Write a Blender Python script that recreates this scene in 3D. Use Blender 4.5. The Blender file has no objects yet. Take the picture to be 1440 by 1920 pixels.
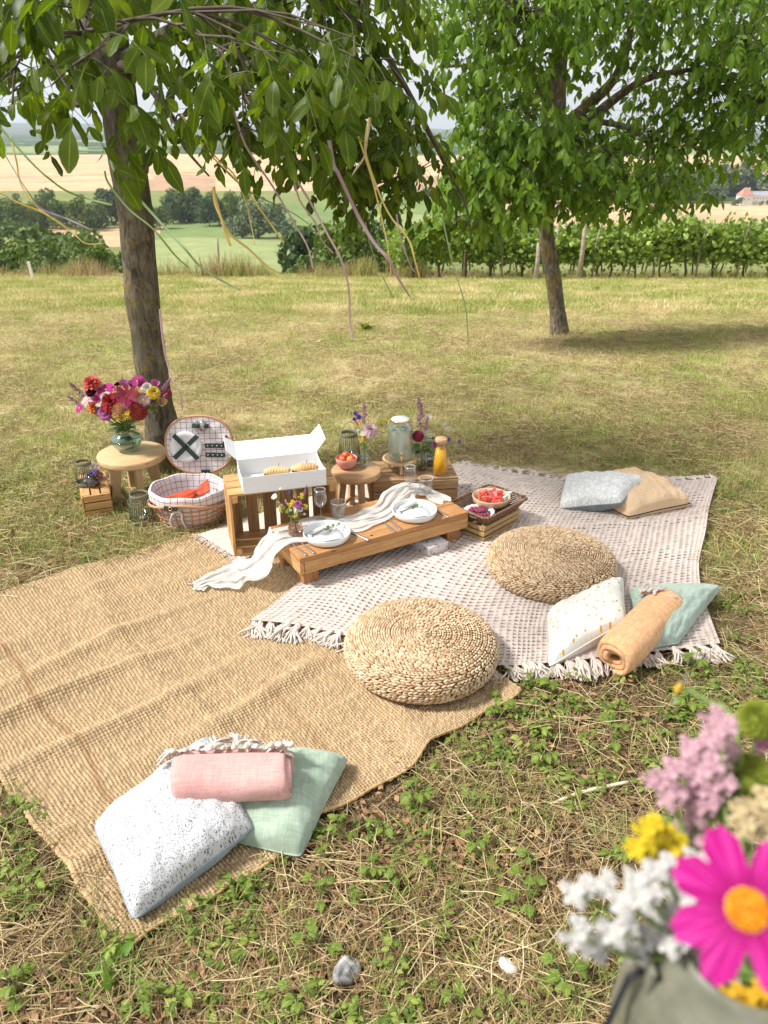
import bpy, bmesh, math, random
import numpy as np
from mathutils import Vector, Matrix, Euler, noise as mnoise
R = math.radians
rnd = random.Random(7)
rng = np.random.default_rng(11)
scene = bpy.context.scene
COL = scene.collection

# ------------------------------------------------------------------ camera, sky, sun, exposure
CAM_H, PITCH, FPX, PW, PH = 1.8, R(26.2), 1442.0, 1440, 1920
cam_data = bpy.data.cameras.new('camera')
cam = bpy.data.objects.new('camera', cam_data); COL.objects.link(cam)
cam.location = (0, 0, CAM_H); cam.rotation_euler = (R(90) - PITCH, 0, 0)
cam_data.sensor_fit = 'VERTICAL'; cam_data.sensor_height = 36.0; cam_data.lens = 36.0 * FPX / PH
cam_data.clip_start = 0.02; cam_data.clip_end = 40000
cam_data.dof.use_dof = True; cam_data.dof.focus_distance = 3.1; cam_data.dof.aperture_fstop = 5.4
scene.camera = cam

SUN_EL, SUN_AZ = R(50), R(-97)          # azimuth of the sun measured from +Y towards +X
sun_dir = Vector((math.sin(SUN_AZ) * math.cos(SUN_EL), math.cos(SUN_AZ) * math.cos(SUN_EL), math.sin(SUN_EL)))
world = bpy.data.worlds.new('World'); scene.world = world; world.use_nodes = True
wn = world.node_tree.nodes; wl = world.node_tree.links; wn.clear()
w_out = wn.new('ShaderNodeOutputWorld'); w_bg = wn.new('ShaderNodeBackground'); w_sky = wn.new('ShaderNodeTexSky')
w_sky.sky_type = 'NISHITA'; w_sky.sun_disc = False; w_sky.sun_elevation = SUN_EL; w_sky.sun_rotation = SUN_AZ
w_sky.dust_density = 3.0; w_sky.air_density = 1.0; w_sky.ozone_density = 1.0
w_veil = wn.new('ShaderNodeHueSaturation'); w_veil.inputs['Saturation'].default_value = 0.22     # thin high cloud takes the blue out
w_bg.inputs['Strength'].default_value = 0.15
w_tc = wn.new('ShaderNodeTexCoord'); w_n = wn.new('ShaderNodeTexNoise'); w_n.inputs['Scale'].default_value = 2.2; w_n.inputs['Detail'].default_value = 5
w_map = wn.new('ShaderNodeMapping'); w_map.inputs['Scale'].default_value = (1, 1, 3.5)
w_r = wn.new('ShaderNodeMapRange'); w_r.inputs[1].default_value = 0.3; w_r.inputs[2].default_value = 0.7; w_r.inputs[3].default_value = 0.80; w_r.inputs[4].default_value = 0.97
w_mix = wn.new('ShaderNodeMix'); w_mix.data_type = 'RGBA'; w_mix.inputs[7].default_value = (4.3, 4.42, 4.55, 1)        # the bright layer of thin cloud that covers the sky
wl.new(w_tc.outputs['Generated'], w_map.inputs[0]); wl.new(w_map.outputs[0], w_n.inputs['Vector']); wl.new(w_n.outputs['Fac'], w_r.inputs[0]); wl.new(w_r.outputs[0], w_mix.inputs[0])
wl.new(w_sky.outputs[0], w_veil.inputs['Color']); wl.new(w_veil.outputs[0], w_mix.inputs[6]); wl.new(w_mix.outputs[2], w_bg.inputs['Color']); wl.new(w_bg.outputs[0], w_out.inputs['Surface'])

sun_data = bpy.data.lights.new('sun', 'SUN'); sun = bpy.data.objects.new('sun', sun_data); COL.objects.link(sun)
sun_data.energy = 4.3; sun_data.angle = R(10); sun_data.color = (1.0, 0.98, 0.955)
sun.rotation_euler = (-sun_dir).to_track_quat('-Z', 'Y').to_euler(); sun.location = sun_dir * 50

vs = scene.view_settings
vs.view_transform = 'Standard'; vs.look = 'None'; vs.gamma = 1.0; vs.use_curve_mapping = False; vs.exposure = 0.5
cy = scene.cycles
cy.use_denoising = True; cy.max_bounces = 8; cy.transparent_max_bounces = 16; cy.diffuse_bounces = 3; cy.glossy_bounces = 4
cy.transmission_bounces = 8; cy.volume_bounces = 0; cy.caustics_reflective = False; cy.caustics_refractive = False
cy.use_adaptive_sampling = True; cy.adaptive_threshold = 0.02; cy.sample_clamp_indirect = 4.0

# ------------------------------------------------------------------ helpers
cP, sP = math.cos(PITCH), math.sin(PITCH)
def ray(px, py):
    x = (px - 720) / FPX; y = (960 - py) / FPX
    return Vector((x, cP + y * sP, -sP + y * cP))
def at(px, py, z=0.0):                       # the point of height z that the photo shows at (px, py)
    d = ray(px, py); t = (z - CAM_H) / d.z
    return Vector((d.x * t, d.y * t, z))
def atY(px, py, Y):                          # the point at distance Y that the photo shows at (px, py)
    d = ray(px, py); t = Y / d.y
    return Vector((d.x * t, Y, CAM_H + d.z * t))
def smooth(a, b, x):
    t = max(0.0, min(1.0, (x - a) / (b - a))); return t * t * (3 - 2 * t)
def _prof(tab):
    xs = np.array([t[0] for t in tab], float); zs = np.array([t[1] for t in tab], float)
    return lambda y: np.interp(y, xs, zs)
_yy = np.linspace(-30, 30, 1201)
_sl = 0.125 * np.clip((_yy - 4.3) / 5.5, 0, 1) ** 2 * (3 - 2 * np.clip((_yy - 4.3) / 5.5, 0, 1))
_zz = -np.cumsum(_sl) * (_yy[1] - _yy[0])
def zt(y):                                   # meadow profile: a hilltop falling away from the picnic
    return np.interp(y, _yy, _zz)
def ground_at(px, py):                       # meadow point seen at (px, py)
    d = ray(px, py); lo, hi = 0.5, 30.0
    for _ in range(50):
        m = (lo + hi) / 2; t = m / d.y
        if CAM_H + d.z * t > zt(m): lo = m
        else: hi = m
    t = lo / d.y
    return Vector((d.x * t, lo, float(zt(lo))))

def mesh_np(name, V, F, uv=None, col=None, smooth_=True, mi=None):
    V = np.asarray(V, np.float32).reshape(-1, 3); me = bpy.data.meshes.new(name)
    if isinstance(F, np.ndarray):
        k = F.shape[1]; n = len(F)
        me.vertices.add(len(V)); me.vertices.foreach_set('co', V.ravel())
        me.loops.add(n * k); me.loops.foreach_set('vertex_index', F.astype(np.int32).ravel())
        me.polygons.add(n); me.polygons.foreach_set('loop_start', np.arange(0, n * k, k, dtype=np.int32))
        me.update(calc_edges=True)
    else:
        me.from_pydata([tuple(map(float, v)) for v in V], [], F); me.update()
    if smooth_: me.polygons.foreach_set('use_smooth', np.ones(len(me.polygons), bool))
    if mi is not None: me.polygons.foreach_set('material_index', np.asarray(mi, np.int32))
    if uv is not None:                       # per vertex uv
        l = me.uv_layers.new(name='UVMap'); vi = np.empty(len(me.loops), np.int32); me.loops.foreach_get('vertex_index', vi)
        l.data.foreach_set('uv', np.asarray(uv, np.float32)[vi].ravel())
    if col is not None:                      # per vertex colour
        a = me.color_attributes.new('tone', 'FLOAT_COLOR', 'POINT'); c = np.ones((len(V), 4), np.float32); c[:, :3] = col
        a.data.foreach_set('color', c.ravel())
    return me

class MB:
    """collects shapes into one mesh"""
    def __init__(s): s.V = []; s.F = []; s.UV = []; s.hasuv = False
    def add(s, V, F, uv=None):
        b = len(s.V); s.V += [tuple(v) for v in V]; s.F += [tuple(i + b for i in f) for f in F]
        if uv is not None: s.UV += [tuple(u) for u in uv]; s.hasuv = True
        else: s.UV += [(0, 0)] * len(V)
        return s
    def mesh(s, name='mesh', smooth_=True): return mesh_np(name, np.array(s.V), s.F, uv=np.array(s.UV) if s.hasuv else None, smooth_=smooth_)

def box_vf(sx, sy, sz, c=(0, 0, 0)):
    x, y, z = sx / 2, sy / 2, sz / 2
    V = [(c[0] + i * x, c[1] + j * y, c[2] + k * z) for i in (-1, 1) for j in (-1, 1) for k in (-1, 1)]
    return V, [(0, 1, 3, 2), (4, 6, 7, 5), (0, 4, 5, 1), (2, 3, 7, 6), (0, 2, 6, 4), (1, 5, 7, 3)]
def lathe_vf(prof, n=40, closed=False, a0=0.0, rib=0, ribd=0.0, ribrange=None):
    V = []; F = []; m = len(prof)
    for i in range(n):
        a = 2 * math.pi * i / n + a0
        for k, (r, z) in enumerate(prof):
            rr = r
            if rib and (ribrange is None or ribrange[0] <= k <= ribrange[1]): rr = r * (1 + ribd * (0.5 + 0.5 * math.cos(a * rib)))
            V.append((rr * math.cos(a), rr * math.sin(a), z))
    for i in range(n):
        j = (i + 1) % n
        for k in range(m - 1 + (1 if closed else 0)):
            k2 = (k + 1) % m
            F.append((i * m + k, j * m + k, j * m + k2, i * m + k2))
    return V, F
def tube_vf(pts, rad, n=6, cap=True):
    pts = [Vector(p) for p in pts]; V = []; F = []; m = len(pts)
    if not hasattr(rad, '__len__'): rad = [rad] * m
    up = None
    for i, p in enumerate(pts):
        t = (pts[min(i + 1, m - 1)] - pts[max(i - 1, 0)])
        if t.length < 1e-9: t = Vector((0, 0, 1))
        t.normalize()
        if up is None: up = Vector((0, 0, 1)) if abs(t.z) < 0.9 else Vector((1, 0, 0))
        s_ = t.cross(up)
        if s_.length < 1e-6: s_ = t.orthogonal()
        s_.normalize(); up = s_.cross(t).normalized()
        for k in range(n):
            a = 2 * math.pi * k / n
            V.append(p + (s_ * math.cos(a) + up * math.sin(a)) * rad[i])
    for i in range(m - 1):
        for k in range(n):
            k2 = (k + 1) % n
            F.append((i * n + k, i * n + k2, (i + 1) * n + k2, (i + 1) * n + k))
    if cap: F.append(tuple(range(n - 1, -1, -1))); F.append(tuple((m - 1) * n + k for k in range(n)))
    return V, F
def spline(P, n):
    P = [Vector(p) for p in P]; out = []; m = len(P) - 1
    for i in range(n + 1):
        t = i / n * m; k = min(int(t), m - 1); f = t - k
        p0, p1, p2, p3 = P[max(k - 1, 0)], P[k], P[k + 1], P[min(k + 2, m)]
        out.append(0.5 * ((2 * p1) + (p2 - p0) * f + (2 * p0 - 5 * p1 + 4 * p2 - p3) * f * f + (3 * p1 - p0 - 3 * p2 + p3) * f ** 3))
    return out
def interp_list(L, n):
    x = np.linspace(0, len(L) - 1, n + 1); return list(np.interp(x, np.arange(len(L)), L))
def sphere_vf(r, n=12, m=8, c=(0, 0, 0), s=(1, 1, 1)):
    V = [(c[0], c[1], c[2] + r * s[2])]; F = []
    for i in range(1, m):
        th = math.pi * i / m
        for k in range(n):
            a = 2 * math.pi * k / n
            V.append((c[0] + r * s[0] * math.sin(th) * math.cos(a), c[1] + r * s[1] * math.sin(th) * math.sin(a), c[2] + r * s[2] * math.cos(th)))
    V.append((c[0], c[1], c[2] - r * s[2])); last = len(V) - 1
    for k in range(n):
        k2 = (k + 1) % n
        F.append((0, 1 + k, 1 + k2)); F.append((last, 1 + (m - 2) * n + k2, 1 + (m - 2) * n + k))
        for i in range(m - 2):
            F.append((1 + i * n + k, 1 + (i + 1) * n + k, 1 + (i + 1) * n + k2, 1 + i * n + k2))
    return V, F
def xf(vf, M):
    return [M @ Vector(v) for v in vf[0]], vf[1]

def link(name, me, m=None, parent=None, loc=(0, 0, 0), rot=(0, 0, 0), bevel=0, solid=0, sub=0, scale=None):
    o = bpy.data.objects.new(name, me); COL.objects.link(o)
    if m is not None and not me.materials: me.materials.append(m)
    o.location = loc; o.rotation_euler = rot
    if scale is not None: o.scale = scale
    if parent is not None: o.parent = parent
    if solid:
        k = o.modifiers.new('solid', 'SOLIDIFY'); k.thickness = solid; k.offset = 0
    if bevel:
        k = o.modifiers.new('bevel', 'BEVEL'); k.width = bevel; k.segments = 2; k.limit_method = 'ANGLE'; k.angle_limit = R(40)
    if sub:
        k = o.modifiers.new('sub', 'SUBSURF'); k.levels = sub; k.render_levels = sub
    return o
def obj(name, vf, m, parent=None, loc=(0, 0, 0), rot=(0, 0, 0), smooth_=True, **kw):
    me = vf.mesh(name, smooth_) if isinstance(vf, MB) else mesh_np(name, np.array([tuple(v) for v in vf[0]]), vf[1], smooth_=smooth_)
    return link(name, me, m, parent, loc, rot, **kw)
def tag(o, label, cat, group=None, kind=None):
    if label: o['label'] = label
    if cat: o['category'] = cat
    if group: o['group'] = group
    if kind: o['kind'] = kind
    return o
def thing(name, label, cat, loc=(0, 0, 0), rotz=0.0, group=None):
    o = bpy.data.objects.new(name, None); COL.objects.link(o); o.empty_display_size = 0.05
    o.location = loc; o.rotation_euler = (0, 0, rotz)
    return tag(o, label, cat, group)
def stuffpart(o): o['kind'] = 'stuff'; return o
def bar(name, parent, p0, p1, w, h, m, up=(0, 0, 1), bevel=0.002, jitter=0):
    """a plank from p0 to p1 (centre line), width w across, thickness h along up; its grain runs along local x"""
    p0, p1 = Vector(p0), Vector(p1); d = p1 - p0; L = d.length; x = d.normalized(); up = Vector(up)
    y = up.cross(x).normalized(); z = x.cross(y)
    M = Matrix((x, y, z)).transposed().to_euler()
    if jitter: w *= 1 + rnd.uniform(-jitter, jitter)
    o = obj(name, box_vf(L, w, h), m, parent, (p0 + p1) / 2, M, smooth_=False, bevel=bevel)
    return o

# ------------------------------------------------------------------ materials
class NT:
    def __init__(s, name):
        s.m = bpy.data.materials.new(name); s.m.use_nodes = True; s.t = s.m.node_tree; s.n = s.t.nodes; s.n.clear()
        s.out = s.n.new('ShaderNodeOutputMaterial')
    def node(s, typ, **kw):
        n = s.n.new(typ)
        for k, v in kw.items():
            if k in n.inputs: 
                s.set(n.inputs[k], v)
            else: setattr(n, k, v)
        return n
    def set(s, sock, v):
        if isinstance(v, bpy.types.NodeSocket): s.t.links.new(v, sock)
        elif isinstance(v, (tuple, list)) and len(v) == 3 and sock.type == 'RGBA': sock.default_value = (*v, 1)
        else: sock.default_value = v
    def coord(s, kind='Object', scale=(1, 1, 1), rand=False):
        tc = s.n.new('ShaderNodeTexCoord'); mp = s.n.new('ShaderNodeMapping'); mp.inputs['Scale'].default_value = scale
        s.t.links.new(tc.outputs[kind], mp.inputs['Vector'])
        if rand:
            oi = s.n.new('ShaderNodeObjectInfo'); mu = s.node('ShaderNodeMath', operation='MULTIPLY'); s.t.links.new(oi.outputs['Random'], mu.inputs[0]); mu.inputs[1].default_value = 37.0
            cb = s.n.new('ShaderNodeCombineXYZ'); s.t.links.new(mu.outputs[0], cb.inputs[0]); s.t.links.new(mu.outputs[0], cb.inputs[1]); s.t.links.new(mu.outputs[0], cb.inputs[2])
            s.t.links.new(cb.outputs[0], mp.inputs['Location'])
        return mp.outputs[0]
    def noise(s, vec, scale=5, detail=4, rough=0.55, dist=0.0):
        n = s.n.new('ShaderNodeTexNoise'); s.set(n.inputs['Vector'], vec); n.inputs['Scale'].default_value = scale; n.inputs['Detail'].default_value = detail
        n.inputs['Roughness'].default_value = rough; n.inputs['Distortion'].default_value = dist; return n.outputs['Fac']
    def ramp(s, fac, stops):
        n = s.n.new('ShaderNodeValToRGB'); s.set(n.inputs[0], fac); e = n.color_ramp.elements
        while len(e) < len(stops): e.new(0.5)
        for k, (p, c) in enumerate(stops): e[k].position = p; e[k].color = (*c, 1) if len(c) == 3 else c
        return n.outputs[0]
    def mix(s, fac, a, b, mode='MIX'):
        n = s.n.new('ShaderNodeMix'); n.data_type = 'RGBA'; n.blend_type = mode; s.set(n.inputs[0], fac); s.set(n.inputs[6], a); s.set(n.inputs[7], b); return n.outputs[2]
    def math(s, op, a, b=0.0, c=None):
        n = s.n.new('ShaderNodeMath'); n.operation = op; s.set(n.inputs[0], a); s.set(n.inputs[1], b)
        if c is not None: s.set(n.inputs[2], c)
        return n.outputs[0]
    def objrand(s): return s.n.new('ShaderNodeObjectInfo').outputs['Random']
    def bump(s, h, strength=0.3, dist=0.01):
        n = s.n.new('ShaderNodeBump'); s.set(n.inputs['Height'], h); n.inputs['Strength'].default_value = strength; n.inputs['Distance'].default_value = dist; return n.outputs[0]
    def principled(s, color, rough=0.6, normal=None, metal=0.0, trans=0.0, ior=1.45, alpha=None, sheen=0.0, spec=0.5, sss=0.0, coat=0.0):
        p = s.n.new('ShaderNodeBsdfPrincipled'); s.set(p.inputs['Base Color'], color); s.set(p.inputs['Roughness'], rough); s.set(p.inputs['Metallic'], metal)
        p.inputs['Transmission Weight'].default_value = trans; p.inputs['IOR'].default_value = ior; p.inputs['Specular IOR Level'].default_value = spec
        p.inputs['Coat Weight'].default_value = coat
        if sheen: p.inputs['Sheen Weight'].default_value = sheen
        if alpha is not None: s.set(p.inputs['Alpha'], alpha)
        if normal is not None: s.set(p.inputs['Normal'], normal)
        return p.outputs[0]
    def done(s, shader): s.t.links.new(shader, s.out.inputs['Surface']); return s.m

def tone_of(c, g):
    if min(c) > 0.5: return tuple(x * 0.97 for x in c)
    k = min(g, 0.8 / max(max(c), 1e-6)); return tuple(x * max(k, 0.6) for x in c)
def m_plain(name, c, rough=0.5, c2=None, scale=8, bump=0.0, bscale=None, metal=0.0, sheen=0.0, spec=0.5, var=0.0, coat=0.0, bdist=0.003):
    c = tone_of(c, 1.2); c2 = c2 and tone_of(c2, 1.2)
    t = NT(name); v = t.coord('Object', rand=True); col = c
    if c2 is not None: col = t.ramp(t.noise(v, scale, 4), [(0.32, c), (0.68, c2)])
    if var:
        col = t.mix(1.0, col, t.ramp(t.objrand(), [(0, (1 - var,) * 3), (1, (1 + var,) * 3)]), 'MULTIPLY')
    nrm = t.bump(t.noise(v, bscale or scale * 4, 5), bump, bdist) if bump else None
    return t.done(t.principled(col, rough, nrm, metal, sheen=sheen, spec=spec, coat=coat))
def m_wood(name, c1, c2, c3, rough=0.5, var=0.12, gs=1.0, coat=0.0):
    c1, c2, c3 = [tone_of(k, 1.0) for k in (c1, c2, c3)]
    t = NT(name); v = t.coord('Object', (2.2 * gs, 26 * gs, 26 * gs), rand=True)
    g = t.noise(v, 2.4, 6, 0.6, 0.6); v2 = t.coord('Object', (1.5 * gs, 9 * gs, 9 * gs), rand=True); w = t.noise(v2, 2.0, 3, 0.5, 1.6)
    fine = t.noise(t.coord('Object', (6 * gs, 160 * gs, 160 * gs), rand=True), 3, 3)
    col = t.ramp(g, [(0.3, c1), (0.52, c2), (0.75, c3)])
    rings = t.math('FRACT', t.math('MULTIPLY', w, 7.0)); ring = t.ramp(rings, [(0.0, (0.80, 0.76, 0.70)), (0.25, (1, 1, 1)), (0.8, (1, 1, 1)), (1.0, (0.82, 0.78, 0.72))])
    col = t.mix(0.75, col, ring, 'MULTIPLY')
    col = t.mix(1.0, col, t.ramp(t.objrand(), [(0, (1 - var,) * 3), (1, (1 + var, 1 + var * .9, 1 + var * .8))]), 'MULTIPLY')
    vo = t.n.new('ShaderNodeTexVoronoi'); t.set(vo.inputs['Vector'], t.coord('Object', (7, 22, 22), rand=True)); vo.inputs['Scale'].default_value = 1.0
    knot = t.ramp(vo.outputs['Distance'], [(0.05, (0.35, 0.25, 0.18)), (0.14, (1, 1, 1))])
    col = t.mix(0.8, col, knot, 'MULTIPLY')
    return t.done(t.principled(col, rough, t.bump(t.math('ADD', g, fine), 0.35, 0.0015), coat=coat))
def m_leaf(name, c1, c2, c3, trans=0.4, rough=0.42, veins=True, back=None, posnoise=0.0, spec=0.4):
    c1, c2, c3 = [tone_of(k, 1.4) for k in (c1, c2, c3)]
    t = NT(name); r = t.objrand()
    geo = t.n.new('ShaderNodeNewGeometry')
    isl = geo.outputs['Random Per Island']
    base = t.ramp(isl, [(0.0, c1), (0.5, c2), (1.0, c3)])
    base = t.mix(1.0, base, t.ramp(r, [(0, (0.85, 0.9, 0.85)), (1, (1.12, 1.08, 1.0))]), 'MULTIPLY')
    if veins:
        uvn = t.n.new('ShaderNodeTexCoord'); sep = t.n.new('ShaderNodeSeparateXYZ'); t.t.links.new(uvn.outputs['UV'], sep.inputs[0])
        u = t.math('ABSOLUTE', t.math('SUBTRACT', sep.outputs[0], 0.5)); vv = sep.outputs[1]
        mid = t.math('LESS_THAN', u, 0.035)
        w = t.math('FRACT', t.math('ADD', t.math('MULTIPLY', vv, 9.0), t.math('MULTIPLY', u, -5.0)))
        vein = t.math('MULTIPLY', t.math('LESS_THAN', w, 0.13), 0.45)
        base = t.mix(t.math('MULTIPLY', t.math('MAXIMUM', mid, vein), 0.45), base, tuple(min(1, x * 2.0 + 0.03) for x in c3))
    tc = t.mix(0.0, base, base); 
    p = t.principled(base, rough, spec=spec)
    tr = t.n.new('ShaderNodeBsdfTranslucent'); t.set(tr.inputs['Color'], t.mix(1.0, base, (1.25, 1.2, 0.45), 'MULTIPLY'))
    ms = t.n.new('ShaderNodeMixShader'); ms.inputs[0].default_value = trans; t.t.links.new(p, ms.inputs[1]); t.t.links.new(tr.outputs[0], ms.inputs[2])
    return t.done(ms.outputs[0])
def m_glass(name, c=(1, 1, 1), rough=0.0, ior=1.45):
    t = NT(name)
    return t.done(t.principled(c, rough, trans=1.0, ior=ior))
def m_thin(name, c=(0.95, 0.98, 0.97), refl=0.12, edge=0.62):
    """thin clear glass: mostly see-through, with a fresnel sheen"""
    t = NT(name); tr = t.n.new('ShaderNodeBsdfTransparent'); t.set(tr.inputs['Color'], c)
    gl = t.n.new('ShaderNodeBsdfGlossy'); gl.inputs['Roughness'].default_value = 0.03
    lw = t.n.new('ShaderNodeLayerWeight'); lw.inputs['Blend'].default_value = 0.25
    f = t.math('ADD', t.math('MULTIPLY', lw.outputs['Facing'], edge), refl * 0.3)
    ms = t.n.new('ShaderNodeMixShader'); t.set(ms.inputs[0], f); t.t.links.new(tr.outputs[0], ms.inputs[1]); t.t.links.new(gl.outputs[0], ms.inputs[2])
    return t.done(ms.outputs[0])
def m_cloth(name, c, c2=None, scale=6, weave=600, bump=0.25, rough=0.9, trans=0.0, sheen=0.2):
    c = tone_of(c, 1.3); c2 = c2 and tone_of(c2, 1.3)
    t = NT(name); v = t.coord('Object')
    col = c if c2 is None else t.ramp(t.noise(v, scale, 4), [(0.35, c), (0.65, c2)])
    for sc_ in ((14, 260, 40), (260, 14, 40)): col = t.mix(0.55, col, t.ramp(t.noise(t.coord('Object', sc_), 1.0, 3), [(0.34, (0.80, 0.80, 0.80)), (0.66, (1.16, 1.16, 1.16))]), 'MULTIPLY')
    fine = t.noise(v, weave, 2); col = t.mix(0.35, col, t.ramp(fine, [(0.3, (0.75,) * 3), (0.7, (1.15,) * 3)]), 'MULTIPLY')
    h = t.math('ADD', t.math('MULTIPLY', t.noise(v, 18, 4), 2.0), fine)
    p = t.principled(col, rough, t.bump(h, bump, 0.004), sheen=sheen, spec=0.2)
    if trans:
        tr = t.n.new('ShaderNodeBsdfTranslucent'); t.set(tr.inputs['Color'], col); ms = t.n.new('ShaderNodeMixShader'); ms.inputs[0].default_value = trans
        t.t.links.new(p, ms.inputs[1]); t.t.links.new(tr.outputs[0], ms.inputs[2]); return t.done(ms.outputs[0])
    return t.done(p)

# scattering of small templates as one countless mass
def templates(name, meshes):
    c = bpy.data.collections.new(name)
    for i, (me, m) in enumerate(meshes):
        if not me.materials: me.materials.append(m)
        c.objects.link(bpy.data.objects.new('%s_%03d' % (name, i), me))
    return c
def scatter(name, coll, P, rot, scl, idx):
    P = np.asarray(P, np.float32); n = len(P)
    me = bpy.data.meshes.new(name); me.vertices.add(n); me.vertices.foreach_set('co', P.ravel())
    a = me.attributes.new('rot', 'FLOAT_VECTOR', 'POINT'); a.data.foreach_set('vector', np.asarray(rot, np.float32).ravel())
    a = me.attributes.new('scl', 'FLOAT', 'POINT'); a.data.foreach_set('value', np.asarray(scl, np.float32))
    a = me.attributes.new('idx', 'INT', 'POINT'); a.data.foreach_set('value', np.asarray(idx, np.int32))
    o = bpy.data.objects.new(name, me); COL.objects.link(o)
    g = bpy.data.node_groups.new(name, 'GeometryNodeTree')
    g.interface.new_socket('Geometry', in_out='INPUT', socket_type='NodeSocketGeometry'); g.interface.new_socket('Geometry', in_out='OUTPUT', socket_type='NodeSocketGeometry')
    N = g.nodes; L = g.links
    gi, go = N.new('NodeGroupInput'), N.new('NodeGroupOutput'); ip = N.new('GeometryNodeInstanceOnPoints'); ci = N.new('GeometryNodeCollectionInfo')
    ci.inputs['Collection'].default_value = coll; ci.inputs['Separate Children'].default_value = True; ci.inputs['Reset Children'].default_value = True
    def na(nm, ty):
        k = N.new('GeometryNodeInputNamedAttribute'); k.data_type = ty; k.inputs['Name'].default_value = nm; return [s for s in k.outputs if s.enabled][0]
    er = N.new('FunctionNodeEulerToRotation'); L.new(na('rot', 'FLOAT_VECTOR'), er.inputs[0])
    L.new(gi.outputs[0], ip.inputs['Points']); L.new(ci.outputs[0], ip.inputs['Instance']); ip.inputs['Pick Instance'].default_value = True
    L.new(na('idx', 'INT'), ip.inputs['Instance Index']); L.new(er.outputs[0], ip.inputs['Rotation']); L.new(na('scl', 'FLOAT'), ip.inputs['Scale'])
    L.new(ip.outputs[0], go.inputs[0])
    md = o.modifiers.new('scatter', 'NODES'); md.node_group = g
    return o
def inpoly(P, poly):
    P = np.asarray(P); x, y = P[:, 0], P[:, 1]; r = np.zeros(len(P), bool); n = len(poly)
    for i in range(n):
        x0, y0 = poly[i][:2]; x1, y1 = poly[(i + 1) % n][:2]
        c = ((y0 > y) != (y1 > y)) & (x < (x1 - x0) * (y - y0) / (y1 - y0 + 1e-12) + x0); r ^= c
    return r
def vnoise(P, s, seed=0.0):
    return np.array([mnoise.fractal((p[0] * s + seed, p[1] * s - seed, seed), 1.0, 2.0, 3) for p in P])
# ------------------------------------------------------------------ the meadow
JUTE = [at(235, 1792), at(968, 1300), Vector((-0.42, 3.80, 0)), at(-190, 1172)]
BLANK = [(-0.62, 2.64), (-0.146, 2.44), (0.573, 2.28), (1.32, 2.36), (1.44, 2.95), (1.64, 3.42), (1.98, 4.17), (0.40, 4.42)]
RIBRUG = [(-0.92, 3.39), (-0.67, 3.13), (0.4, 3.9), (0.06, 4.24)]
def m_ground():
    t = NT('meadow_soil'); g = t.n.new('ShaderNodeNewGeometry'); P = g.outputs['Position']
    def n(s, d=4, off=0.0):
        mp = t.n.new('ShaderNodeMapping'); t.set(mp.inputs['Vector'], P); mp.inputs['Location'].default_value = (off, off, 0); return t.noise(mp.outputs[0], s, d)
    sep = t.n.new('ShaderNodeSeparateXYZ'); t.set(sep.inputs[0], P)
    big = n(0.9, 5); mid = n(5, 5, 3.1); fine = n(60, 6, 7.7); straw = n(190, 3, 1.3)
    soil = t.ramp(fine, [(0.3, (0.022, 0.013, 0.007)), (0.5, (0.075, 0.047, 0.024)), (0.7, (0.16, 0.105, 0.055))])
    soil = t.mix(t.math('MULTIPLY', t.math('GREATER_THAN', straw, 0.57), 0.7), soil, (0.40, 0.30, 0.16))
    dry = t.ramp(n(26, 6, 9.0), [(0.3, (0.28, 0.21, 0.10)), (0.5, (0.50, 0.40, 0.21)), (0.72, (0.66, 0.55, 0.33))])
    grn = t.ramp(n(33, 6, 5.0), [(0.3, (0.17, 0.19, 0.05)), (0.7, (0.42, 0.42, 0.14))])
    far = t.mix(t.ramp(t.math('ADD', t.math('MULTIPLY', big, 0.65), t.math('MULTIPLY', mid, 0.35)), [(0.43, (0, 0, 0)), (0.57, (1, 1, 1))]), dry, grn)
    f = t.n.new('ShaderNodeMapRange'); t.set(f.inputs[0], sep.outputs[1]); f.inputs[1].default_value = 2.2; f.inputs[2].default_value = 4.6
    col = t.mix(f.outputs[0], soil, far)
    return t.done(t.principled(col, 0.95, t.bump(t.math('ADD', fine, straw), 0.6, 0.012), spec=0.1))
gx = np.concatenate([np.linspace(-30, -6, 24, endpoint=False), np.linspace(-6, 6, 240, endpoint=False), np.linspace(6, 34, 29)])
gy = np.concatenate([np.linspace(-3, 0.5, 14, endpoint=False), np.linspace(0.5, 7, 150, endpoint=False), np.linspace(7, 27.5, 60)])
GX, GY = np.meshgrid(gx, gy); nv = GX.size
ZZ = zt(GY) + 0.0
bumpz = np.array([mnoise.fractal((x * 1.3, y * 1.3, 0.3), 1.0, 2.0, 4) for x, y in zip(GX.ravel(), GY.ravel())]).reshape(GX.shape)
amp = np.where(GY < 4.6, 0.006, 0.006 + 0.02 * np.clip((GY - 4.6) / 5, 0, 1))
ZZ = ZZ + bumpz * amp - 0.008
idx = np.arange(nv).reshape(GX.shape)
F = np.stack([idx[:-1, :-1], idx[:-1, 1:], idx[1:, 1:], idx[1:, :-1]], -1).reshape(-1, 4)
ground = link('meadow_ground', mesh_np('meadow_ground', np.stack([GX, GY, ZZ], -1), F), m_ground()); ground['kind'] = 'structure'

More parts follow.
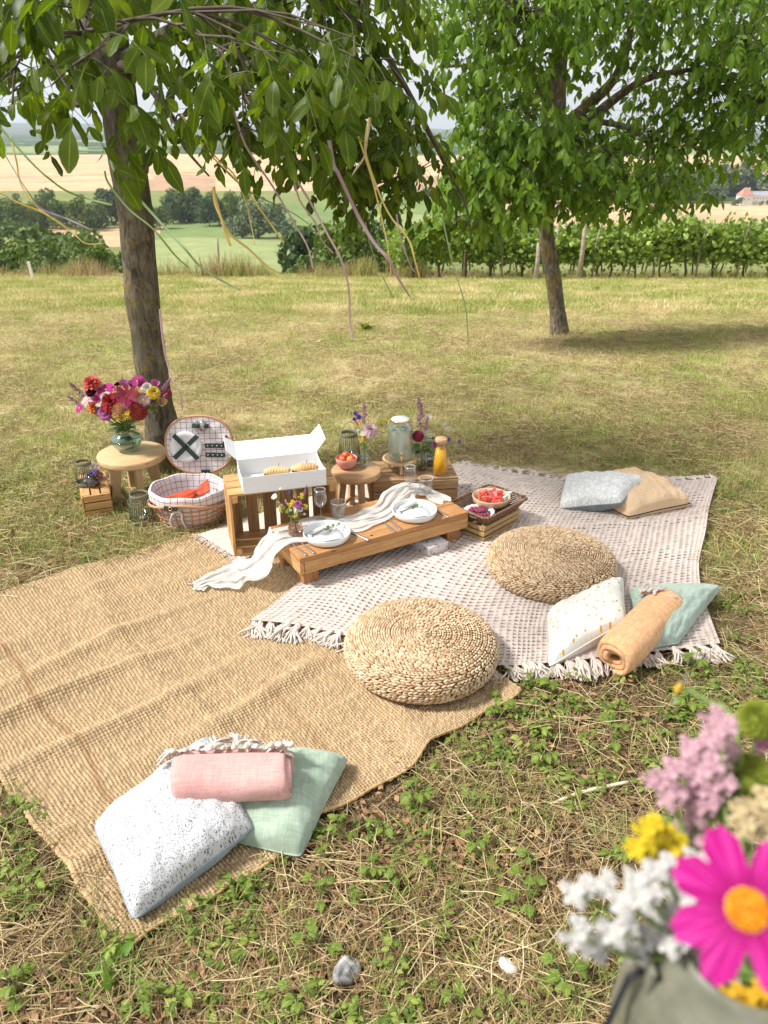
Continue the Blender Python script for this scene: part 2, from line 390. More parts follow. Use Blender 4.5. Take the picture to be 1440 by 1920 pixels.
# ------------------------------------------------------------------ mown grass, straw, leaf litter (too many to count)
def m_blade(name, stops, green, rough=0.7, patch=0.8, bias=0.5, trans=0.25):
    """dry or green blade; which of the two follows broad patches of the meadow"""
    stops, green = [[(p, tone_of(c, 1.35)) for p, c in q] for q in (stops, green)]
    t = NT(name); g = t.n.new('ShaderNodeNewGeometry'); oi = t.objrand()
    dry = t.ramp(g.outputs['Random Per Island'], stops); gr = t.ramp(g.outputs['Random Per Island'], green)
    nz = t.math('ADD', t.math('ADD', t.math('MULTIPLY', t.noise(g.outputs['Position'], patch, 4), 0.72), t.math('MULTIPLY', t.noise(g.outputs['Position'], patch * 4.5, 3), 0.22)), t.math('MULTIPLY', oi, 0.08))
    nz = t.math('ADD', nz, t.math('MULTIPLY', t.math('SUBTRACT', g.outputs['Random Per Island'], 0.5), 0.12))
    fac = t.ramp(nz, [(bias - 0.06, (0, 0, 0)), (bias + 0.06, (1, 1, 1))])
    col = t.mix(fac, dry, gr)
    p = t.principled(col, rough, spec=0.25); tr = t.n.new('ShaderNodeBsdfTranslucent'); t.set(tr.inputs['Color'], col)
    ms = t.n.new('ShaderNodeMixShader'); ms.inputs[0].default_value = trans; t.t.links.new(p, ms.inputs[1]); t.t.links.new(tr.outputs[0], ms.inputs[2])
    return t.done(ms.outputs[0])
STRAW = [(0.0, (0.10, 0.06, 0.03)), (0.4, (0.24, 0.16, 0.075)), (0.75, (0.42, 0.32, 0.16)), (1.0, (0.64, 0.54, 0.33))]
GREEN = [(0.0, (0.11, 0.15, 0.025)), (0.5, (0.245, 0.275, 0.065)), (1.0, (0.42, 0.42, 0.14))]
STRAW_M = [(0.0, (0.28, 0.205, 0.10)), (0.35, (0.49, 0.40, 0.20)), (0.7, (0.66, 0.56, 0.32)), (1.0, (0.76, 0.68, 0.45))]
mat_mown = m_blade('mown_blade', STRAW_M, GREEN, patch=0.85, bias=0.475)
mat_straw = m_blade('straw_stem', STRAW, [(0.0, (0.12, 0.13, 0.04)), (1.0, (0.36, 0.33, 0.14))], patch=2.0, bias=0.60, trans=0.1)
mat_green = m_blade('green_blade', GREEN, [(0.0, (0.07, 0.12, 0.02)), (1.0, (0.24, 0.34, 0.07))], patch=2.0, bias=0.5)
mat_litter = m_plain('dead_leaf', (0.15, 0.07, 0.03), 0.8, (0.34, 0.20, 0.10), 3, var=0.3)
def blades(n, rad, hlo, hhi, wlo, whi, lean, seed, seg=2, curl=0.5):
    r = np.random.default_rng(seed); V = []; F = []; b = 0
    for i in range(n):
        a = r.uniform(0, 2 * math.pi); d = rad * math.sqrt(r.uniform()); p = np.array([d * math.cos(a), d * math.sin(a), 0.0])
        h = r.uniform(hlo, hhi); w = r.uniform(wlo, whi) / 2; az = r.uniform(0, 2 * math.pi); th = min(1.45, abs(r.normal(0, lean)))
        dirv = np.array([math.cos(az), math.sin(az)]); sd = np.array([-dirv[1], dirv[0], 0]) * w
        q = p.copy(); step = h / seg
        for k in range(seg + 1):
            ww = sd * (1 - 0.75 * k / seg); V += [q - ww, q + ww]
            q = q + np.array([dirv[0] * math.sin(th) * step, dirv[1] * math.sin(th) * step, math.cos(th) * step]); th = min(1.55, th + curl * r.uniform(0, 1))
        for k in range(seg): F.append((b, b + 1, b + 3, b + 2)); b += 2
        b += 2
    return mesh_np('blades', np.array(V), np.array(F))
def stems(n, rad, llo, lhi, rr, seed, zlo=0.002, zhi=0.03):
    """cut straw stems lying about"""
    r = np.random.default_rng(seed); V = []; F = []
    for i in range(n):
        a = r.uniform(0, 6.283); d = rad * math.sqrt(r.uniform()); L = r.uniform(llo, lhi) * r.uniform(0.5, 1); az = r.uniform(0, 6.283); tl = r.normal(0, 0.14)
        c = np.array([d * math.cos(a), d * math.sin(a), r.uniform(zlo, zhi)]); dv = np.array([math.cos(az) * math.cos(tl), math.sin(az) * math.cos(tl), math.sin(tl)])
        s = np.array([-math.sin(az), math.cos(az), 0]); w = rr * r.uniform(0.5, 1.2); bow = s * r.normal(0, 0.06 * L) + np.array([0, 0, abs(r.normal(0, 0.004))])
        b = len(V)
        for k, f in enumerate((-0.5, 0.0, 0.5)):
            q = c + dv * L * f + (bow if k == 1 else 0); V += [q - s * w, q + np.array([0, 0, w * 1.3]), q + s * w]
        for k in range(2):
            F += [(b + 3 * k, b + 3 * k + 1, b + 3 * k + 4, b + 3 * k + 3), (b + 3 * k + 1, b + 3 * k + 2, b + 3 * k + 5, b + 3 * k + 4)]
    V = np.array(V); V[:, 2] = np.maximum(V[:, 2], 0.0005)
    return mesh_np('stems', V, np.array(F))
def litter(n, rad, seed):
    r = np.random.default_rng(seed); V = []; F = []
    for i in range(n):
        a = r.uniform(0, 6.283); d = rad * math.sqrt(r.uniform()); c = np.array([d * math.cos(a), d * math.sin(a), r.uniform(0.004, 0.015)]); s = r.uniform(0.005, 0.016); az = r.uniform(0, 6.283)
        ca, sa = math.cos(az), math.sin(az); b = len(V)
        for (x, y, z) in ((-1, 0, 0), (0, -.55, .35), (1.1, 0, .15), (0, .55, .3)): V.append(c + s * np.array([x * ca - y * sa, x * sa + y * ca, z * r.uniform(-.5, 1.5)]))
        F.append((b, b + 1, b + 2, b + 3))
    return mesh_np('litter', np.array(V), np.array(F))
def cover_mask(P, grow=0.0):
    a = inpoly(P, JUTE); b = inpoly(P, BLANK); c = inpoly(P, RIBRUG); return ~(a | b | c)
def in_view(P, m=0.35):
    """keep what lies in or near the field of view from the photo's side"""
    x, y = P[:, 0], P[:, 1]; half = y * 0.515 * 1.12 + m + 0.25
    return np.abs(x) < half + 0.4
def field(n, y0, y1, power=1.0):
    y = y0 + (y1 - y0) * rng.uniform(0, 1, n) ** power; x = rng.uniform(-1, 1, n) * (y * 0.62 + 0.9)
    return np.stack([x, y], 1)
def lay(name, label, coll, P, nt, smin=0.8, smax=1.25, tilt=0.0, zoff=0.0):
    n = len(P); z = zt(P[:, 1]) + zoff - 0.006
    rot = np.stack([rng.normal(0, tilt, n) if tilt else np.zeros(n), rng.normal(0, tilt, n) if tilt else np.zeros(n), rng.uniform(0, 6.283, n)], 1)
    o = scatter(name, coll, np.stack([P[:, 0], P[:, 1], z], 1), rot, rng.uniform(smin, smax, n), rng.integers(0, nt, n))
    return tag(o, label, 'grass', None, 'stuff')
# foreground: matted straw, green shoots, dead leaf crumbs
T_str = templates('tstraw', [(stems(46, 0.13, 0.03, 0.20, 0.0009, 40 + k), mat_straw) for k in range(6)])
P = field(950, 0.75, 3.9); P = P[cover_mask(P)]
lay('straw', 'matted dry cut straw lying over the ground in front of the rugs', T_str, P, 6, tilt=0.03)
T_gr = templates('tgreen', [(blades(16, 0.07, 0.02, 0.075, 0.0018, 0.0045, 0.75, 60 + k, 3), mat_green) for k in range(4)] + [(blades(22, 0.09, 0.02, 0.06, 0.0015, 0.003, 0.9, 70 + k, 2), mat_straw) for k in range(3)])
P = field(4800, 0.75, 4.2); P = P[cover_mask(P)]; nz = vnoise(P, 2.2, 4.0); P = P[nz + rng.normal(0, 0.15, len(P)) > -0.2]
lay('grass', 'short green and dry grass shoots between the straw in the foreground', T_gr, P, 7, tilt=0.08)
T_lit = templates('tlitter', [(litter(30, 0.14, 80 + k), mat_litter) for k in range(4)])
P = field(650, 0.75, 3.6); P = P[cover_mask(P)]
lay('leaf_litter', 'crumbled brown leaves among the straw in the foreground', T_lit, P, 4)
# meadow
P = field(4200, 3.6, 10, 1.2); P = P[cover_mask(P)]; P = P[vnoise(P, 1.1, 6.0) + 0.6 * vnoise(P, 4.0, 2.0) > 0.10]
lay('hay', 'loose pale hay left in patches on the mown meadow', T_str, P, 6, .6, 1.0, .05)
T_mow = templates('tmown', [(blades(46, 0.11, 0.02, 0.055, 0.0022, 0.0045, 0.8, 90 + k, 2), mat_mown) for k in range(6)] + [(stems(26, 0.13, 0.04, 0.14, 0.0014, 100 + k), mat_straw) for k in range(2)])
P = field(13500, 3.2, 12, 1.25); P = P[cover_mask(P)]
lay('mown_grass', 'mown meadow grass, partly green and partly dried yellow', T_mow, P, 8, tilt=0.05)
T_mow2 = templates('tmeadow', [(blades(60, 0.26, 0.03, 0.08, 0.005, 0.010, 0.8, 110 + k, 2), mat_mown) for k in range(5)])
P = field(9500, 11, 27, 1.0)
lay('meadow_grass', 'sunlit dry grass on the far part of the meadow', T_mow2, P, 5, tilt=0.05)
# ------------------------------------------------------------------ the valley beyond the meadow
far_z = _prof([(25, zt(25.0)), (27, zt(25.0) - 0.42), (35, -4.4), (60, -10.5), (120, -24), (200, -33), (300, -38), (450, -40), (700, -41), (900, -40), (1300, -29), (1800, -23), (2500, -18), (3500, -11), (5000, -2), (7000, 18), (9000, 40)])
def ridge(x, y):
    if y < 5200: return 0.0
    a = x / y
    h = 42 + 26 * mnoise.noise((a * 4.2, 0.3, 1.0)) + 9 * mnoise.noise((a * 15, 3.0, 1.0)) - 40 * smooth(-0.05, 0.12, a) + 12 * smooth(-.2, -.35, a)
    return h * smooth(5200, 8200, y)
def far_ground(x, y):
    return float(far_z(y)) + (1.6 * mnoise.noise((x * 0.006, y * 0.006, 0)) * smooth(80, 300, y) if y < 5200 else ridge(x, y))
fy = np.concatenate([np.linspace(26.5, 120, 40, endpoint=False), np.linspace(120, 1400, 150, endpoint=False), np.linspace(1400, 3000, 50, endpoint=False), np.linspace(3000, 9000, 40)])
fa = np.linspace(-0.95, 0.95, 260)
V = np.array([(a * y, y, far_ground(a * y, y)) for y in fy for a in fa]); na_ = len(fa)
ii = np.arange(len(V)).reshape(len(fy), na_)
F = np.stack([ii[:-1, :-1], ii[:-1, 1:], ii[1:, 1:], ii[1:, :-1]], -1).reshape(-1, 4)
WHEAT, WHEAT2, FALLOW, MEAD, MEAD2, WOOD, GRASSY = (0.53, 0.375, 0.225), (0.48, 0.335, 0.20), (0.40, 0.265, 0.17), (0.17, 0.225, 0.085), (0.25, 0.285, 0.125), (0.045, 0.075, 0.03), (0.20, 0.22, 0.085)
def field_colour(x, y):
    a = x / y; w = 0.02 * mnoise.noise((x * 0.01, y * 0.01, 5))
    if y < 230: return GRASSY
    if y < 470:
        if a < -0.295 + 0.0004 * (y - 330): return WHEAT2 if 315 < y < 400 and a > -0.45 else GRASSY
        if a < -0.04: return MEAD2 if y < 345 + 90 * (a + 0.29) else MEAD
        if a > 0.12: return WHEAT2 if y > 330 else GRASSY
        return MEAD2 if y > 380 else GRASSY
    if y < 690:
        if a > 0.12: return WHEAT if y < 585 else WOOD
        if a > 0.0: return (MEAD if y < 600 else MEAD2)
        if a > -0.06: return MEAD
        return MEAD if a > -0.29 and y < 560 else GRASSY
    if y < 1360 - 60 * smooth(-.2, .2, a):
        if a > 0.16 and y < 800: return WOOD
        if y < 930 and -0.295 + (y - 700) * 0.00011 < a < -0.2: return FALLOW
        if a > -0.02 and y < 900: return FALLOW if a < 0.2 else WHEAT2
        if abs(y - 1000 - 200 * a) < 8 or abs(y - 850 - 100 * a) < 6: return FALLOW
        if a > 0.2 and 950 < y < 1130: return FALLOW if a < 0.32 else WHEAT
        return WHEAT
    if y < 2700:
        n = mnoise.noise((a * 9, y * 0.0022, 2.0)); k = int(y / 90 + a * 6)
        if n > 0.18: return MEAD2
        if n > 0.02: return MEAD if k % 2 else WOOD
        if n < -0.42 and a > 0.1: return WHEAT2
        return WOOD if k % 3 else (0.07, 0.115, 0.045)
    return WOOD
fc = np.array([field_colour(*(V[list(f)].mean(0)[:2])) for f in F])
me = mesh_np('valley', V, F)
ca = me.color_attributes.new('tone', 'FLOAT_COLOR', 'CORNER'); cc = np.ones((len(F), 4, 4), np.float32); cc[:, :, :3] = fc[:, None, :]; ca.data.foreach_set('color', cc.ravel())
t = NT('field_cover'); at_ = t.n.new('ShaderNodeVertexColor'); at_.layer_name = 'tone'; g = t.n.new('ShaderNodeNewGeometry')
n1 = t.noise(g.outputs['Position'], 0.02, 6, .65); n2 = t.noise(g.outputs['Position'], 0.15, 4)
c = t.mix(1.0, at_.outputs['Color'], t.ramp(n1, [(0.3, (0.85, 0.87, 0.87)), (0.7, (1.2, 1.17, 1.14))]), 'MULTIPLY'); c = t.mix(0.6, c, t.ramp(n2, [(0.3, (0.8, 0.8, 0.8)), (0.7, (1.2, 1.2, 1.2))]), 'MULTIPLY')
valley = link('valley_fields', me, t.done(t.principled(c, 1.0, spec=0.0))); valley['kind'] = 'structure'

def far_at(px, py, hi=6000.0):
    d = ray(px, py); lo = 26.5
    for _ in range(60):
        m = (lo + hi) / 2; tt = m / d.y
        if CAM_H + d.z * tt > far_ground(d.x * tt, m): lo = m
        else: hi = m
    tt = lo / d.y
    return Vector((d.x * tt, lo, far_ground(d.x * tt, lo)))

# leafy crowns made of many small leaf clumps
def crown_mesh(seed, n, lobes=9, size=0.16, tall=1.0, low=0.0, jitter=0.25):
    r = np.random.default_rng(seed); C = []; S = []
    for k in range(lobes):
        a = r.uniform(0, 6.283); z = r.uniform(0.18 + low, 0.92); d = 0.30 * math.sqrt(r.uniform()) * (1.15 - 0.55 * z)
        C.append((d * math.cos(a), d * math.sin(a), z * tall)); S.append(r.uniform(0.17, 0.30) * (1.15 - 0.4 * z))
    C.append((0, 0, 0.5 * tall)); S.append(0.34); C = np.array(C); S = np.array(S)
    k = r.integers(0, len(C), n); u = r.normal(size=(n, 3)); u /= np.linalg.norm(u, axis=1)[:, None]
    rad = S[k] * (0.72 + 0.33 * r.uniform(size=n) ** 0.7); P = C[k] + u * rad[:, None] * np.array([1, 1, 0.85]); P[:, 2] = np.maximum(P[:, 2], 0.02 + 0.05 * r.uniform(size=n))
    nr = u + r.normal(0, 0.6, (n, 3)); nr /= np.linalg.norm(nr, axis=1)[:, None]
    t1 = np.cross(nr, r.normal(size=(n, 3))); t1 /= np.linalg.norm(t1, axis=1)[:, None]; t2 = np.cross(nr, t1)
    s = size * r.uniform(0.55, 1.2, n)[:, None]
    V = np.stack([P - t1 * s, P - t2 * s * 0.6 + nr * s * 0.15, P + t1 * s, P + t2 * s * 0.6 + nr * s * 0.15], 1).reshape(-1, 3)
    return mesh_np('crown', V, np.arange(4 * n).reshape(n, 4))
def m_crown(name, c1, c2, c3): return m_leaf(name, c1, c2, c3, trans=0.25, rough=0.6, veins=False, spec=0.2)
mat_bark_far = m_plain('far_bark', (0.10, 0.075, 0.05), 0.9, (0.18, 0.14, 0.10), 4)
mc = [m_crown('crown_green', (0.05, 0.08, 0.025), (0.085, 0.125, 0.04), (0.14, 0.185, 0.065)),
      m_crown('crown_willow', (0.075, 0.10, 0.06), (0.12, 0.155, 0.10), (0.18, 0.215, 0.14)),
      m_crown('crown_dark', (0.035, 0.06, 0.025), (0.06, 0.095, 0.038), (0.095, 0.13, 0.055)),
      m_crown('crown_bright', (0.05, 0.085, 0.016), (0.09, 0.135, 0.03), (0.15, 0.19, 0.05))]
crowns = {(c, k): None for c in range(4) for k in range(3)}
for (c, k) in crowns:
    me = crown_mesh(200 + 10 * c + k, 1500, 9 + k, 0.055, 1.0 if c != 2 else 1.1); me.materials.append(mc[c]); crowns[(c, k)] = me
crown_s = {}
for c in range(4):
    me = crown_mesh(300 + c, 420, 7, 0.085); me.materials.append(mc[c]); crown_s[c] = me
tr_vf = tube_vf([(0, 0, -0.08), (0.01, 0, 0.15), (0, 0.01, 0.55)], [0.035, 0.028, 0.015], 6)
trunk_me = mesh_np('trunk', np.array([tuple(v) for v in tr_vf[0]]), tr_vf[1]); trunk_me.materials.append(mat_bark_far)
def far_tree(name, label, cat, group, base, h, w, c, small=False):
    o = thing(name, label, cat, base, rnd.uniform(0, 6.28), group)
    cr = link('crown', crown_s[c] if small else crowns[(c, rnd.randrange(3))], None, o); cr.scale = (w, w, h)
    k = link('trunk', trunk_me, None, o); k.scale = (h * 0.8, h * 0.8, h)
    return o
def px_h(base, px): return px / FPX * base.y * 1.06
# tree belt across the valley on the left and the bushes below the meadow edge
L1 = ('tree', 'rounded green tree in the belt of trees across the valley', 'tree', 'trees of the valley belt')
for px in list(range(-60, 470, 19)):
    py = 432 + 5 * math.sin(px * 0.05) - (0.03 * px if px > 200 else 0) + rnd.uniform(-6, 3)
    b = far_at(px + rnd.uniform(-6, 6), py); h = px_h(b, rnd.uniform(34, 56)); far_tree(*L1, b, h, h * rnd.uniform(0.9, 1.35), rnd.choice([0, 0, 2, 3]))
for px, py, ph in ((195, 405, 40), (238, 395, 30), (330, 388, 28), (30, 400, 26), (90, 388, 22), (150, 392, 22), (395, 405, 36), (428, 410, 32)):
    b = far_at(px, py); h = px_h(b, ph); far_tree(*L1, b, h, h * 1.15, rnd.choice([0, 2]))
L2 = ('willow_tree', 'grey green willow standing alone in the green valley meadow', 'tree', 'grey green willows in the valley meadow')
for px, py, ph in ((455, 446, 38), (485, 446, 66), (520, 448, 50), (540, 450, 34), (441, 442, 30)):
    b = far_at(px, py); h = px_h(b, ph); far_tree(*L2, b, h, h * 1.05, 1)
L3 = ('bush', 'dense green bush on the slope below the meadow edge', 'bush', 'bushes on the slope below the meadow')
for px in range(-80, 260, 26):
    Y = rnd.uniform(52, 85); d = atY(px, 500, Y); top = atY(px, rnd.uniform(448, 492) + max(0, px - 110) * 0.12, Y).z; z = far_ground(d.x, Y)
    far_tree(*L3, (d.x, Y, z), top - z, (top - z) * rnd.uniform(0.8, 1.1), rnd.choice([0, 3, 3, 0]))
for px in range(-70, 190, 30):
    Y = rnd.uniform(100, 160); d = atY(px, 470, Y); top = atY(px, rnd.uniform(424, 452), Y).z; z = far_ground(d.x, Y)
    far_tree(*L3, (d.x, Y, z), top - z, (top - z) * rnd.uniform(0.9, 1.2), rnd.choice([0, 2, 0]))
for px, top_, Y, c in ((575, 432, 70, 2), (600, 470, 55, 0), (640, 425, 44, 3), (668, 418, 40, 3), (700, 405, 42, 0), (735, 420, 45, 2), (560, 478, 48, 0), (160, 455, 40, 0), (185, 462, 36, 3)):
    d = atY(px, 500, Y); z = far_ground(d.x, Y); top = atY(px, top_, Y).z
    far_tree(*L3, (d.x, Y, z), top - z, (top - z) * 0.9, c)
# wood behind the white house on the right
L4 = ('wood_tree', 'grey green tree in the wood behind the white house', 'tree', 'trees of the wood behind the house')
for row, (y0, n, plo, phi) in enumerate(((380, 22, 34, 52), (368, 20, 34, 50), (356, 16, 28, 40))):
    for k in range(n):
        px = 860 + (1500 - 860) * (k + rnd.uniform(0.1, 0.9)) / n
        if row == 0 and 1362 < px < 1452: continue
        b = far_at(px, y0 + rnd.uniform(-2, 2)); h = px_h(b, rnd.uniform(plo, phi)); far_tree(*L4, b, h, h * rnd.uniform(1.1, 1.6), rnd.choice([1, 1, 0, 2]) if row == 0 else rnd.choice([0, 2, 1, 2]), row == 2)
L5 = ('hedge_tree', 'dark hedge tree between the far fields', 'tree', 'hedge trees between the far fields')
for px, py, ph in ((800, 372, 16), (825, 378, 18), (770, 376, 14), (1020, 322, 8), (1100, 318, 8), (1330, 322, 12), (1360, 320, 12), (1400, 318, 14), (15, 398, 20)):
    b = far_at(px, py); h = px_h(b, ph); far_tree(*L5, b, h, h * 1.8, 2, True)

# white house with a red hipped roof, and its long grey-roofed wing
hb = far_at(1394, 384); hs = hb.y / FPX * 1.03          # metres per photo pixel there
mat_render = m_plain('white_render', (0.78, 0.77, 0.74), 0.8, (0.70, 0.69, 0.66), 0.3); mat_rtile = m_plain('red_roof', (0.33, 0.15, 0.11), 0.8, (0.42, 0.22, 0.17), 0.8)
mat_gtile = m_plain('grey_roof', (0.22, 0.23, 0.26), 0.7, (0.32, 0.33, 0.36), 0.8); mat_dark = m_plain('dark_opening', (0.03, 0.035, 0.04), 0.2)
def hip(w, d, h, c, over=0.05, ridge=0.4):
    x, y = w / 2 * (1 + over), d / 2 * (1 + over)
    V = [(-x, -y, 0), (x, -y, 0), (x, y, 0), (-x, y, 0), (-x * ridge, 0, h), (x * ridge, 0, h)]
    return [(v[0] + c[0], v[1] + c[1], v[2] + c[2]) for v in V], [(0, 1, 5, 4), (1, 2, 5), (2, 3, 4, 5), (3, 0, 4), (3, 2, 1, 0)]
house = thing('white_house', 'white house with red hipped roof and long grey roofed wing by the wood', 'house', hb, R(4))
W = 21 * hs; H1 = 15 * hs
obj('wall', box_vf(W, W * 0.9, H1 + 6, (-0.0 * hs, 0, H1 / 2 - 3)), mat_render, house, smooth_=False)
rf = obj('roof', hip(W, W * 0.9, 12 * hs, (0, 0, H1 + 0.05), 0.08, 0.25), mat_rtile, house, smooth_=False)
obj('chimney', box_vf(1.6 * hs, 1.6 * hs, 4 * hs, (6 * hs, 0, 10.0 * hs + H1)), mat_render, rf, smooth_=False)
def far_window(par, x, y, z, w, h):
    f = obj('window', box_vf(w, 0.25, h, (x, y, z)), mat_render, par, smooth_=False); obj('pane', box_vf(w * 0.82, 0.1, h * 0.85, (x, y - 0.12, z)), mat_dark, f, smooth_=False)
for k in range(2): far_window(house, (-5 + 7 * k) * hs, -W * 0.45 - 0.02, 9.5 * hs, 1.5 * hs, 2.4 * hs)
WL = 46 * hs
obj('wall', box_vf(WL, 16 * hs, 15 * hs + 6, (34 * hs, 1.5, 7.5 * hs - 3)), mat_render, house, smooth_=False)
obj('roof', hip(WL, 16 * hs, 6 * hs, (34 * hs, 1.5, 15 * hs + 0.05), 0.03, 0.85), mat_gtile, house, smooth_=False)
for k in range(8):
    for zz in (4.0, 11.0): far_window(house, (14 + 5.4 * k) * hs, 1.5 - 8 * hs - 0.02, zz * hs, 1.5 * hs, 2.6 * hs)
for px, ph in ((1376, 12), (1384, 16), (1427, 9), (1440, 11)):
    b = far_at(px, 386); h = px_h(b, ph); far_tree('garden_bush', 'dark bush in front of the white house walls', 'bush', 'bushes in front of the white house', b, h, h * 1.1, 1, True)

# ------------------------------------------------------------------ vineyard
mat_vine = m_leaf('vine_leaf', (0.075, 0.12, 0.025), (0.14, 0.21, 0.045), (0.27, 0.36, 0.08), trans=0.35, rough=0.45, veins=False)
mat_vwood = m_plain('vine_wood', (0.065, 0.045, 0.03), 0.9, (0.14, 0.10, 0.07), 12, bump=0.4)
mat_post = m_plain('weathered_post', (0.20, 0.165, 0.12), 0.85, (0.33, 0.28, 0.21), 9, bump=0.4)
def vine_mesh(seed, n=620):
    r = np.random.default_rng(seed); P = np.stack([r.normal(0, 0.42, n), r.normal(0, 0.20, n), 0.48 + 0.98 * r.beta(1.6, 1.5, n)], 1)
    P[:, 2] += 0.13 * np.sin(P[:, 0] * 5 + seed); sh = r.integers(0, n, n // 9); P[sh, 2] += r.uniform(0, 0.3, len(sh)); P[sh[::3], 2] -= 0.5
    nr = r.normal(size=(n, 3)) + np.array([0, -0.5, 0.5]); nr /= np.linalg.norm(nr, axis=1)[:, None]; t1 = np.cross(nr, r.normal(size=(n, 3))); t1 /= np.linalg.norm(t1, axis=1)[:, None]; t2 = np.cross(nr, t1)
    s = r.uniform(0.045, 0.095, n)[:, None]
    V = np.stack([P - t1 * s, P - t1 * s * .2 - t2 * s * .95 + nr * s * .2, P + t1 * s, P - t1 * s * .2 + t2 * s * .95 + nr * s * .2], 1).reshape(-1, 3)
    me = mesh_np('foliage', V, np.arange(4 * n).reshape(n, 4)); me.materials.append(mat_vine); return me
vine_fol = [vine_mesh(400 + k) for k in range(6)]
vtr = []
for k in range(3):
    v = tube_vf(spline([(0, 0, -0.15), (0.03 * (k - 1), 0.02, 0.25), (-0.04 * (k - 1), 0, 0.6), (0.05, 0, 0.95)], 6), [0.034, 0.03, 0.028, 0.027, 0.025, 0.02, 0.012], 7)
    me = mesh_np('trunk', np.array([tuple(x) for x in v[0]]), v[1]); me.materials.append(mat_vwood); vtr.append(me)
VINE = ('grapevine', 'leafy grapevine on a slender dark trunk in the vineyard rows', 'grapevine')
for row in range(4):
    Y0 = 23.6 + 1.9 * row
    x = 1.0 + rnd.uniform(0, 0.4) if row else 0.9
    while x < Y0 * 0.56 + 1.0:
        Y = Y0 + rnd.uniform(-0.15, 0.15); z = float(zt(Y))
        o = thing(*VINE, (x, Y, z), 0, 'grapevines in the vineyard rows')
        f = link('foliage', rnd.choice(vine_fol), None, o); hh = rnd.uniform(0.80, 1.16); f.scale = (rnd.uniform(.85, 1.1), 1.0, hh); f.rotation_euler = (0, 0, rnd.choice([0, math.pi]) + rnd.uniform(-.2, .2))
        k = link('trunk', rnd.choice(vtr), None, o, rot=(rnd.uniform(-.1, .1), rnd.uniform(-.22, .22), 0))
        x += rnd.uniform(0.72, 1.0)
for i, (px, py, tpx, tpy, lab) in enumerate(((1085, 0, 1098, 412, 'tall leaning grey vineyard post rising above the vines right of the far walnut trunk'), (1004, 0, 1010, 455, 'crooked grey vineyard post close beside the far walnut trunk'))):
    Y = 23.0; b = atY(px, 520, Y); b.z = float(zt(Y)); tp = atY(tpx, tpy, Y)
    o = thing('vineyard_post', lab, 'post', b); v = tube_vf([Vector((0, 0, -0.2)), (tp - b) * 0.5 + Vector((0.02, 0, 0)), tp - b], [0.075, 0.065, 0.05], 8); obj('post', v, mat_post, o)
for i in range(11):
    x = 2.2 + 1.35 * i + rnd.uniform(-.3, .3); Y = 23.4; o = thing('vineyard_stake', 'thin wooden stake standing in the front vineyard row', 'stake', (x, Y, float(zt(Y))), 0, 'thin stakes of the front vineyard row'); obj('stake', tube_vf([(0, 0, -.1), (rnd.uniform(-.05, .05), 0, .8), (rnd.uniform(-.12, .12), 0, rnd.uniform(1.45, 1.7))], [.028, .026, .022], 6), mat_post, o)
for zz in (0.55, 1.0, 1.4):
    o = tag(obj('trellis_wire', tube_vf([(0.8, 23.45, float(zt(23.45)) + zz), (8, 23.45, float(zt(23.45)) + zz - .02), (15, 23.45, float(zt(23.45)) + zz)], .004, 4), m_plain('wire_steel', (.25, .25, .25), .5, metal=.8)), 'thin %s trellis wire running along the front vineyard row' % {0.55: 'lowest', 1.0: 'middle', 1.4: 'uppermost'}[zz], 'wire')
# edge of the meadow: tall dry grass, stakes
mat_tall = m_blade('tall_grass', STRAW, GREEN, patch=0.5, bias=0.55)
T_tall = templates('ttall', [(blades(30, 0.24, 0.22, 0.75, 0.008, 0.016, 0.28, 130 + k, 3, 0.25), mat_tall) for k in range(4)])
P = np.concatenate([np.stack([rng.uniform(-16, 3.2, 800), rng.uniform(24.4, 27.0, 800)], 1), np.stack([rng.uniform(0.5, 17, 900), rng.uniform(23.6, 31, 900)], 1)])
z = np.where(P[:, 1] < 26.5, zt(np.minimum(P[:, 1], 30)), [far_ground(a, b) if b > 26.5 else 0 for a, b in P])
sc_ = np.where(P[:, 0] > 1.5, 0.45, 0.22 + 1.25 * np.clip(vnoise(P, 0.55, 3.0) + 0.22, 0, 0.8))
tg = scatter('tall_grass', T_tall, np.stack([P[:, 0], P[:, 1], z - 0.03], 1), np.stack([np.zeros(len(P))] * 2 + [rng.uniform(0, 6.28, len(P))], 1), sc_, rng.integers(0, 4, len(P)))
tag(tg, 'tall dry grass along the far edge of the meadow and under the vines', 'grass', None, 'stuff')
b = ground_at(412, 517); tp = atY(407, 447, b.y)
o = thing('fence_post', 'single thin dark wooden post in the tall grass at the meadow edge', 'post', b); obj('post', tube_vf([Vector((0, 0, -0.2)), (tp - b) * .5, tp - b], [0.045, 0.043, 0.04], 8), mat_post, o)
b = ground_at(62, 524); tp = atY(53, 491, b.y)
o = thing('marker_stake', 'short white stake leaning at the left meadow edge', 'stake', b); obj('stake', box_vf(0.07, 0.07, (tp - b).length + 0.1, (0, 0, (tp - b).length / 2 - 0.05)), m_plain('white_paint', (0.75, 0.74, 0.7), 0.6), o, rot=(0, math.atan2(tp.x - b.x, tp.z - b.z), 0), smooth_=False, bevel=0.006)

# ------------------------------------------------------------------ air
t = NT('air'); pv = t.n.new('ShaderNodeVolumePrincipled'); pv.inputs['Color'].default_value = (0.86, 0.93, 1.0, 1); pv.inputs['Density'].default_value = 0.00013; pv.inputs['Anisotropy'].default_value = 0.2
t.t.links.new(pv.outputs[0], t.out.inputs['Volume'])
hz = obj('haze', box_vf(19000, 9300, 210, (0, 4550, 50)), t.m, smooth_=False); hz['kind'] = 'stuff'; hz['label'] = 'thin blue summer haze filling the air over the valley'; hz['category'] = 'haze'
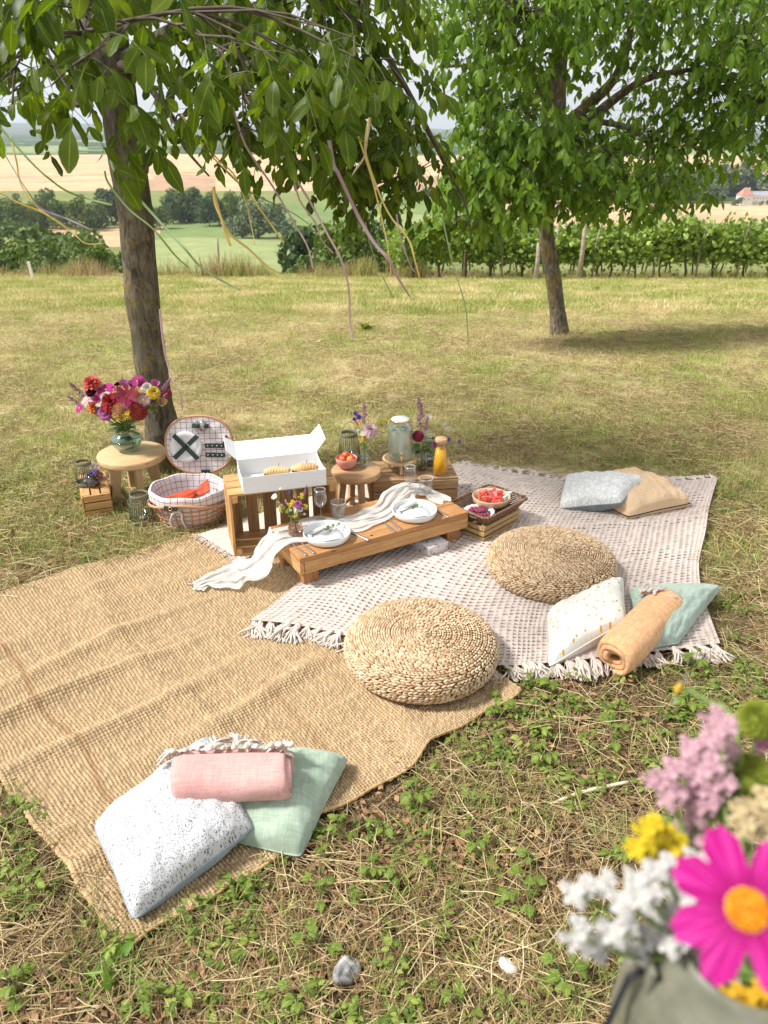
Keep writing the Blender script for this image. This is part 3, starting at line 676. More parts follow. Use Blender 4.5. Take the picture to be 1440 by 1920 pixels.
# ------------------------------------------------------------------ walnut trees
def m_bark(name, dark, light, lichen, lichen_amt):
    dark, light = tone_of(dark, 1.3), tone_of(light, 1.3)
    t = NT(name); v = t.coord('Object', (1, 1, 0.28)); fis = t.noise(v, 42, 6, 0.65, 0.8); big = t.noise(t.coord('Object'), 3.5, 5); sm = t.noise(t.coord('Object'), 28, 5)
    col = t.ramp(fis, [(0.30, tuple(x * 0.35 for x in dark)), (0.46, dark), (0.66, light)])
    grey = t.ramp(big, [(0.4, (0.8, 0.8, 0.8)), (0.62, (1.25, 1.25, 1.22))]); col = t.mix(1.0, col, grey, 'MULTIPLY')
    lf = t.ramp(t.math('ADD', t.math('MULTIPLY', big, 0.45), t.math('MULTIPLY', sm, 0.55)), [(lichen_amt, (0, 0, 0)), (lichen_amt + 0.05, (1, 1, 1))])
    col = t.mix(t.math('MULTIPLY', lf, 0.8), col, lichen)
    moss = t.ramp(t.noise(t.coord('Object'), 6, 4, 0.6), [(0.5, (0, 0, 0)), (0.64, (1, 1, 1))]); col = t.mix(t.math('MULTIPLY', moss, 0.4), col, (0.09, 0.09, 0.03))
    return t.done(t.principled(col, 0.92, t.bump(t.math('ADD', fis, t.math('MULTIPLY', sm, 0.4)), 0.9, 0.012), spec=0.15))
bark_near = m_bark('walnut_bark', (0.088, 0.074, 0.050), (0.165, 0.145, 0.105), (0.26, 0.17, 0.03), 0.565)
bark_far = m_bark('walnut_bark_lichen', (0.115, 0.09, 0.06), (0.24, 0.215, 0.18), (0.27, 0.17, 0.03), 0.545)
mat_branch = m_plain('twig_bark', (0.055, 0.04, 0.028), 0.9, (0.11, 0.085, 0.06), 14, bump=0.3)
mat_rachis = m_plain('leaf_stalk', (0.09, 0.12, 0.03), 0.6)
leaf_left = m_leaf('walnut_leaf_shaded', (0.026, 0.054, 0.005), (0.052, 0.092, 0.008), (0.11, 0.15, 0.015), trans=0.58, rough=0.42, spec=0.28)  # shade of the near crown is put into these darker leaf greens
leaf_right = m_leaf('walnut_leaf_lit', (0.048, 0.10, 0.012), (0.085, 0.16, 0.018), (0.16, 0.24, 0.032), trans=0.50, rough=0.40, spec=0.32)  # same kind of leaf, sunlight put into its lighter greens

def leaflet(seed, st=5):
    """unit leaflet along x: folded on its midrib, drooping at the tip; returns V, F, uv"""
    r = np.random.default_rng(seed); V = []; U = []; F = []; w = r.uniform(0.22, 0.29); fold = r.uniform(0.05, 0.3); droop = r.uniform(0.05, 0.5); tw = r.uniform(-0.9, 0.9)
    wav = r.uniform(0, 6.28)
    for k in range(st + 1):
        x = k / st; ww = w * (math.sin(math.pi * min(1, x ** 1.1 * 0.96 + 0.02)) ** 0.62) + 0.004; z = -droop * x * x
        for j, s in enumerate((-1, 0, 1)):
            a = tw * x; y = s * ww; zz = z + abs(s) * ww * (fold + 0.22 * math.sin(x * 7 + wav + s)); 
            V.append((x, y * math.cos(a) - (zz - z) * math.sin(a), z + y * math.sin(a) + (zz - z) * math.cos(a))); U.append((0.5 + 0.5 * s, x))
    for k in range(st):
        b = 3 * k; F += [(b, b + 3, b + 4, b + 1), (b + 1, b + 4, b + 5, b + 2)]
    return np.array(V), np.array(F), np.array(U)
def frames(X, N):
    X = X / np.linalg.norm(X, axis=1)[:, None]; Y = np.cross(N, X); Y /= np.linalg.norm(Y, axis=1)[:, None] + 1e-9; Z = np.cross(X, Y)
    return np.stack([X, Y, Z], 2)
def join_leaves(name, pos, M, size, tmpl, which):
    VV, FF, UU = [], [], []; b = 0
    for k, (V, F, U) in enumerate(tmpl):
        s = np.where(which == k)[0]
        if not len(s): continue
        W = np.einsum('nij,vj->nvi', M[s], V) * size[s][:, None, None] + pos[s][:, None, :]
        VV.append(W.reshape(-1, 3)); FF.append((F[None] + (np.arange(len(s)) * len(V))[:, None, None]).reshape(-1, 4) + b); UU.append(np.tile(U, (len(s), 1))); b += len(s) * len(V)
    return mesh_np(name, np.concatenate(VV), np.concatenate(FF), uv=np.concatenate(UU))
def project(P):
    d = P - np.array([0, 0, CAM_H]); dep = d[:, 1] * cP - d[:, 2] * sP; u = d[:, 1] * sP + d[:, 2] * cP
    return 720 + FPX * d[:, 0] / dep, 960 - FPX * u / dep, dep

def walnut(root, blobs, world_blobs, leafmat, size, seed, n_parts, st, branch_from, minleaf=5):
    """compound leaves hung through the blobs; the largest in the picture are single leaf parts, the rest one joined foliage part"""
    r = np.random.default_rng(seed); tm = [leaflet(seed + k, st) for k in range(6)]; tmes = []
    for V, F, U in tm:
        me = mesh_np('leaf', V, F, uv=U); me.materials.append(leafmat); tmes.append(me)
    pos, X, N, S = [], [], [], []; stalk = MB(); o0 = np.array(root.location)
    def compound(B, out):
        n = r.integers(2, 4) ; L = size * r.uniform(1.9, 3.0); d = np.array([out[0], out[1], r.uniform(-0.9, 0.15)]); d /= np.linalg.norm(d)
        pts = [B]; q = B.copy(); dd = d.copy(); seg = 4
        for k in range(seg):
            q = q + dd * L / seg; pts.append(q.copy()); dd = dd + np.array([0, 0, -0.22]); dd /= np.linalg.norm(dd)
        stalk.add(*tube_vf(pts, [0.0014 * size / 0.11] * (seg + 1), 3, cap=False))
        side = np.cross(dd, [0, 0, 1]); side /= np.linalg.norm(side) + 1e-9
        for k in range(n):
            f = (k + 1.2) / (n + 0.6) * seg; i = min(int(f), seg - 1); p = pts[i] + (pts[i + 1] - pts[i]) * (f - i)
            for sgn in (-1, 1):
                if r.uniform() < 0.06: continue
                pos.append(p); x = dd * 0.35 + side * sgn * r.uniform(0.5, 0.95) + np.array([0, 0, -r.uniform(0.1, 0.9)]) + r.normal(0, 0.18, 3); X.append(x)
                N.append(np.array([0, 0, 1.0]) + dd * 0.6 + r.normal(0, 0.38, 3)); S.append(size * r.uniform(0.5, 1.15) * (0.75 + 0.25 * (k + 1) / n))
        pos.append(pts[-1]); X.append(dd + np.array([0, 0, -0.4]) + r.normal(0, 0.2, 3)); N.append(np.array([0, 0, 1.0]) + r.normal(0, 0.35, 3)); S.append(size * r.uniform(1.0, 1.3))
    twigs = MB(); main = []
    for (px, py, Y, rx, ry, rY, cnt) in blobs:
        c = np.array(atY(px, py, Y)); sc = Y / FPX * 1.05
        tips = []
        for k in range(cnt):
            u = r.normal(0, 0.5, 3); u = u / max(1, np.linalg.norm(u) / 1.0)
            B = c + np.array([u[0] * rx * sc, u[1] * rY, u[2] * ry * sc + 0.5 * size]); out = u[:2] + r.normal(0, 0.5, 2); out /= np.linalg.norm(out) + 1e-6
            compound(B, out); tips.append(B)
        main.append((c, rx * sc, tips))
    for (c, rad, cnt) in world_blobs:
        for k in range(cnt):
            u = r.normal(size=3); u /= np.linalg.norm(u); u *= r.uniform(0.4, 1.0)
            B = np.array(c) + u * np.array(rad); compound(B, u[:2] + r.normal(0, 0.4, 2))
    for (c, rr_, tips) in main:
        s = min(branch_from, key=lambda p: (Vector(p) - Vector(c)).length); s = Vector(s); e = Vector(c) + Vector((0, 0, 0.25 * rr_))
        mid = s.lerp(e, 0.5) + Vector((r.normal(0, 0.05), r.normal(0, 0.05), 0.12 * (e - s).length)); L = (e - s).length
        path = spline([s, mid, e], 8)
        twigs.add(*tube_vf(path, list(np.linspace(min(0.010, 0.004 + 0.004 * L), 0.003, 9)), 5, cap=False))
        for B in tips[::2]:
            k = path[4 + int(r.integers(0, 5))]; Bv = Vector(B); twigs.add(*tube_vf([k, k.lerp(Bv, 0.5) + Vector((0, 0, 0.05 * (Bv - k).length)), Bv], [0.0045, 0.003, 0.002], 4, cap=False))
    pos = np.array(pos); M = frames(np.array(X), np.array(N)); S = np.array(S); which = r.integers(0, 6, len(pos))
    px, py, dep = project(pos); big = S / dep * ((px > 4) & (px < 1436) & (py > 2) & (py < 700) & (dep > 0.3)); order = np.argsort(-big)[:n_parts]; mask = np.zeros(len(pos), bool); mask[order] = True
    for i in order:
        o = bpy.data.objects.new('leaf', tmes[which[i]]); COL.objects.link(o); o.parent = root
        Mx = Matrix([list(M[i][k] * S[i]) + [pos[i][k] - o0[k]] for k in range(3)] + [[0, 0, 0, 1]]); o.matrix_local = Mx
    rest = ~mask
    f = link('foliage', join_leaves('foliage', pos[rest] - o0, M[rest], S[rest], tm, which[rest]), leafmat, root); stuffpart(f)
    b = link('stalks', stalk.mesh('stalks'), mat_rachis, root, loc=-root.location); stuffpart(b)
    b = link('twigs', twigs.mesh('twigs'), mat_branch, root, loc=-root.location); stuffpart(b)
    print('leaflets', len(pos))

def rough_trunk(pts, rad, seed, n=22, flare=None, sub=1):
    """trunk tube with lumps and a root flare, local to its first point"""
    P = spline(pts, 40); rr = interp_list(rad, 40); V, F = tube_vf(P, rr, n); V2 = []
    for i, v in enumerate(V):
        k = i // n; c = P[min(k, 40)]; d = v - c
        s = 1 + 0.10 * mnoise.noise(v * 4 + Vector((seed, 0, 0))) + 0.05 * mnoise.noise(v * 14)
        if flare and k < flare[0]: s *= 1 + flare[1] * (1 - k / flare[0]) ** 2 * (1 + 0.35 * math.sin(3 * math.atan2(d.y, d.x) + seed))
        V2.append(c + d * s)
    return V2, F

# near tree: the trunk stands behind the picnic basket, its branches reach over the camera
TB = at(311, 880, -0.0)
tl = thing('walnut_tree', 'nearer walnut tree, its dark leaves overhanging the picnic, brown trunk behind the basket', 'tree', TB)
cpts = [(312, 882, 0), (304, 800, 0.0), (285, 700, 0.02), (268, 560, 0.02), (257, 430, 0.0), (240, 320, 0), (228, 230, 0), (215, 130, 0), (205, 30, 0.05)]
tp = [atY(px, py, TB.y + dy) - TB for px, py, dy in cpts]; tp[0].z = -0.06
obj('trunk', rough_trunk(tp, [0.098, 0.092, 0.088, 0.090, 0.088, 0.089, 0.092, 0.086, 0.075], 2, flare=(9, 0.45)), bark_near, tl)
kn = atY(262, 315, TB.y - 0.085) - TB
obj('knot', lathe_vf([(0.0, -0.004), (0.012, 0.0), (0.022, 0.012), (0.034, 0.016), (0.042, 0.006), (0.05, -0.02)], 18), bark_near, tl, kn, (R(90), 0, R(28)))
def limb(root, name, pts, rad, m, o0): return obj(name, tube_vf([Vector(p) - o0 for p in spline(pts, 14)], interp_list(rad, 14), 9), m, root)
top = TB + tp[-1]; t2 = TB + tp[-2]
limb(tl, 'branch', [top - Vector((0, 0, .05)), top + Vector((0.05, 0.05, 0.8)), top + Vector((0.3, 0.2, 1.9))], [0.075, 0.06, 0.03], bark_near, TB)
limb(tl, 'branch', [t2, atY(330, 60, 4.1), atY(400, 46, 3.9), atY(470, 28, 3.6), atY(560, -20, 3.7)], [0.05, 0.042, 0.04, 0.036, 0.025], bark_near, TB)
limb(tl, 'branch', [top, atY(190, -60, 3.6), atY(160, 10, 2.9), atY(158, 60, 2.6), atY(135, 165, 2.4)], [0.05, 0.03, 0.016, 0.011, 0.006], mat_branch, TB)
limb(tl, 'branch', [atY(560, -20, 3.7), atY(690, 60, 4.0), atY(770, 180, 4.1), atY(835, 310, 4.15), atY(872, 380, 4.15), atY(884, 440, 4.15)], [0.025, 0.016, 0.012, 0.009, 0.006, 0.003], mat_branch, TB)
limb(tl, 'branch', [atY(470, 28, 3.6), atY(520, 150, 3.9), atY(600, 260, 4.1), atY(690, 350, 4.2), atY(700, 410, 4.2)], [0.02, 0.014, 0.01, 0.007, 0.004], mat_branch, TB)
limb(tl, 'branch', [t2, atY(250, 130, 4.1), atY(330, 230, 4.0), atY(345, 275, 3.95), atY(392, 330, 3.9)], [0.03, 0.02, 0.012, 0.008, 0.004], mat_branch, TB)
limb(tl, 'branch', [top, top + Vector((-0.7, -0.1, 0.7)), top + Vector((-1.6, 0.1, 1.1))], [0.05, 0.035, 0.015], bark_near, TB)
starts = [tuple(x) for x in (top, t2, atY(400, 46, 3.9), atY(470, 28, 3.6), atY(560, -20, 3.7), atY(690, 60, 4.0), atY(770, 180, 4.1), atY(835, 310, 4.15), atY(600, 260, 4.1), atY(690, 350, 4.2), atY(160, 10, 2.9), atY(158, 60, 2.6), atY(330, 230, 4.0))]
BL = [(150, 90, 2.15, 120, 110, .28, 20), (170, 200, 2.0, 100, 90, .22, 12), (150, 280, 1.95, 60, 50, .18, 6), (50, 50, 2.4, 90, 90, .35, 16), (25, 270, 2.2, 35, 90, .18, 6), (240, 30, 2.4, 110, 60, .3, 11),
      (430, 50, 2.7, 130, 100, .5, 40), (590, 90, 2.8, 140, 120, .5, 52), (690, 70, 2.9, 60, 90, .45, 24), (560, 200, 2.3, 120, 80, .25, 13), (445, 190, 2.1, 70, 100, .2, 8), (665, 190, 2.2, 60, 80, .2, 7),
      (480, 260, 3.3, 85, 70, .4, 24), (630, 270, 3.2, 120, 110, .5, 52), (690, 350, 3.3, 85, 80, .5, 38), (620, 350, 3.4, 70, 60, .4, 20), (712, 230, 3.2, 34, 75, .35, 15), (768, 410, 3.3, 45, 55, .3, 16),
      (855, 450, 3.3, 28, 28, .15, 6), (680, 430, 3.4, 45, 35, .25, 9), (375, 300, 3.9, 60, 45, .25, 15), (350, 245, 3.95, 40, 25, .2, 5), (50, 150, 4.2, 80, 110, .5, 34), (20, 250, 3.9, 35, 60, .3, 8),
      (130, 70, 4.3, 110, 90, .5, 40), (320, 20, 4.4, 120, 80, .5, 36), (440, 160, 4.2, 70, 80, .4, 24), (290, -10, 3.2, 100, 50, .4, 18), (500, 170, 3.9, 80, 90, .4, 25), (680, 230, 3.9, 75, 110, .4, 30), (757, 345, 3.5, 24, 50, .3, 7), (460, 340, 3.6, 50, 25, .2, 6)]
BL = [(a, b - (64 if b < 440 else 22), c * 1.13 if c < 2.45 else (c + 0.95 if c < 3.6 and a > 390 else c), e * 0.9, f * 0.8, g, int(h * (0.9 if c < 2.45 else 1.22) + .5)) for a, b, c, e, f, g, h in BL]
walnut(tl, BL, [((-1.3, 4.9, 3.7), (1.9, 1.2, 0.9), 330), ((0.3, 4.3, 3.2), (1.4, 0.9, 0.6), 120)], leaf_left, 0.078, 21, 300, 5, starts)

# far tree
RB = ground_at(1050, 628)
tr = thing('walnut_tree', 'farther walnut tree with bright green crown and lichen covered trunk in front of the vineyard', 'tree', RB)
rp = [(1050, 632, 0), (1046, 590, 0), (1040, 540, 0), (1032, 490, 0), (1024, 440, 0), (1027, 360, 0), (1036, 290, 0), (1042, 245, 0)]
rt = [atY(px, py, RB.y) - RB for px, py, _ in rp]; rt[0].z = -0.08; k_ = RB.y / FPX * 1.06
obj('trunk', rough_trunk(rt, [15 * k_, 13.5 * k_, 13 * k_, 13 * k_, 12.5 * k_, 12.5 * k_, 13 * k_, 14 * k_], 9, flare=(8, 0.40)), bark_far, tr)
Y = RB.y
for pts, rad in (([(1042, 250), (1045, 170), (1052, 90), (1060, 0), (1070, -80)], (18, 14, 11, 8, 5)), ([(1044, 250), (1100, 200), (1150, 150), (1175, 90), (1190, 0)], (13, 9, 7, 6, 4)), ([(1048, 262), (1105, 225), (1160, 180), (1220, 145), (1300, 130)], (12, 9, 7, 5, 3)),
                 ([(1040, 220), (1010, 160), (985, 110), (960, 60)], (9, 6, 4, 3)), ([(1036, 300), (960, 250), (900, 230), (860, 235)], (7, 5, 4, 2)), ([(1030, 370), (960, 350), (900, 370), (850, 380)], (7, 5, 4, 2)), ([(1042, 262), (1110, 275), (1180, 340), (1250, 370)], (6, 4, 3, 2)),
                 ([(1105, 225), (1190, 245), (1230, 300), (1240, 360), (1290, 400)], (5, 4, 3, 3, 2)), ([(985, 110), (900, 120), (820, 125)], (5, 3, 2)), ([(1300, 130), (1360, 170), (1430, 230)], (5, 3, 2))):
    n = len(pts); limb(tr, 'branch', [atY(a, b, Y + 0.25 * math.sin(i * 1.7 + a)*(i > 0) ) for i, (a, b) in enumerate(pts)], [x * k_ for x in rad], bark_far, RB)
rs = [tuple(atY(a, b, Y)) for a, b in ((1042, 245), (1045, 170), (1052, 90), (1100, 200), (1150, 150), (1175, 90), (1160, 180), (1220, 145), (985, 110), (960, 250), (900, 230), (960, 350), (900, 370), (1110, 275), (1180, 340), (1240, 360), (1230, 300), (900, 120), (1360, 170))]
d_ = Y - 9.0
BR = [(860, 30, 8.6, 70, 45, .6, 30), (960, 70, 8.4, 110, 90, .7, 80), (1100, 30, 8.8, 140, 55, .8, 80), (1280, 50, 8.9, 150, 80, .8, 105), (1400, 130, 8.7, 80, 100, .7, 70), (900, 170, 8.3, 60, 70, .5, 36), (938, 270, 8.2, 58, 70, .5, 48),
      (895, 360, 8.1, 42, 55, .4, 28), (955, 350, 8.1, 80, 65, .5, 58), (1000, 270, 8.1, 60, 55, .4, 34), (885, 420, 8.1, 50, 35, .3, 20), (1080, 320, 8.7, 80, 70, .6, 46), (1150, 365, 8.5, 80, 50, .5, 44), (1085, 405, 8.5, 70, 30, .4, 22),
      (1225, 385, 8.7, 55, 35, .4, 20), (1215, 300, 9.1, 80, 60, .6, 28), (1300, 320, 8.9, 55, 45, .4, 20), (1215, 180, 9.0, 80, 50, .6, 18), (1330, 220, 8.9, 90, 65, .6, 60), (1420, 240, 8.7, 50, 50, .5, 36), (1285, 385, 8.8, 35, 18, .2, 7), (1425, 320, 8.5, 22, 35, .2, 6), (1000, 180, 9.4, 60, 60, .4, 26), (960, 420, 8.2, 40, 22, .3, 10), (1120, 120, 9.3, 40, 40, .4, 7)]
BR = [(a, b - 30, c + d_, e, f, g, int(h * 2.2)) for a, b, c, e, f, g, h in BR]
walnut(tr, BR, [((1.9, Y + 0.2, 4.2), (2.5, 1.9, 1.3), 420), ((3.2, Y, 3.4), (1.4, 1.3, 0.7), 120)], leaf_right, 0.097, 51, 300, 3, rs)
# ------------------------------------------------------------------ woven jute rug
def m_tone(name, rough=0.95, bump=0.4, bs=300, fuzz=0.35, bdist=0.002):
    t = NT(name); a = t.n.new('ShaderNodeVertexColor'); a.layer_name = 'tone'; v = t.coord('Object')
    c = t.mix(fuzz, a.outputs['Color'], t.ramp(t.noise(v, bs, 4), [(0.3, (0.72, 0.70, 0.66)), (0.7, (1.2, 1.2, 1.2))]), 'MULTIPLY')
    return t.done(t.principled(c, rough, t.bump(t.noise(v, bs, 3), bump, bdist), spec=0.12, sheen=0.05))
mat_jute = m_tone('jute_yarn')
A, B, C_, D = [Vector((p[0], p[1], 0)) for p in JUTE]        # near corner, right corner, far corner, left corner
NU, NVv, SU, SV = 142, 186, 4, 4
u = np.arange(NU * SU + 1) / SU; v = np.arange(NVv * SV + 1) / SV; UU, VV_ = np.meshgrid(u, v, indexing='ij'); fu = UU / NU; fv = VV_ / NVv
P0 = [np.array(q) for q in (A, B, C_, D)]
def bil(fu, fv, P): return (1 - fu)[..., None] * (1 - fv)[..., None] * P[0] + fu[..., None] * (1 - fv)[..., None] * P[1] + fu[..., None] * fv[..., None] * P[2] + (1 - fu)[..., None] * fv[..., None] * P[3]
XY = bil(fu, fv, P0)
kid = (np.floor(np.minimum(UU, NU - 1e-3)).astype(int) * 1000 + np.floor(np.minimum(VV_, NVv - 1e-3)).astype(int)); kr = rng.uniform(0, 1, 150000)[kid]
# the yarn wanders
wu = 0.30 * np.sin(fv * 31 + 3 * np.sin(fu * 5)) + 0.22 * np.sin(fv * 83 + fu * 9); XY[..., 0] += wu * 0.006; XY[..., 1] += wu * 0.004
bumpk = np.abs(np.sin(np.pi * UU)) ** 0.55 * np.abs(np.sin(np.pi * VV_)) ** 0.55
z = 0.008 + 0.0085 * bumpk * (0.6 + 0.6 * kr)
rl = np.zeros_like(z)
for (v0, amp, wd, wob) in ((0.17, 0.008, 0.02, 0.5), (0.30, 0.016, 0.020, 1.3), (0.42, 0.013, 0.018, 2.2), (0.55, 0.017, 0.017, 0.2), (0.66, 0.012, 0.020, 4.0), (0.78, 0.013, 0.020, 5.0), (0.88, 0.008, 0.02, 3.3)):
    c0 = v0 + 0.05 * (fu - 0.3) + 0.012 * np.sin(fu * 9 + wob); rl += 2.3 * amp * np.exp(-((fv - c0) / wd) ** 2) * (0.55 + 0.45 * np.sin(fu * 7 + wob * 3)) * np.clip(1.15 - fu * 0.9, 0.0, 1)
for (u0, amp) in ((0.35, 0.006), (0.7, 0.006)): rl += 2.3 * amp * np.exp(-((fu - u0 - 0.02 * np.sin(fv * 8)) / 0.03) ** 2)
under = (inpoly(XY.reshape(-1, 3)[:, :2], [(-0.72, 2.60), (-0.15, 2.36), (0.7, 2.1), (1.6, 2.2), (2.2, 4.4), (0.3, 4.6)]) | inpoly(XY.reshape(-1, 3)[:, :2], [(-1.0, 3.35), (-0.62, 3.05), (0.4, 3.8), (0, 4.3)])).reshape(XY.shape[:2]).astype(float)
kk = np.ones(41) / 41
for ax in (0, 1): under = np.apply_along_axis(lambda q: np.convolve(np.pad(q, 20, 'edge'), kk, 'valid'), ax, under)
rl *= 1 - np.clip(under * 1.6, 0, 1)
rl += np.exp(-(fv / 0.05) ** 2) * (0.013 + 0.013 * np.sin(fu * 19 + 0.6)) * np.clip(fu * 3, 0, 1)
off = np.exp(-(fv / 0.10) ** 2) * (0.012 * np.sin(fu * 17 + 0.5) + 0.008 * np.sin(fu * 37)); XY[..., 0] -= off * 0.66; XY[..., 1] += off * 0.74
off2 = np.exp(-(fu / 0.08) ** 2) * (0.008 * np.sin(fv * 13) + 0.004 * np.sin(fv * 41)); XY[..., 0] += off2 * .7; XY[..., 1] += off2 * .6
z += rl
base = np.array([0.45, 0.322, 0.185]); tone = base * (0.72 + 0.5 * kr)[..., None]
ln = 0.5 + 0.5 * np.array([mnoise.noise((i * 0.45, 0.0, 7.0)) for i in range(NVv + 1)]); rowt = ln[np.floor(VV_).astype(int)]; tone *= (0.86 + 0.28 * rowt)[..., None]
cn = np.array([mnoise.noise((0.0, i * 0.4, 3.0)) for i in range(NU + 1)]); tone *= (1 + 0.12 * cn[np.floor(UU).astype(int)])[..., None]
rust = np.exp(-((fu - 0.13 - 0.01 * np.sin(fv * 20)) / 0.006) ** 2) * (fv > 0.1) + 0.6 * np.exp(-((fu - 0.52) / 0.01) ** 2) * (fv < .35)
tone = tone * (1 - 0.5 * rust[..., None]) + np.array([0.26, 0.12, 0.05]) * 0.5 * rust[..., None]
ii = np.arange(UU.size).reshape(UU.shape)
F = np.stack([ii[:-1, :-1], ii[1:, :-1], ii[1:, 1:], ii[:-1, 1:]], -1).reshape(-1, 4)
V = np.stack([XY[..., 0], XY[..., 1], z], -1).reshape(-1, 3)
jr = thing('jute_rug', 'large golden woven jute rug lying crooked on the grass under the front cushions', 'rug', (0, 0, 0))
link('weave', mesh_np('weave', V, F, col=tone.reshape(-1, 3)), mat_jute, jr)
# rolled selvedge all round
mat_edge = m_plain('jute_edge', (0.36, 0.23, 0.11), 0.95, (0.50, 0.34, 0.17), 60, bump=0.5, bscale=160)
G3 = V.reshape(*UU.shape, 3)
for line in (G3[:, 0], G3[-1, :], G3[:, -1], G3[0, :]):
    q = [Vector(p) for p in line[::3]]; obj('selvedge', tube_vf([p - Vector((0, 0, 0.003)) for p in q], [0.0065 * (1 + 0.25 * math.sin(i * 1.9)) for i in range(len(q))], 6), mat_edge, jr)

# ------------------------------------------------------------------ waffle blanket with tassels
def coons(bot, top, left, right, fu, fv):
    def cv(c, f):
        S = np.array([tuple(p) for p in spline([Vector((*p, 0)) if len(p) == 2 else p for p in c], 60)]); x = np.linspace(0, 1, 61)
        return np.stack([np.interp(f, x, S[:, k]) for k in range(3)], -1)
    b, t_, l, r = cv(bot, fu), cv(top, fu), cv(left, fv), cv(right, fv)
    c00, c10, c01, c11 = [np.array((*p, 0) if len(p) == 2 else p, float) for p in (bot[0], bot[-1], top[0], top[-1])]
    f_, g_ = fu[..., None], fv[..., None]
    return (1 - g_) * b + g_ * t_ + (1 - f_) * l + f_ * r - ((1 - f_) * (1 - g_) * c00 + f_ * (1 - g_) * c10 + (1 - f_) * g_ * c01 + f_ * g_ * c11)
def p2(px, py): q = at(px, py, 0.02); return (q.x, q.y)
BOT = [p2(470, 1168), p2(560, 1175), p2(655, 1195), p2(800, 1240), p2(940, 1250), p2(1020, 1245), p2(1130, 1235), p2(1240, 1222), p2(1350, 1208)]
TOP = [p2(850, 872), p2(930, 884), p2(1020, 897), p2(1090, 908), p2(1180, 905), p2(1260, 905), p2(1345, 898)]
LEFT = [p2(470, 1168), (-0.30, 3.05), (0.02, 3.7), p2(850, 872)]
RIGHT = [p2(1350, 1208), p2(1320, 1130), p2(1310, 1060), p2(1322, 1000), p2(1330, 950), p2(1345, 898)]
NU, NVv, S = 62, 68, 5
u = np.arange(NU * S + 1) / S; v = np.arange(NVv * S + 1) / S; UU, VV_ = np.meshgrid(u, v, indexing='ij')
wob = 0.5 * np.sin(UU / 4.2 + 0.4 * np.sin(VV_ / 11)) + 0.35 * np.sin(UU / 14 + VV_ / 17); wob2 = 0.4 * np.sin(VV_ / 6.0 + UU / 19)
win = np.minimum(np.minimum(UU, NU - UU) / 4, np.minimum(VV_, NVv - VV_) / 4).clip(0, 1)
fu = (UU + wob2 * win) / NU; fv = (VV_ + wob * win) / NVv
XY = coons(BOT, TOP, LEFT, RIGHT, fu, fv)
cu, cv_ = UU % 1, VV_ % 1
rib = np.maximum(np.cos(2 * np.pi * cu), np.cos(2 * np.pi * cv_)); z = 0.0205 + 0.0055 * rib
und = np.array([mnoise.fractal((x * 3.2, y * 3.2, 2.0), 1.0, 2.0, 3) for x, y in XY[::5, ::5, :2].reshape(-1, 2)]).reshape(XY[::5, ::5].shape[:2])
und = np.repeat(np.repeat(und, 5, 0), 5, 1)[:UU.shape[0], :UU.shape[1]]
k = np.ones(9) / 9
for ax in (0, 1): und = np.apply_along_axis(lambda q: np.convolve(np.pad(q, 4, 'edge'), k, 'valid'), ax, und)
z += 0.013 * (und + 0.3).clip(0) + 0.010 * np.exp(-((fv - 0.62 - 0.1 * fu) / 0.02) ** 2) * (fu > 0.5) + 0.008 * np.exp(-((fu - 0.8) / 0.02) ** 2)
ii = np.arange(UU.size).reshape(UU.shape)
hu = (np.arange(NU * S) % S); hv = (np.arange(NVv * S) % S); HU, HV = np.meshgrid(hu, hv, indexing='ij')
hem = 2 * S; IU, IV = np.meshgrid(np.arange(NU * S), np.arange(NVv * S), indexing='ij')
skip = (rng.uniform(0, 1, (NU, NVv)) < 0.10)[IU // S, IV // S]; narrow = (rng.uniform(0, 1, (NU, NVv)) < 0.3)[IU // S, IV // S] & (HV == 2)
hole = ~skip & ~narrow & np.isin(HU, (1, 2, 3)) & np.isin(HV, (1, 2)) & (IU >= hem) & (IU < NU * S - hem) & (IV >= S) & (IV < NVv * S - S)
Fq = np.stack([ii[:-1, :-1], ii[1:, :-1], ii[1:, 1:], ii[:-1, 1:]], -1)[~hole]
kr = rng.uniform(0, 1, (NU + 1, NVv + 1))[np.floor(UU).astype(int), np.floor(VV_).astype(int)]
tone = np.array([0.56, 0.47, 0.415]) * (0.9 + 0.2 * kr)[..., None]
wb = thing('waffle_blanket', 'large beige pink open weave waffle blanket with thick tassels under the poufs', 'blanket', (0, 0, 0))
mat_waffle = m_tone('waffle_yarn', bs=420, fuzz=0.25)
link('weave', mesh_np('weave', np.stack([XY[..., 0], XY[..., 1], z], -1).reshape(-1, 3), Fq, col=tone.reshape(-1, 3)), mat_waffle, wb, solid=0.003)
mat_tassel = m_plain('tassel_yarn', (0.44, 0.37, 0.32), 0.95, (0.56, 0.485, 0.425), 90, bump=0.4)
def tassel_mesh(seed, L=0.1, n=13, spread=0.3):
    r = np.random.default_rng(seed); m = MB()
    for k in range(n):
        a = r.normal(0, spread); pts = [Vector((r.normal(0, .004), 0, 0.012))]; d = Vector((math.sin(a * .4), -math.cos(a * .4), 0.25)); p = pts[0].copy()
        for j in range(6):
            p = p + d.normalized() * L / 6; p.z = max(p.z, 0.003 + 0.002 * k / n); d = d + Vector((r.normal(0, .35) + a * 0.2, r.normal(0, .1), -0.25 + r.normal(0, .16))); pts.append(p.copy())
        m.add(*tube_vf(pts, [0.0042, 0.0046, 0.0047, 0.0045, 0.0042, 0.0038, 0.003], 5))
    v = sphere_vf(0.012, 8, 6, (0, 0.0, 0.012), (0.9, 1.2, 0.8)); m.add(*v); return m.mesh('tassel')
tas = [tassel_mesh(500 + k, 0.085 + 0.012 * (k % 3)) for k in range(6)]
for me in tas: me.materials.append(mat_tassel)
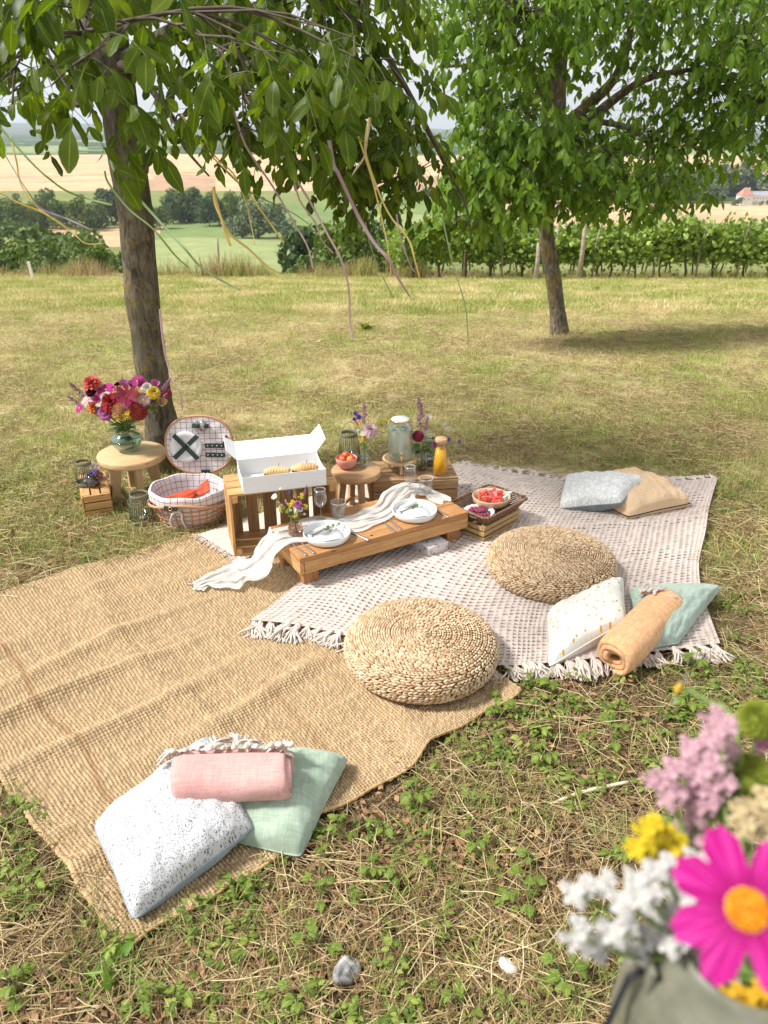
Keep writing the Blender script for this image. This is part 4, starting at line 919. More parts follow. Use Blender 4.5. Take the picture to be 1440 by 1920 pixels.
def edge_tassels(curve, n, parent, zoff=0.012, sc=1.0, flip=False, meshes=None):
    S_ = [Vector((*p, 0)) if len(p) == 2 else Vector(p) for p in curve]; S_ = spline(S_, 200)
    for k in range(n):
        i = int((k + 0.5 + rnd.uniform(-.2, .2)) / n * 199); p = S_[i]; t_ = (S_[i + 1] - S_[max(i - 1, 0)]).normalized()
        a = math.atan2(t_.y, t_.x) + (math.pi if flip else 0) + rnd.uniform(-0.35, 0.35); s = sc * rnd.uniform(0.85, 1.2)
        link('tassel', rnd.choice(meshes or tas), None, parent, (p.x, p.y, p.z + zoff), (0, 0, a), scale=(s, s, s))
edge_tassels(BOT, 36, wb); edge_tassels(TOP, 30, wb, flip=True, sc=0.9)

# ------------------------------------------------------------------ small ribbed rug under the crates
c0 = at(372, 1003, 0.02); c1 = c0 + Vector((0.70, -0.714, 0)) * 0.36; ux = Vector((0.76, 0.65, 0))
Pq = [np.array(q) for q in (c0, c1, c1 + ux * 1.3, c0 + ux * 1.3)]
NU = 64; u = np.arange(NU * 4 + 1) / 4; v = np.linspace(0, 1, 80); UU, fv = np.meshgrid(u, v, indexing='ij'); fu = UU / NU
XY = bil(fv, fu, Pq); z = 0.021 + 0.003 * np.abs(np.sin(np.pi * UU)) + 0.006 * np.maximum(0, np.sin(fv * 9 + fu * 4)) * np.exp(-(fu / .15) ** 2)
ii = np.arange(UU.size).reshape(UU.shape); F = np.stack([ii[:-1, :-1], ii[:-1, 1:], ii[1:, 1:], ii[1:, :-1]], -1).reshape(-1, 4)
rt_ = thing('ribbed_rug', 'small pale cream ribbed rug with knotted fringe under the tall fruit crate', 'rug', (0, 0, 0))
tone = np.array([0.62, 0.54, 0.46]) * (0.92 + 0.16 * rng.uniform(0, 1, NU + 1)[np.floor(UU).astype(int)])[..., None]
link('weave', mesh_np('weave', np.stack([XY[..., 0], XY[..., 1], z], -1).reshape(-1, 3), F, col=tone.reshape(-1, 3)), mat_waffle, rt_)
t_small = [tassel_mesh(520 + k, 0.05, 5, 0.3) for k in range(3)]
mat_fr = m_plain('fringe_yarn', (0.33, 0.26, 0.22), 0.95, (0.5, 0.42, 0.36), 90)
for me in t_small: me.materials.append(mat_fr)
edge_tassels([(c0.x, c0.y), tuple((c0.lerp(c1, 0.5)).xy), tuple(c1.xy)], 26, rt_, 0.012, 0.62, meshes=t_small)

# ------------------------------------------------------------------ cushions
def m_speckle():
    t = NT('speckled_cotton'); v = t.coord('UV'); vo = t.n.new('ShaderNodeTexVoronoi'); t.set(vo.inputs['Vector'], v); vo.inputs['Scale'].default_value = 58
    vo2 = t.n.new('ShaderNodeTexVoronoi'); t.set(vo2.inputs['Vector'], v); vo2.inputs['Scale'].default_value = 100
    th = t.ramp(t.noise(v, 7, 3), [(0.3, (0.27,) * 3), (0.7, (0.40,) * 3)]); a = t.math('LESS_THAN', vo.outputs['Distance'], t.math('MULTIPLY', t.noise(v, 30, 2), 0.46))
    b = t.math('LESS_THAN', vo2.outputs['Distance'], th); m = t.math('MAXIMUM', t.math('MULTIPLY', a, t.math('GREATER_THAN', t.noise(v, 45, 1), 0.52)), t.math('MULTIPLY', b, 0.85))
    return t.done(t.principled(t.mix(m, (0.56, 0.555, 0.55), (0.06, 0.065, 0.09)), 0.9, t.bump(t.noise(v, 5, 4), 0.4, 0.01), spec=0.15, sheen=0.1))
def m_floral():
    t = NT('floral_cotton'); v = t.coord('UV'); vo = t.n.new('ShaderNodeTexVoronoi'); t.set(vo.inputs['Vector'], v); vo.inputs['Scale'].default_value = 17; vo.inputs['Randomness'].default_value = 0.8
    a = t.math('LESS_THAN', t.math('ADD', vo.outputs['Distance'], t.math('MULTIPLY', t.noise(v, 90, 1), 0.3)), 0.40); vo2 = t.n.new('ShaderNodeTexVoronoi'); t.set(vo2.inputs['Vector'], v); vo2.inputs['Scale'].default_value = 50
    b = t.math('LESS_THAN', vo2.outputs['Distance'], 0.2); big = t.math('GREATER_THAN', t.noise(v, 5, 2), 0.40)
    c = t.mix(t.math('MULTIPLY', b, 0.65), (0.74, 0.72, 0.65), (0.45, 0.38, 0.22)); c = t.mix(t.math('MULTIPLY', a, big), c, (0.58, 0.36, 0.03))
    return t.done(t.principled(c, 0.9, t.bump(t.noise(v, 5, 4), 0.3, 0.01), spec=0.15))
def m_blueprint():
    t = NT('blue_print_cotton'); v = t.coord('UV'); w = t.n.new('ShaderNodeTexVoronoi'); w.feature = 'DISTANCE_TO_EDGE'; t.set(w.inputs['Vector'], v); w.inputs['Scale'].default_value = 13
    a = t.math('LESS_THAN', w.outputs['Distance'], 0.09); b = t.math('LESS_THAN', t.math('FRACT', t.math('MULTIPLY', t.noise(v, 14, 2), 9)), 0.35)
    return t.done(t.principled(t.mix(t.math('MULTIPLY', t.math('MAXIMUM', a, b), 0.6), (0.74, 0.73, 0.69), (0.44, 0.46, 0.47)), 0.9, t.bump(t.noise(v, 5, 4), 0.3, 0.01), spec=0.15))
mint = m_cloth('mint_linen', (0.25, 0.315, 0.235), (0.31, 0.38, 0.295), 9, 500, 0.5); mint2 = m_cloth('pale_mint_linen', (0.27, 0.34, 0.275), (0.33, 0.40, 0.335), 9, 500, 0.45)
greyblue = m_cloth('grey_blue_cotton', (0.22, 0.27, 0.31), (0.28, 0.33, 0.37), 9)
def pillow(name, label, C4, T, mt, mb=None, waffle=0, seed=0, n=44, up=None):
    """cushion through four corner points; T is its full thickness"""
    c4 = [Vector(c) for c in C4]; cen = sum(c4, Vector()) / 4; nrm = ((c4[2] - c4[0]).cross(c4[3] - c4[1])).normalized()
    if nrm.z < 0: nrm = -nrm
    o = thing(name, label, 'cushion', cen); N_ = waffle * 2 if waffle else n
    for side, m_ in ((1, mt), (-1, mb or mt)):
        V, U = [], []
        for i in range(N_ + 1):
            for j in range(N_ + 1):
                a, b = 2 * i / N_ - 1, 2 * j / N_ - 1
                a2 = a * (1 - 0.055 * (1 - b * b) * abs(a) ** 3); b2 = b * (1 - 0.055 * (1 - a * a) * abs(b) ** 3); s, q = (a2 + 1) / 2, (b2 + 1) / 2
                kk = 1 - 0.055 * abs(a * b) ** 5; s, q = 0.5 + (s - 0.5) * kk, 0.5 + (q - 0.5) * kk
                p = (1 - s) * (1 - q) * c4[0] + s * (1 - q) * c4[1] + s * q * c4[2] + (1 - s) * q * c4[3]
                h = T / 2 * 1.15 * ((1 - a * a) * (1 - b * b)) ** 0.36
                wr = mnoise.fractal((a * 2.3 + seed, b * 2.3, side * 3.0), 1, 2, 3) * 0.09 * T + mnoise.fractal((a * 6 + seed, b * 2.5 - seed, 7.0), 1, 2, 3) * 0.035 * T + 0.05 * T * math.sin(9 * a + 6 * b + seed) * (abs(a * b)) ** 1.5
                e = min(1, (1 - abs(a)) * 8) * min(1, (1 - abs(b)) * 8)
                if waffle: wr += 0.0035 * (1 if (i % 2 and j % 2) else (-0.6 if not (i % 2 or j % 2) else 0.2))
                pp = p + nrm * (side * h + wr * e) - cen
                if pp.z + cen.z < 0.018: pp.z = 0.018 - cen.z + 0.0005 * (i % 3)
                V.append(pp); U.append((s, q))
        F = [(i * (N_ + 1) + j, (i + 1) * (N_ + 1) + j, (i + 1) * (N_ + 1) + j + 1, i * (N_ + 1) + j + 1) for i in range(N_) for j in range(N_)]
        if side < 0: F = [f[::-1] for f in F]
        link('front_cover' if side > 0 else 'back_cover', mesh_np('cover', np.array([tuple(x) for x in V]), F, uv=np.array(U)), m_, o)
        if side > 0:
            per = [V[i * (N_ + 1)] for i in range(N_ + 1)] + [V[N_ * (N_ + 1) + j] for j in range(1, N_ + 1)] + [V[i * (N_ + 1) + N_] for i in range(N_ - 1, -1, -1)] + [V[j] for j in range(N_ - 1, -1, -1)]
            obj('seam', tube_vf(per, 0.0028, 6), mb or mt, o)
    return o
pillow('cushion', 'mint green cushion on the jute rug, half under the speckled cushion and pink blanket', [at(566, 1612, .03), at(659, 1418, .05), at(440, 1400, .05), Vector((-0.62, 1.56, .03))], 0.15, mint, seed=1)
pillow('cushion', 'black speckled white cushion with grey blue back on the jute rug corner', [at(247, 1733, .04), at(481, 1552, .085), Vector((-0.545, 1.87, 0.10)), at(170, 1548, .06)], 0.15, m_speckle(), greyblue, seed=2)
E_ = [at(1219, 1224, .03), at(1275, 1207, .035)]
pillow('cushion', 'pale mint cushion behind the rolled orange blanket', [Vector((0.98, 2.38, .04)), at(1272, 1207, .04), at(1357, 1099, .06), Vector((1.04, 2.80, .06))], 0.12, mint2, seed=3)
pillow('cushion', 'white cushion with small yellow flowers leaning on the rolled orange blanket', [at(1027, 1254, .03), at(1176, 1165, .10), Vector((1.045, 2.88, .07)), Vector((0.67, 2.66, .03))], 0.125, m_floral(), seed=4)
pillow('cushion', 'yellow waffle cushion at the back of the blanket, under the blue patterned one', [Vector((1.24, 3.49, .05)), at(1300, 944, .05), Vector((1.43, 4.05, .06)), Vector((1.02, 3.82, .05))], 0.19, m_tone('waffle_cotton', bs=500), None, waffle=30, seed=5)
for o in [x for x in bpy.data.objects if x.name.startswith(('front_cover', 'back_cover')) and x.data.materials[0].name == 'waffle_cotton']:
    a = o.data.color_attributes.new('tone', 'FLOAT_COLOR', 'POINT'); n = len(o.data.vertices); N_ = 61; i, j = np.meshgrid(np.arange(N_), np.arange(N_), indexing='ij')
    c = np.ones((n, 4), np.float32); c[:, :3] = np.where(((i % 2) & (j % 2)).ravel()[:, None], (0.62, 0.37, 0.16), (0.72, 0.54, 0.37)); a.data.foreach_set('color', c.ravel())
pillow('cushion', 'blue grey patterned cushion with dark grey back leaning on the yellow waffle cushion', [at(1046, 955, .03), at(1165, 944, .12), at(1211, 896, .16), Vector((1.02, 3.98, .07))], 0.13, m_blueprint(), m_cloth('slate_cotton', (0.16, 0.19, 0.21), (0.21, 0.24, 0.26), 9), seed=6)

# ------------------------------------------------------------------ rolled blankets
def roll(name, label, p0, p1, rx, rz, m, turns=3.2, seed=0, gap=0.012):
    p0, p1 = Vector(p0), Vector(p1); ax = (p1 - p0); L = ax.length; o = thing(name, label, 'blanket', (p0 + p1) / 2, math.atan2(ax.y, ax.x))
    pitch = math.atan2(ax.z, math.hypot(ax.x, ax.y)); n = 110; m_ = 22; V = []; F = []
    for i in range(m_ + 1):
        x = (i / m_ - 0.5) * L
        for k in range(n + 1):
            f = k / n; a = 2 * math.pi * turns * f - 0.9; rr = 0.16 + 0.84 * (0.18 + 0.82 * f)
            rr *= 1 + 0.03 * mnoise.noise((math.cos(a) * 1.5 + seed, math.sin(a) * 1.5, x * 8)) + 0.02 * math.sin(x * 22 + a * 2 + seed)
            e = 1 - 0.10 * max(0, abs(2 * i / m_ - 1) - 0.85) / 0.15
            y = rx * rr * math.copysign(abs(math.cos(a)) ** 0.85, math.cos(a)) * e; z = rz * rr * math.copysign(abs(math.sin(a)) ** 0.85, math.sin(a)) * e
            xx = x + 0.012 * math.sin(k * 0.13 + seed) * (abs(2 * i / m_ - 1)) ** 6 + 0.006 * (f - .5) * np.sign(x)
            V.append((xx, y, z))
    for i in range(m_):
        for k in range(n): b = i * (n + 1) + k; F.append((b, b + n + 1, b + n + 2, b + 1))
    w = link('wrap', mesh_np('wrap', np.array(V), F), m, o, rot=(0, -pitch, 0), solid=gap)
    return o
pink = m_cloth('pink_cotton', (0.47, 0.25, 0.225), (0.55, 0.315, 0.285), 7, 550, 0.35); orange = m_cloth('orange_boucle', (0.54, 0.28, 0.125), (0.60, 0.355, 0.185), 60, 220, 0.5)
pr = roll('rolled_blanket', 'rolled pink blanket with cream tassels lying on the mint and speckled cushions', at(332, 1458, .165), at(540, 1452, .155), 0.078, 0.055, pink, 3.2, 1.0)
for k in range(11):
    x = -0.17 + 0.34 * k / 10; s = rnd.uniform(0.7, 0.95); link('tassel', rnd.choice(tas), mat_tassel, pr, (x, 0.066, 0.034), (R(rnd.uniform(10, 40)), 0, math.pi + rnd.uniform(-1.3, 1.3)), scale=(s, s, s))
orl = roll('rolled_blanket', 'rolled orange blanket with cream tassels between the floral and pale mint cushions', at(1148, 1232, .075), at(1252, 1128, .075), 0.078, 0.064, orange, 2.87, 4.0, 0.017)
for k in range(9):
    a = k / 8 * 2.6 - 0.6; s = rnd.uniform(0.55, 0.8); link('tassel', rnd.choice(tas), mat_tassel, orl, (0.165, 0.085 * math.cos(a + 1.2) * -1, 0.06 * math.sin(a + 0.6)), (0, R(20), R(90) + rnd.uniform(-.9, .9)), scale=(s, s, s))

# ------------------------------------------------------------------ braided poufs
mat_hy = NT('water_hyacinth')
g = mat_hy.n.new('ShaderNodeNewGeometry'); c = mat_hy.ramp(g.outputs['Random Per Island'], [(0, (0.40, 0.25, 0.135)), (0.3, (0.53, 0.365, 0.215)), (0.7, (0.62, 0.455, 0.285)), (1, (0.72, 0.57, 0.39))])
v_ = mat_hy.coord('Object'); c = mat_hy.mix(0.5, c, mat_hy.ramp(mat_hy.noise(v_, 130, 3), [(0.3, (0.75, 0.72, 0.68)), (0.7, (1.15, 1.15, 1.15))]), 'MULTIPLY')
mat_hy = mat_hy.done(mat_hy.principled(c, 0.62, mat_hy.bump(mat_hy.noise(v_, 220, 3), 0.5, 0.002), spec=0.35))
mat_core = m_plain('pouf_core', (0.20, 0.12, 0.05), 0.95)
def pouf(label, c, rad, h, rz, seed):
    r = np.random.default_rng(seed); o = thing('woven_pouf', label, 'pouf', c, rz, 'braided poufs on the blanket')
    prof = [(rad * 0.86, 0.008), (rad * 0.95, 0.018), (rad * 0.99, h * 0.30), (rad, h * 0.48), (rad * 0.98, h * 0.68), (rad * 0.91, h * 0.85), (rad * 0.79, h * 0.96), (rad * 0.64, h * 1.0), (rad * 0.45, h * 0.985), (rad * 0.2, h * 0.965), (0.004, h * 0.96)]
    S_ = spline([Vector((p[0], 0, p[1])) for p in prof], 240); cum = [0]
    for i in range(240): cum.append(cum[-1] + (S_[i + 1] - S_[i]).length)
    pitch = 0.0094; m = MB(); tot = cum[-1]; row = 0; s = 0.0
    while s < tot:
        i = min(range(241), key=lambda k: abs(cum[k] - s)); p = S_[i]; t_ = (S_[min(i + 1, 240)] - S_[max(i - 1, 0)]).normalized(); nr = Vector((t_.z, 0, -t_.x))
        sl = 0.0185 if p.x > rad * 0.9 else 0.0145
        cnt = max(4, int(2 * math.pi * p.x / sl)); sgn = 1 if row % 2 else -1; ph = r.uniform(0, 6.28)
        for k in range(cnt):
            a = 2 * math.pi * k / cnt + ph + r.normal(0, 0.04) / max(1, cnt / 20); L = sl * r.uniform(0.85, 1.05) * 0.70; W = pitch * r.uniform(0.43, 0.52)
            ca, sa = math.cos(a), math.sin(a); pos = Vector((p.x * ca, p.x * sa, p.z)); tn = Vector((-sa, ca, 0)); up = Vector((t_.x * ca, t_.x * sa, t_.z)); nn = Vector((nr.x * ca, nr.x * sa, nr.z))
            th = sgn * R(15) + r.normal(0, 0.08); X = tn * math.cos(th) + up * math.sin(th); Y_ = up * math.cos(th) - tn * math.sin(th)
            ring = []; b = []
            stx = ((-1, 0.0), (-0.55, 0.8), (0.1, 1.0), (0.65, 0.72), (1, 0.0))
            for (f, ww) in stx:
                base = pos + X * (f * L) - nn * (0.0015 + 0.003 * f)
                if ww == 0: b.append([base]); continue
                b.append([base + Y_ * (W * ww), base + Y_ * (W * ww * .45) + nn * (0.0050 * ww), base - Y_ * (W * ww * .45) + nn * (0.0050 * ww), base - Y_ * (W * ww)])
            V = [q for rr in b for q in rr]; F = [(0, 2, 1), (0, 3, 2), (0, 4, 3)]
            for q in range(2):
                o1, o2 = 1 + 4 * q, 5 + 4 * q
                for w in range(3): F.append((o1 + w, o1 + w + 1, o2 + w + 1, o2 + w))
            F += [(9, 10, 13), (10, 11, 13), (11, 12, 13)]
            m.add(V, F)
        s += pitch; row += 1
    b = obj('braid', m, mat_hy, o); stuffpart(b)
    obj('core', lathe_vf([(0.002, 0.004)] + [(max(0.002, p[0] - 0.005), p[1] - 0.004) for p in prof], 48), mat_core, o)
    return o
pouf('round braided straw pouf nearer the jute rug, overlapping the blanket edge', (at(790, 1187, .146).x, at(790, 1187, .146).y, 0.026), 0.285, 0.125, 0.3, 1)
pouf('round braided straw pouf in the middle of the waffle blanket', (at(1036, 1031, .142).x, at(1036, 1031, .142).y, 0.022), 0.284, 0.125, 1.9, 2)
# ------------------------------------------------------------------ wood, metal, glass, china
pine = m_wood('pine_crate', (0.42, 0.215, 0.075), (0.54, 0.305, 0.12), (0.66, 0.42, 0.19), 0.6)
pine_red = m_wood('stained_pine', (0.33, 0.155, 0.055), (0.43, 0.21, 0.08), (0.52, 0.28, 0.115), 0.5, 0.10)
old_pine = m_wood('old_crate_wood', (0.30, 0.165, 0.075), (0.41, 0.25, 0.12), (0.52, 0.34, 0.18), 0.7, 0.18)
teak = m_wood('teak', (0.36, 0.20, 0.09), (0.47, 0.285, 0.14), (0.56, 0.37, 0.20), 0.55, 0.1, 1.2)
oak = m_wood('oak', (0.47, 0.30, 0.14), (0.57, 0.39, 0.20), (0.66, 0.48, 0.27), 0.5, 0.08, 0.9)
bamboo = m_wood('bamboo', (0.42, 0.27, 0.11), (0.52, 0.35, 0.16), (0.60, 0.43, 0.22), 0.55, 0.08)
steel = m_plain('brushed_steel', (0.42, 0.41, 0.40), 0.32, metal=1.0)
sage = m_plain('sage_metal', (0.12, 0.125, 0.08), 0.7, (0.15, 0.155, 0.10), 5, spec=0.2)
china = m_plain('white_stoneware', (0.78, 0.79, 0.77), 0.32, (0.73, 0.745, 0.735), 3, coat=0.2)
card_w = m_plain('white_card', (0.83, 0.83, 0.82), 0.7); brass = m_plain('brass', (0.80, 0.56, 0.20), 0.25, metal=1.0)
black_leather = m_plain('dark_green_strap', (0.018, 0.03, 0.026), 0.5); cork = m_plain('cork', (0.42, 0.25, 0.13), 0.9, (0.56, 0.36, 0.20), 70, bump=0.3)
clear = m_thin('clear_glass', (0.985, 0.99, 0.985)); carafe_gl = m_thin('carafe_glass', (0.995, 0.995, 0.99), 0.06, 0.3); clear2 = m_thin('ribbed_glass', (0.96, 0.97, 0.965), 0.16); green_gl = m_thin('green_glass', (0.84, 0.94, 0.90), 0.25); blush = m_thin('blush_glass', (0.93, 0.78, 0.71), 0.2); plum = m_thin('plum_glass', (0.70, 0.56, 0.60), 0.25)
rim_gl = m_plain('glass_rim', (0.72, 0.75, 0.75), 0.08, spec=0.8)  # opaque pale colour standing in for bright reflections on the glass edges
stem_green = m_plain('stem_green', (0.10, 0.16, 0.03), 0.6, (0.17, 0.23, 0.06), 20)
leaf_sm = m_leaf('sprig_leaf', (0.04, 0.09, 0.02), (0.07, 0.13, 0.03), (0.11, 0.18, 0.05), trans=0.3, veins=False)
def rotz(v, a): c, s = math.cos(a), math.sin(a); return Vector((v[0] * c - v[1] * s, v[0] * s + v[1] * c, v[2] if len(v) > 2 else 0))

# ------------------------------------------------------------------ low plank table
TZ = 0.178; ta = R(30.6); FL = at(562, 1048, TZ); TL_, TW = 0.886, 0.345
tb = thing('low_table', 'low stained pine table set for two, standing on the blanket edge', 'table', (FL.x, FL.y, 0), ta)
w_ = TW / 3
for k in range(3): bar('plank', tb, (0.001, w_ * (k + 0.5), TZ - 0.013), (TL_ - 0.001, w_ * (k + 0.5), TZ - 0.013), w_ - 0.004, 0.026, pine_red, bevel=0.003)
bar('apron', tb, (0.022, 0.014, TZ - 0.055), (TL_, 0.014, TZ - 0.055), 0.024, 0.056, pine, bevel=0.002); bar('apron', tb, (0.022, TW - 0.014, TZ - 0.055), (TL_ - .022, TW - 0.014, TZ - 0.055), 0.024, 0.056, pine, bevel=0.002)
bar('apron', tb, (0.010, 0.002, TZ - 0.055), (0.010, TW, TZ - 0.055), 0.020, 0.055, pine, bevel=0.002); bar('apron', tb, (TL_ - 0.010, 0.03, TZ - 0.055), (TL_ - 0.010, TW - .03, TZ - 0.055), 0.018, 0.055, pine, bevel=0.002)
for (x, y) in ((0.062, 0.064), (TL_ - 0.062, 0.064), (0.062, TW - 0.064), (TL_ - 0.062, TW - 0.064)): bar('leg', tb, (x, y, 0.014), (x, y, TZ - 0.028), 0.075, 0.072, pine_red, up=(0, 1, 0), bevel=0.003)
for px, py in ((697, 1004), (800, 946)):
    q = at(px, py, TZ); obj('screw_hole', lathe_vf([(0.0, TZ + 0.0008), (0.006, TZ + 0.001), (0.0065, TZ - 0.004)], 12), m_plain('hole_dark', (0.03, 0.015, 0.01), 0.9), tb, rotz((q.x - FL.x, q.y - FL.y, 0), -ta))  # flat dark cap, the shade inside the hole put into its colour

# ------------------------------------------------------------------ crates
def slats(parent, n, p0, p1, across, width, thick, m, up, jit=0.03, gap=0.006):
    """n planks side by side; p0..p1 is the first plank's centre line, across points from plank to plank"""
    a = Vector(across)
    for k in range(n):
        s = a * k + Vector(up) * rnd.uniform(-0.0012, 0.0012)
        bar('slat', parent, Vector(p0) + s + (Vector(p1) - Vector(p0)) * rnd.uniform(0, 0.006), Vector(p1) + s - (Vector(p1) - Vector(p0)) * rnd.uniform(0, 0.006), width - gap, thick, m, up=up, jitter=jit)
# tall fruit crate lying on its side, open to the front
ca = R(17); F0 = at(428, 929, .345); W_, D_, H_ = 0.505, 0.235, 0.322; zb = 0.024
cr = thing('fruit_crate', 'tall pine fruit crate on its side with open front carrying the white pastry box', 'crate', (F0.x, F0.y, zb), ca)
slats(cr, 3, (0, D_ / 6, H_ - 0.006), (W_, D_ / 6, H_ - 0.006), (0, D_ / 3, 0), D_ / 3, 0.012, pine, (0, 0, 1))
slats(cr, 3, (0, D_ / 6, 0.006), (W_, D_ / 6, 0.006), (0, D_ / 3, 0), D_ / 3, 0.012, pine, (0, 0, 1))
for x in (0.007, W_ - 0.007): slats(cr, 3, (x, D_ / 6, 0.012), (x, D_ / 6, H_ - 0.012), (0, D_ / 3, 0), D_ / 3, 0.012, pine, (1, 0, 0))
n_ = 6
for k in range(n_): bar('slat', cr, (0.045 + (W_ - 0.09) * k / (n_ - 1), D_ - 0.006, 0.012), (0.045 + (W_ - 0.09) * k / (n_ - 1) + rnd.uniform(-.006, .006), D_ - 0.006, H_ - 0.012), 0.062, 0.009, old_pine, up=(0, 1, 0), jitter=0.12)
for x in (0.027, W_ - 0.027):
    for zz in ((0.012, 0.04), (H_ - 0.045, H_ - 0.012)): bar('corner_block', cr, (x, 0.012, zz[0]), (x, 0.012, zz[1]), 0.026, 0.024, pine, up=(0, 1, 0))
    bar('batten', cr, (x, D_ - 0.024, 0.012), (x, D_ - 0.024, H_ - 0.012), 0.026, 0.022, pine, up=(0, 1, 0))
# wide dark crate under the dispenser
cb = R(6.6); B0 = at(700, 903, .2); W2, D2, H2 = 0.445, 0.275, 0.182
cb_ = thing('crate', 'wide weathered wooden crate under the water dispenser and orange juice carafe', 'crate', (B0.x, B0.y, 0.018), cb)
slats(cb_, 5, (0, D2 / 10, H2 - 0.006), (W2, D2 / 10, H2 - 0.006), (0, D2 / 5, 0), D2 / 5, 0.012, old_pine, (0, 0, 1), gap=0.008)
for y in (0.007, D2 - 0.007): slats(cb_, 3, (0.001, y, 0.03), (W2 - 0.001, y, 0.03), (0, 0, 0.058), 0.058, 0.012, old_pine, (0, 1, 0), gap=0.007)
for x in (0.004, W2 - 0.004): slats(cb_, 3, (x, 0.014, 0.03), (x, D2 - 0.014, 0.03), (0, 0, 0.058), 0.056, 0.010, old_pine, (1, 0, 0))
# little crate on the left
sa = R(18.5); S0 = at(159.7, 974.6, 0); W3, D3, H3 = 0.146, 0.315, 0.130
cs = thing('crate', 'small pale pine crate on the grass left of the round side table, carrying a lantern', 'crate', (S0.x, S0.y, 0.0), sa + R(4))
slats(cs, 3, (W3 / 6, 0.012, H3 - 0.005), (W3 / 6, D3 - 0.012, H3 - 0.005), (W3 / 3, 0, 0), W3 / 3, 0.010, pine, (0, 0, 1), gap=0.008)
for y in (0.006, D3 - 0.006): slats(cs, 3, (0.010, y, 0.024), (W3 - 0.004, y, 0.024), (0, 0, 0.043), 0.043, 0.011, pine, (0, 1, 0))
for x in (0.004,): bar('side_panel', cs, (x, 0.001, H3 / 2 - .002), (x, D3 - .001, H3 / 2 - .002), H3 - 0.012, 0.009, pine, up=(1, 0, 0))
slats(cs, 3, (W3 - 0.004, 0.012, 0.024), (W3 - 0.004, D3 - 0.012, 0.024), (0, 0, 0.043), 0.043, 0.009, pine, (1, 0, 0))
# slatted crate under the wicker tray
ga = R(45.5); G0 = at(906, 1019, .018)
cg = thing('crate', 'low slatted bamboo crate on the blanket beneath the wicker fruit tray', 'crate', (G0.x, G0.y, 0.018), ga); W4, D4, H4 = 0.30, 0.215, 0.088
for y in (0.006, D4 - 0.006): slats(cg, 3, (0, y, 0.014), (W4, y, 0.014), (0, 0, 0.029), 0.027, 0.010, bamboo, (0, 1, 0))
for x in (0.005, W4 - 0.005): slats(cg, 3, (x, 0.012, 0.014), (x, D4 - 0.012, 0.014), (0, 0, 0.029), 0.027, 0.009, bamboo, (1, 0, 0))
for x in (0.02, W4 - 0.02):
    for y in (0.020, D4 - 0.020): bar('corner_post', cg, (x, y, 0.002), (x, y, H4 - 0.002), 0.016, 0.016, bamboo, up=(0, 1, 0))
bar('bottom_board', cg, (0.01, D4 / 2, 0.006), (W4 - 0.01, D4 / 2, 0.006), D4 - 0.03, 0.008, bamboo)

# ------------------------------------------------------------------ stools
def disc_top(r, h, n=56, rng_=0.004): return lathe_vf([(0.001, 0), (r * 0.93, 0), (r * 0.985, h * 0.12), (r, h * 0.3), (r, h * 0.78), (r * 0.985, h * 0.95), (r * 0.96, h), (0.001, h)], n)
def legs(parent, m, n, ztop, r0, r1, w, h, a0, zb=0.0, name='leg'):
    for k in range(n):
        a = a0 + 2 * math.pi * k / n; bar(name, parent, (r1 * math.cos(a), r1 * math.sin(a), zb), (r0 * math.cos(a), r0 * math.sin(a), ztop), w, h, m, up=(-math.sin(a), math.cos(a), 0), bevel=0.004)
c = at(668, 880, .262); st = thing('stool', 'round teak stool with four splayed legs holding the pink fruit bowl', 'stool', (c.x, c.y, 0.02))
obj('seat', disc_top(0.128, 0.036), teak, st, (0, 0, 0.207), bevel=0); legs(st, teak, 4, 0.209, 0.070, 0.098, 0.036, 0.030, R(20), 0.0)
for k in range(4):
    a, b = R(20 + 90 * k), R(110 + 90 * k); bar('stretcher', st, (0.087 * math.cos(a), 0.087 * math.sin(a), 0.05), (0.087 * math.cos(b), 0.087 * math.sin(b), 0.05), 0.016, 0.018, teak, up=(0, 0, 1))
c = at(750, 857, .276); ds = thing('stool', 'tiny three legged wooden stool holding the water dispenser on the wide crate', 'stool', (c.x, c.y, 0.2005))
obj('seat', lathe_vf([(0.001, 0), (0.084, 0), (0.092, 0.004), (0.092, 0.016), (0.088, 0.019), (0.080, 0.019), (0.079, 0.016), (0.001, 0.016)], 48), oak, ds, (0, 0, 0.056)); legs(ds, oak, 3, 0.057, 0.052, 0.066, 0.017, 0.017, R(-85), 0.0)
DTOP = 0.2005 + 0.072 + 0.0006
c = at(246, 848, .27); sd = thing('side_table', 'round oak side table with broad slab legs under the large bouquet', 'side table', (c.x, c.y, 0.0))
obj('tabletop', disc_top(0.178, 0.040, 64), oak, sd, (0, 0, 0.230), (0, 0, R(30)))
def slab_leg(a):
    pr = [(0.058, 0.229), (0.126, 0.229), (0.140, 0.0), (0.070, 0.0), (0.068, 0.022), (0.084, 0.036), (0.089, 0.060), (0.076, 0.13)]
    V = []; t2 = 0.0165
    for y in (-t2, t2): V += [(p[0], y, p[1]) for p in pr]
    n = len(pr); F = [tuple(range(n - 1, -1, -1)), tuple(range(n, 2 * n))] + [(k, (k + 1) % n, n + (k + 1) % n, n + k) for k in range(n)]
    # grain runs up the leg
    Mx = Matrix.Rotation(R(90), 4, 'Y'); V = [Mx @ Vector(v) for v in V]
    o = obj('leg', (V, F), oak, sd, smooth_=False, bevel=0.003); o.matrix_local = Matrix.Rotation(a, 4, 'Z') @ Matrix.Rotation(R(-90), 4, 'Y')
for a in (R(-60), R(30), R(120), R(210)): slab_leg(a)

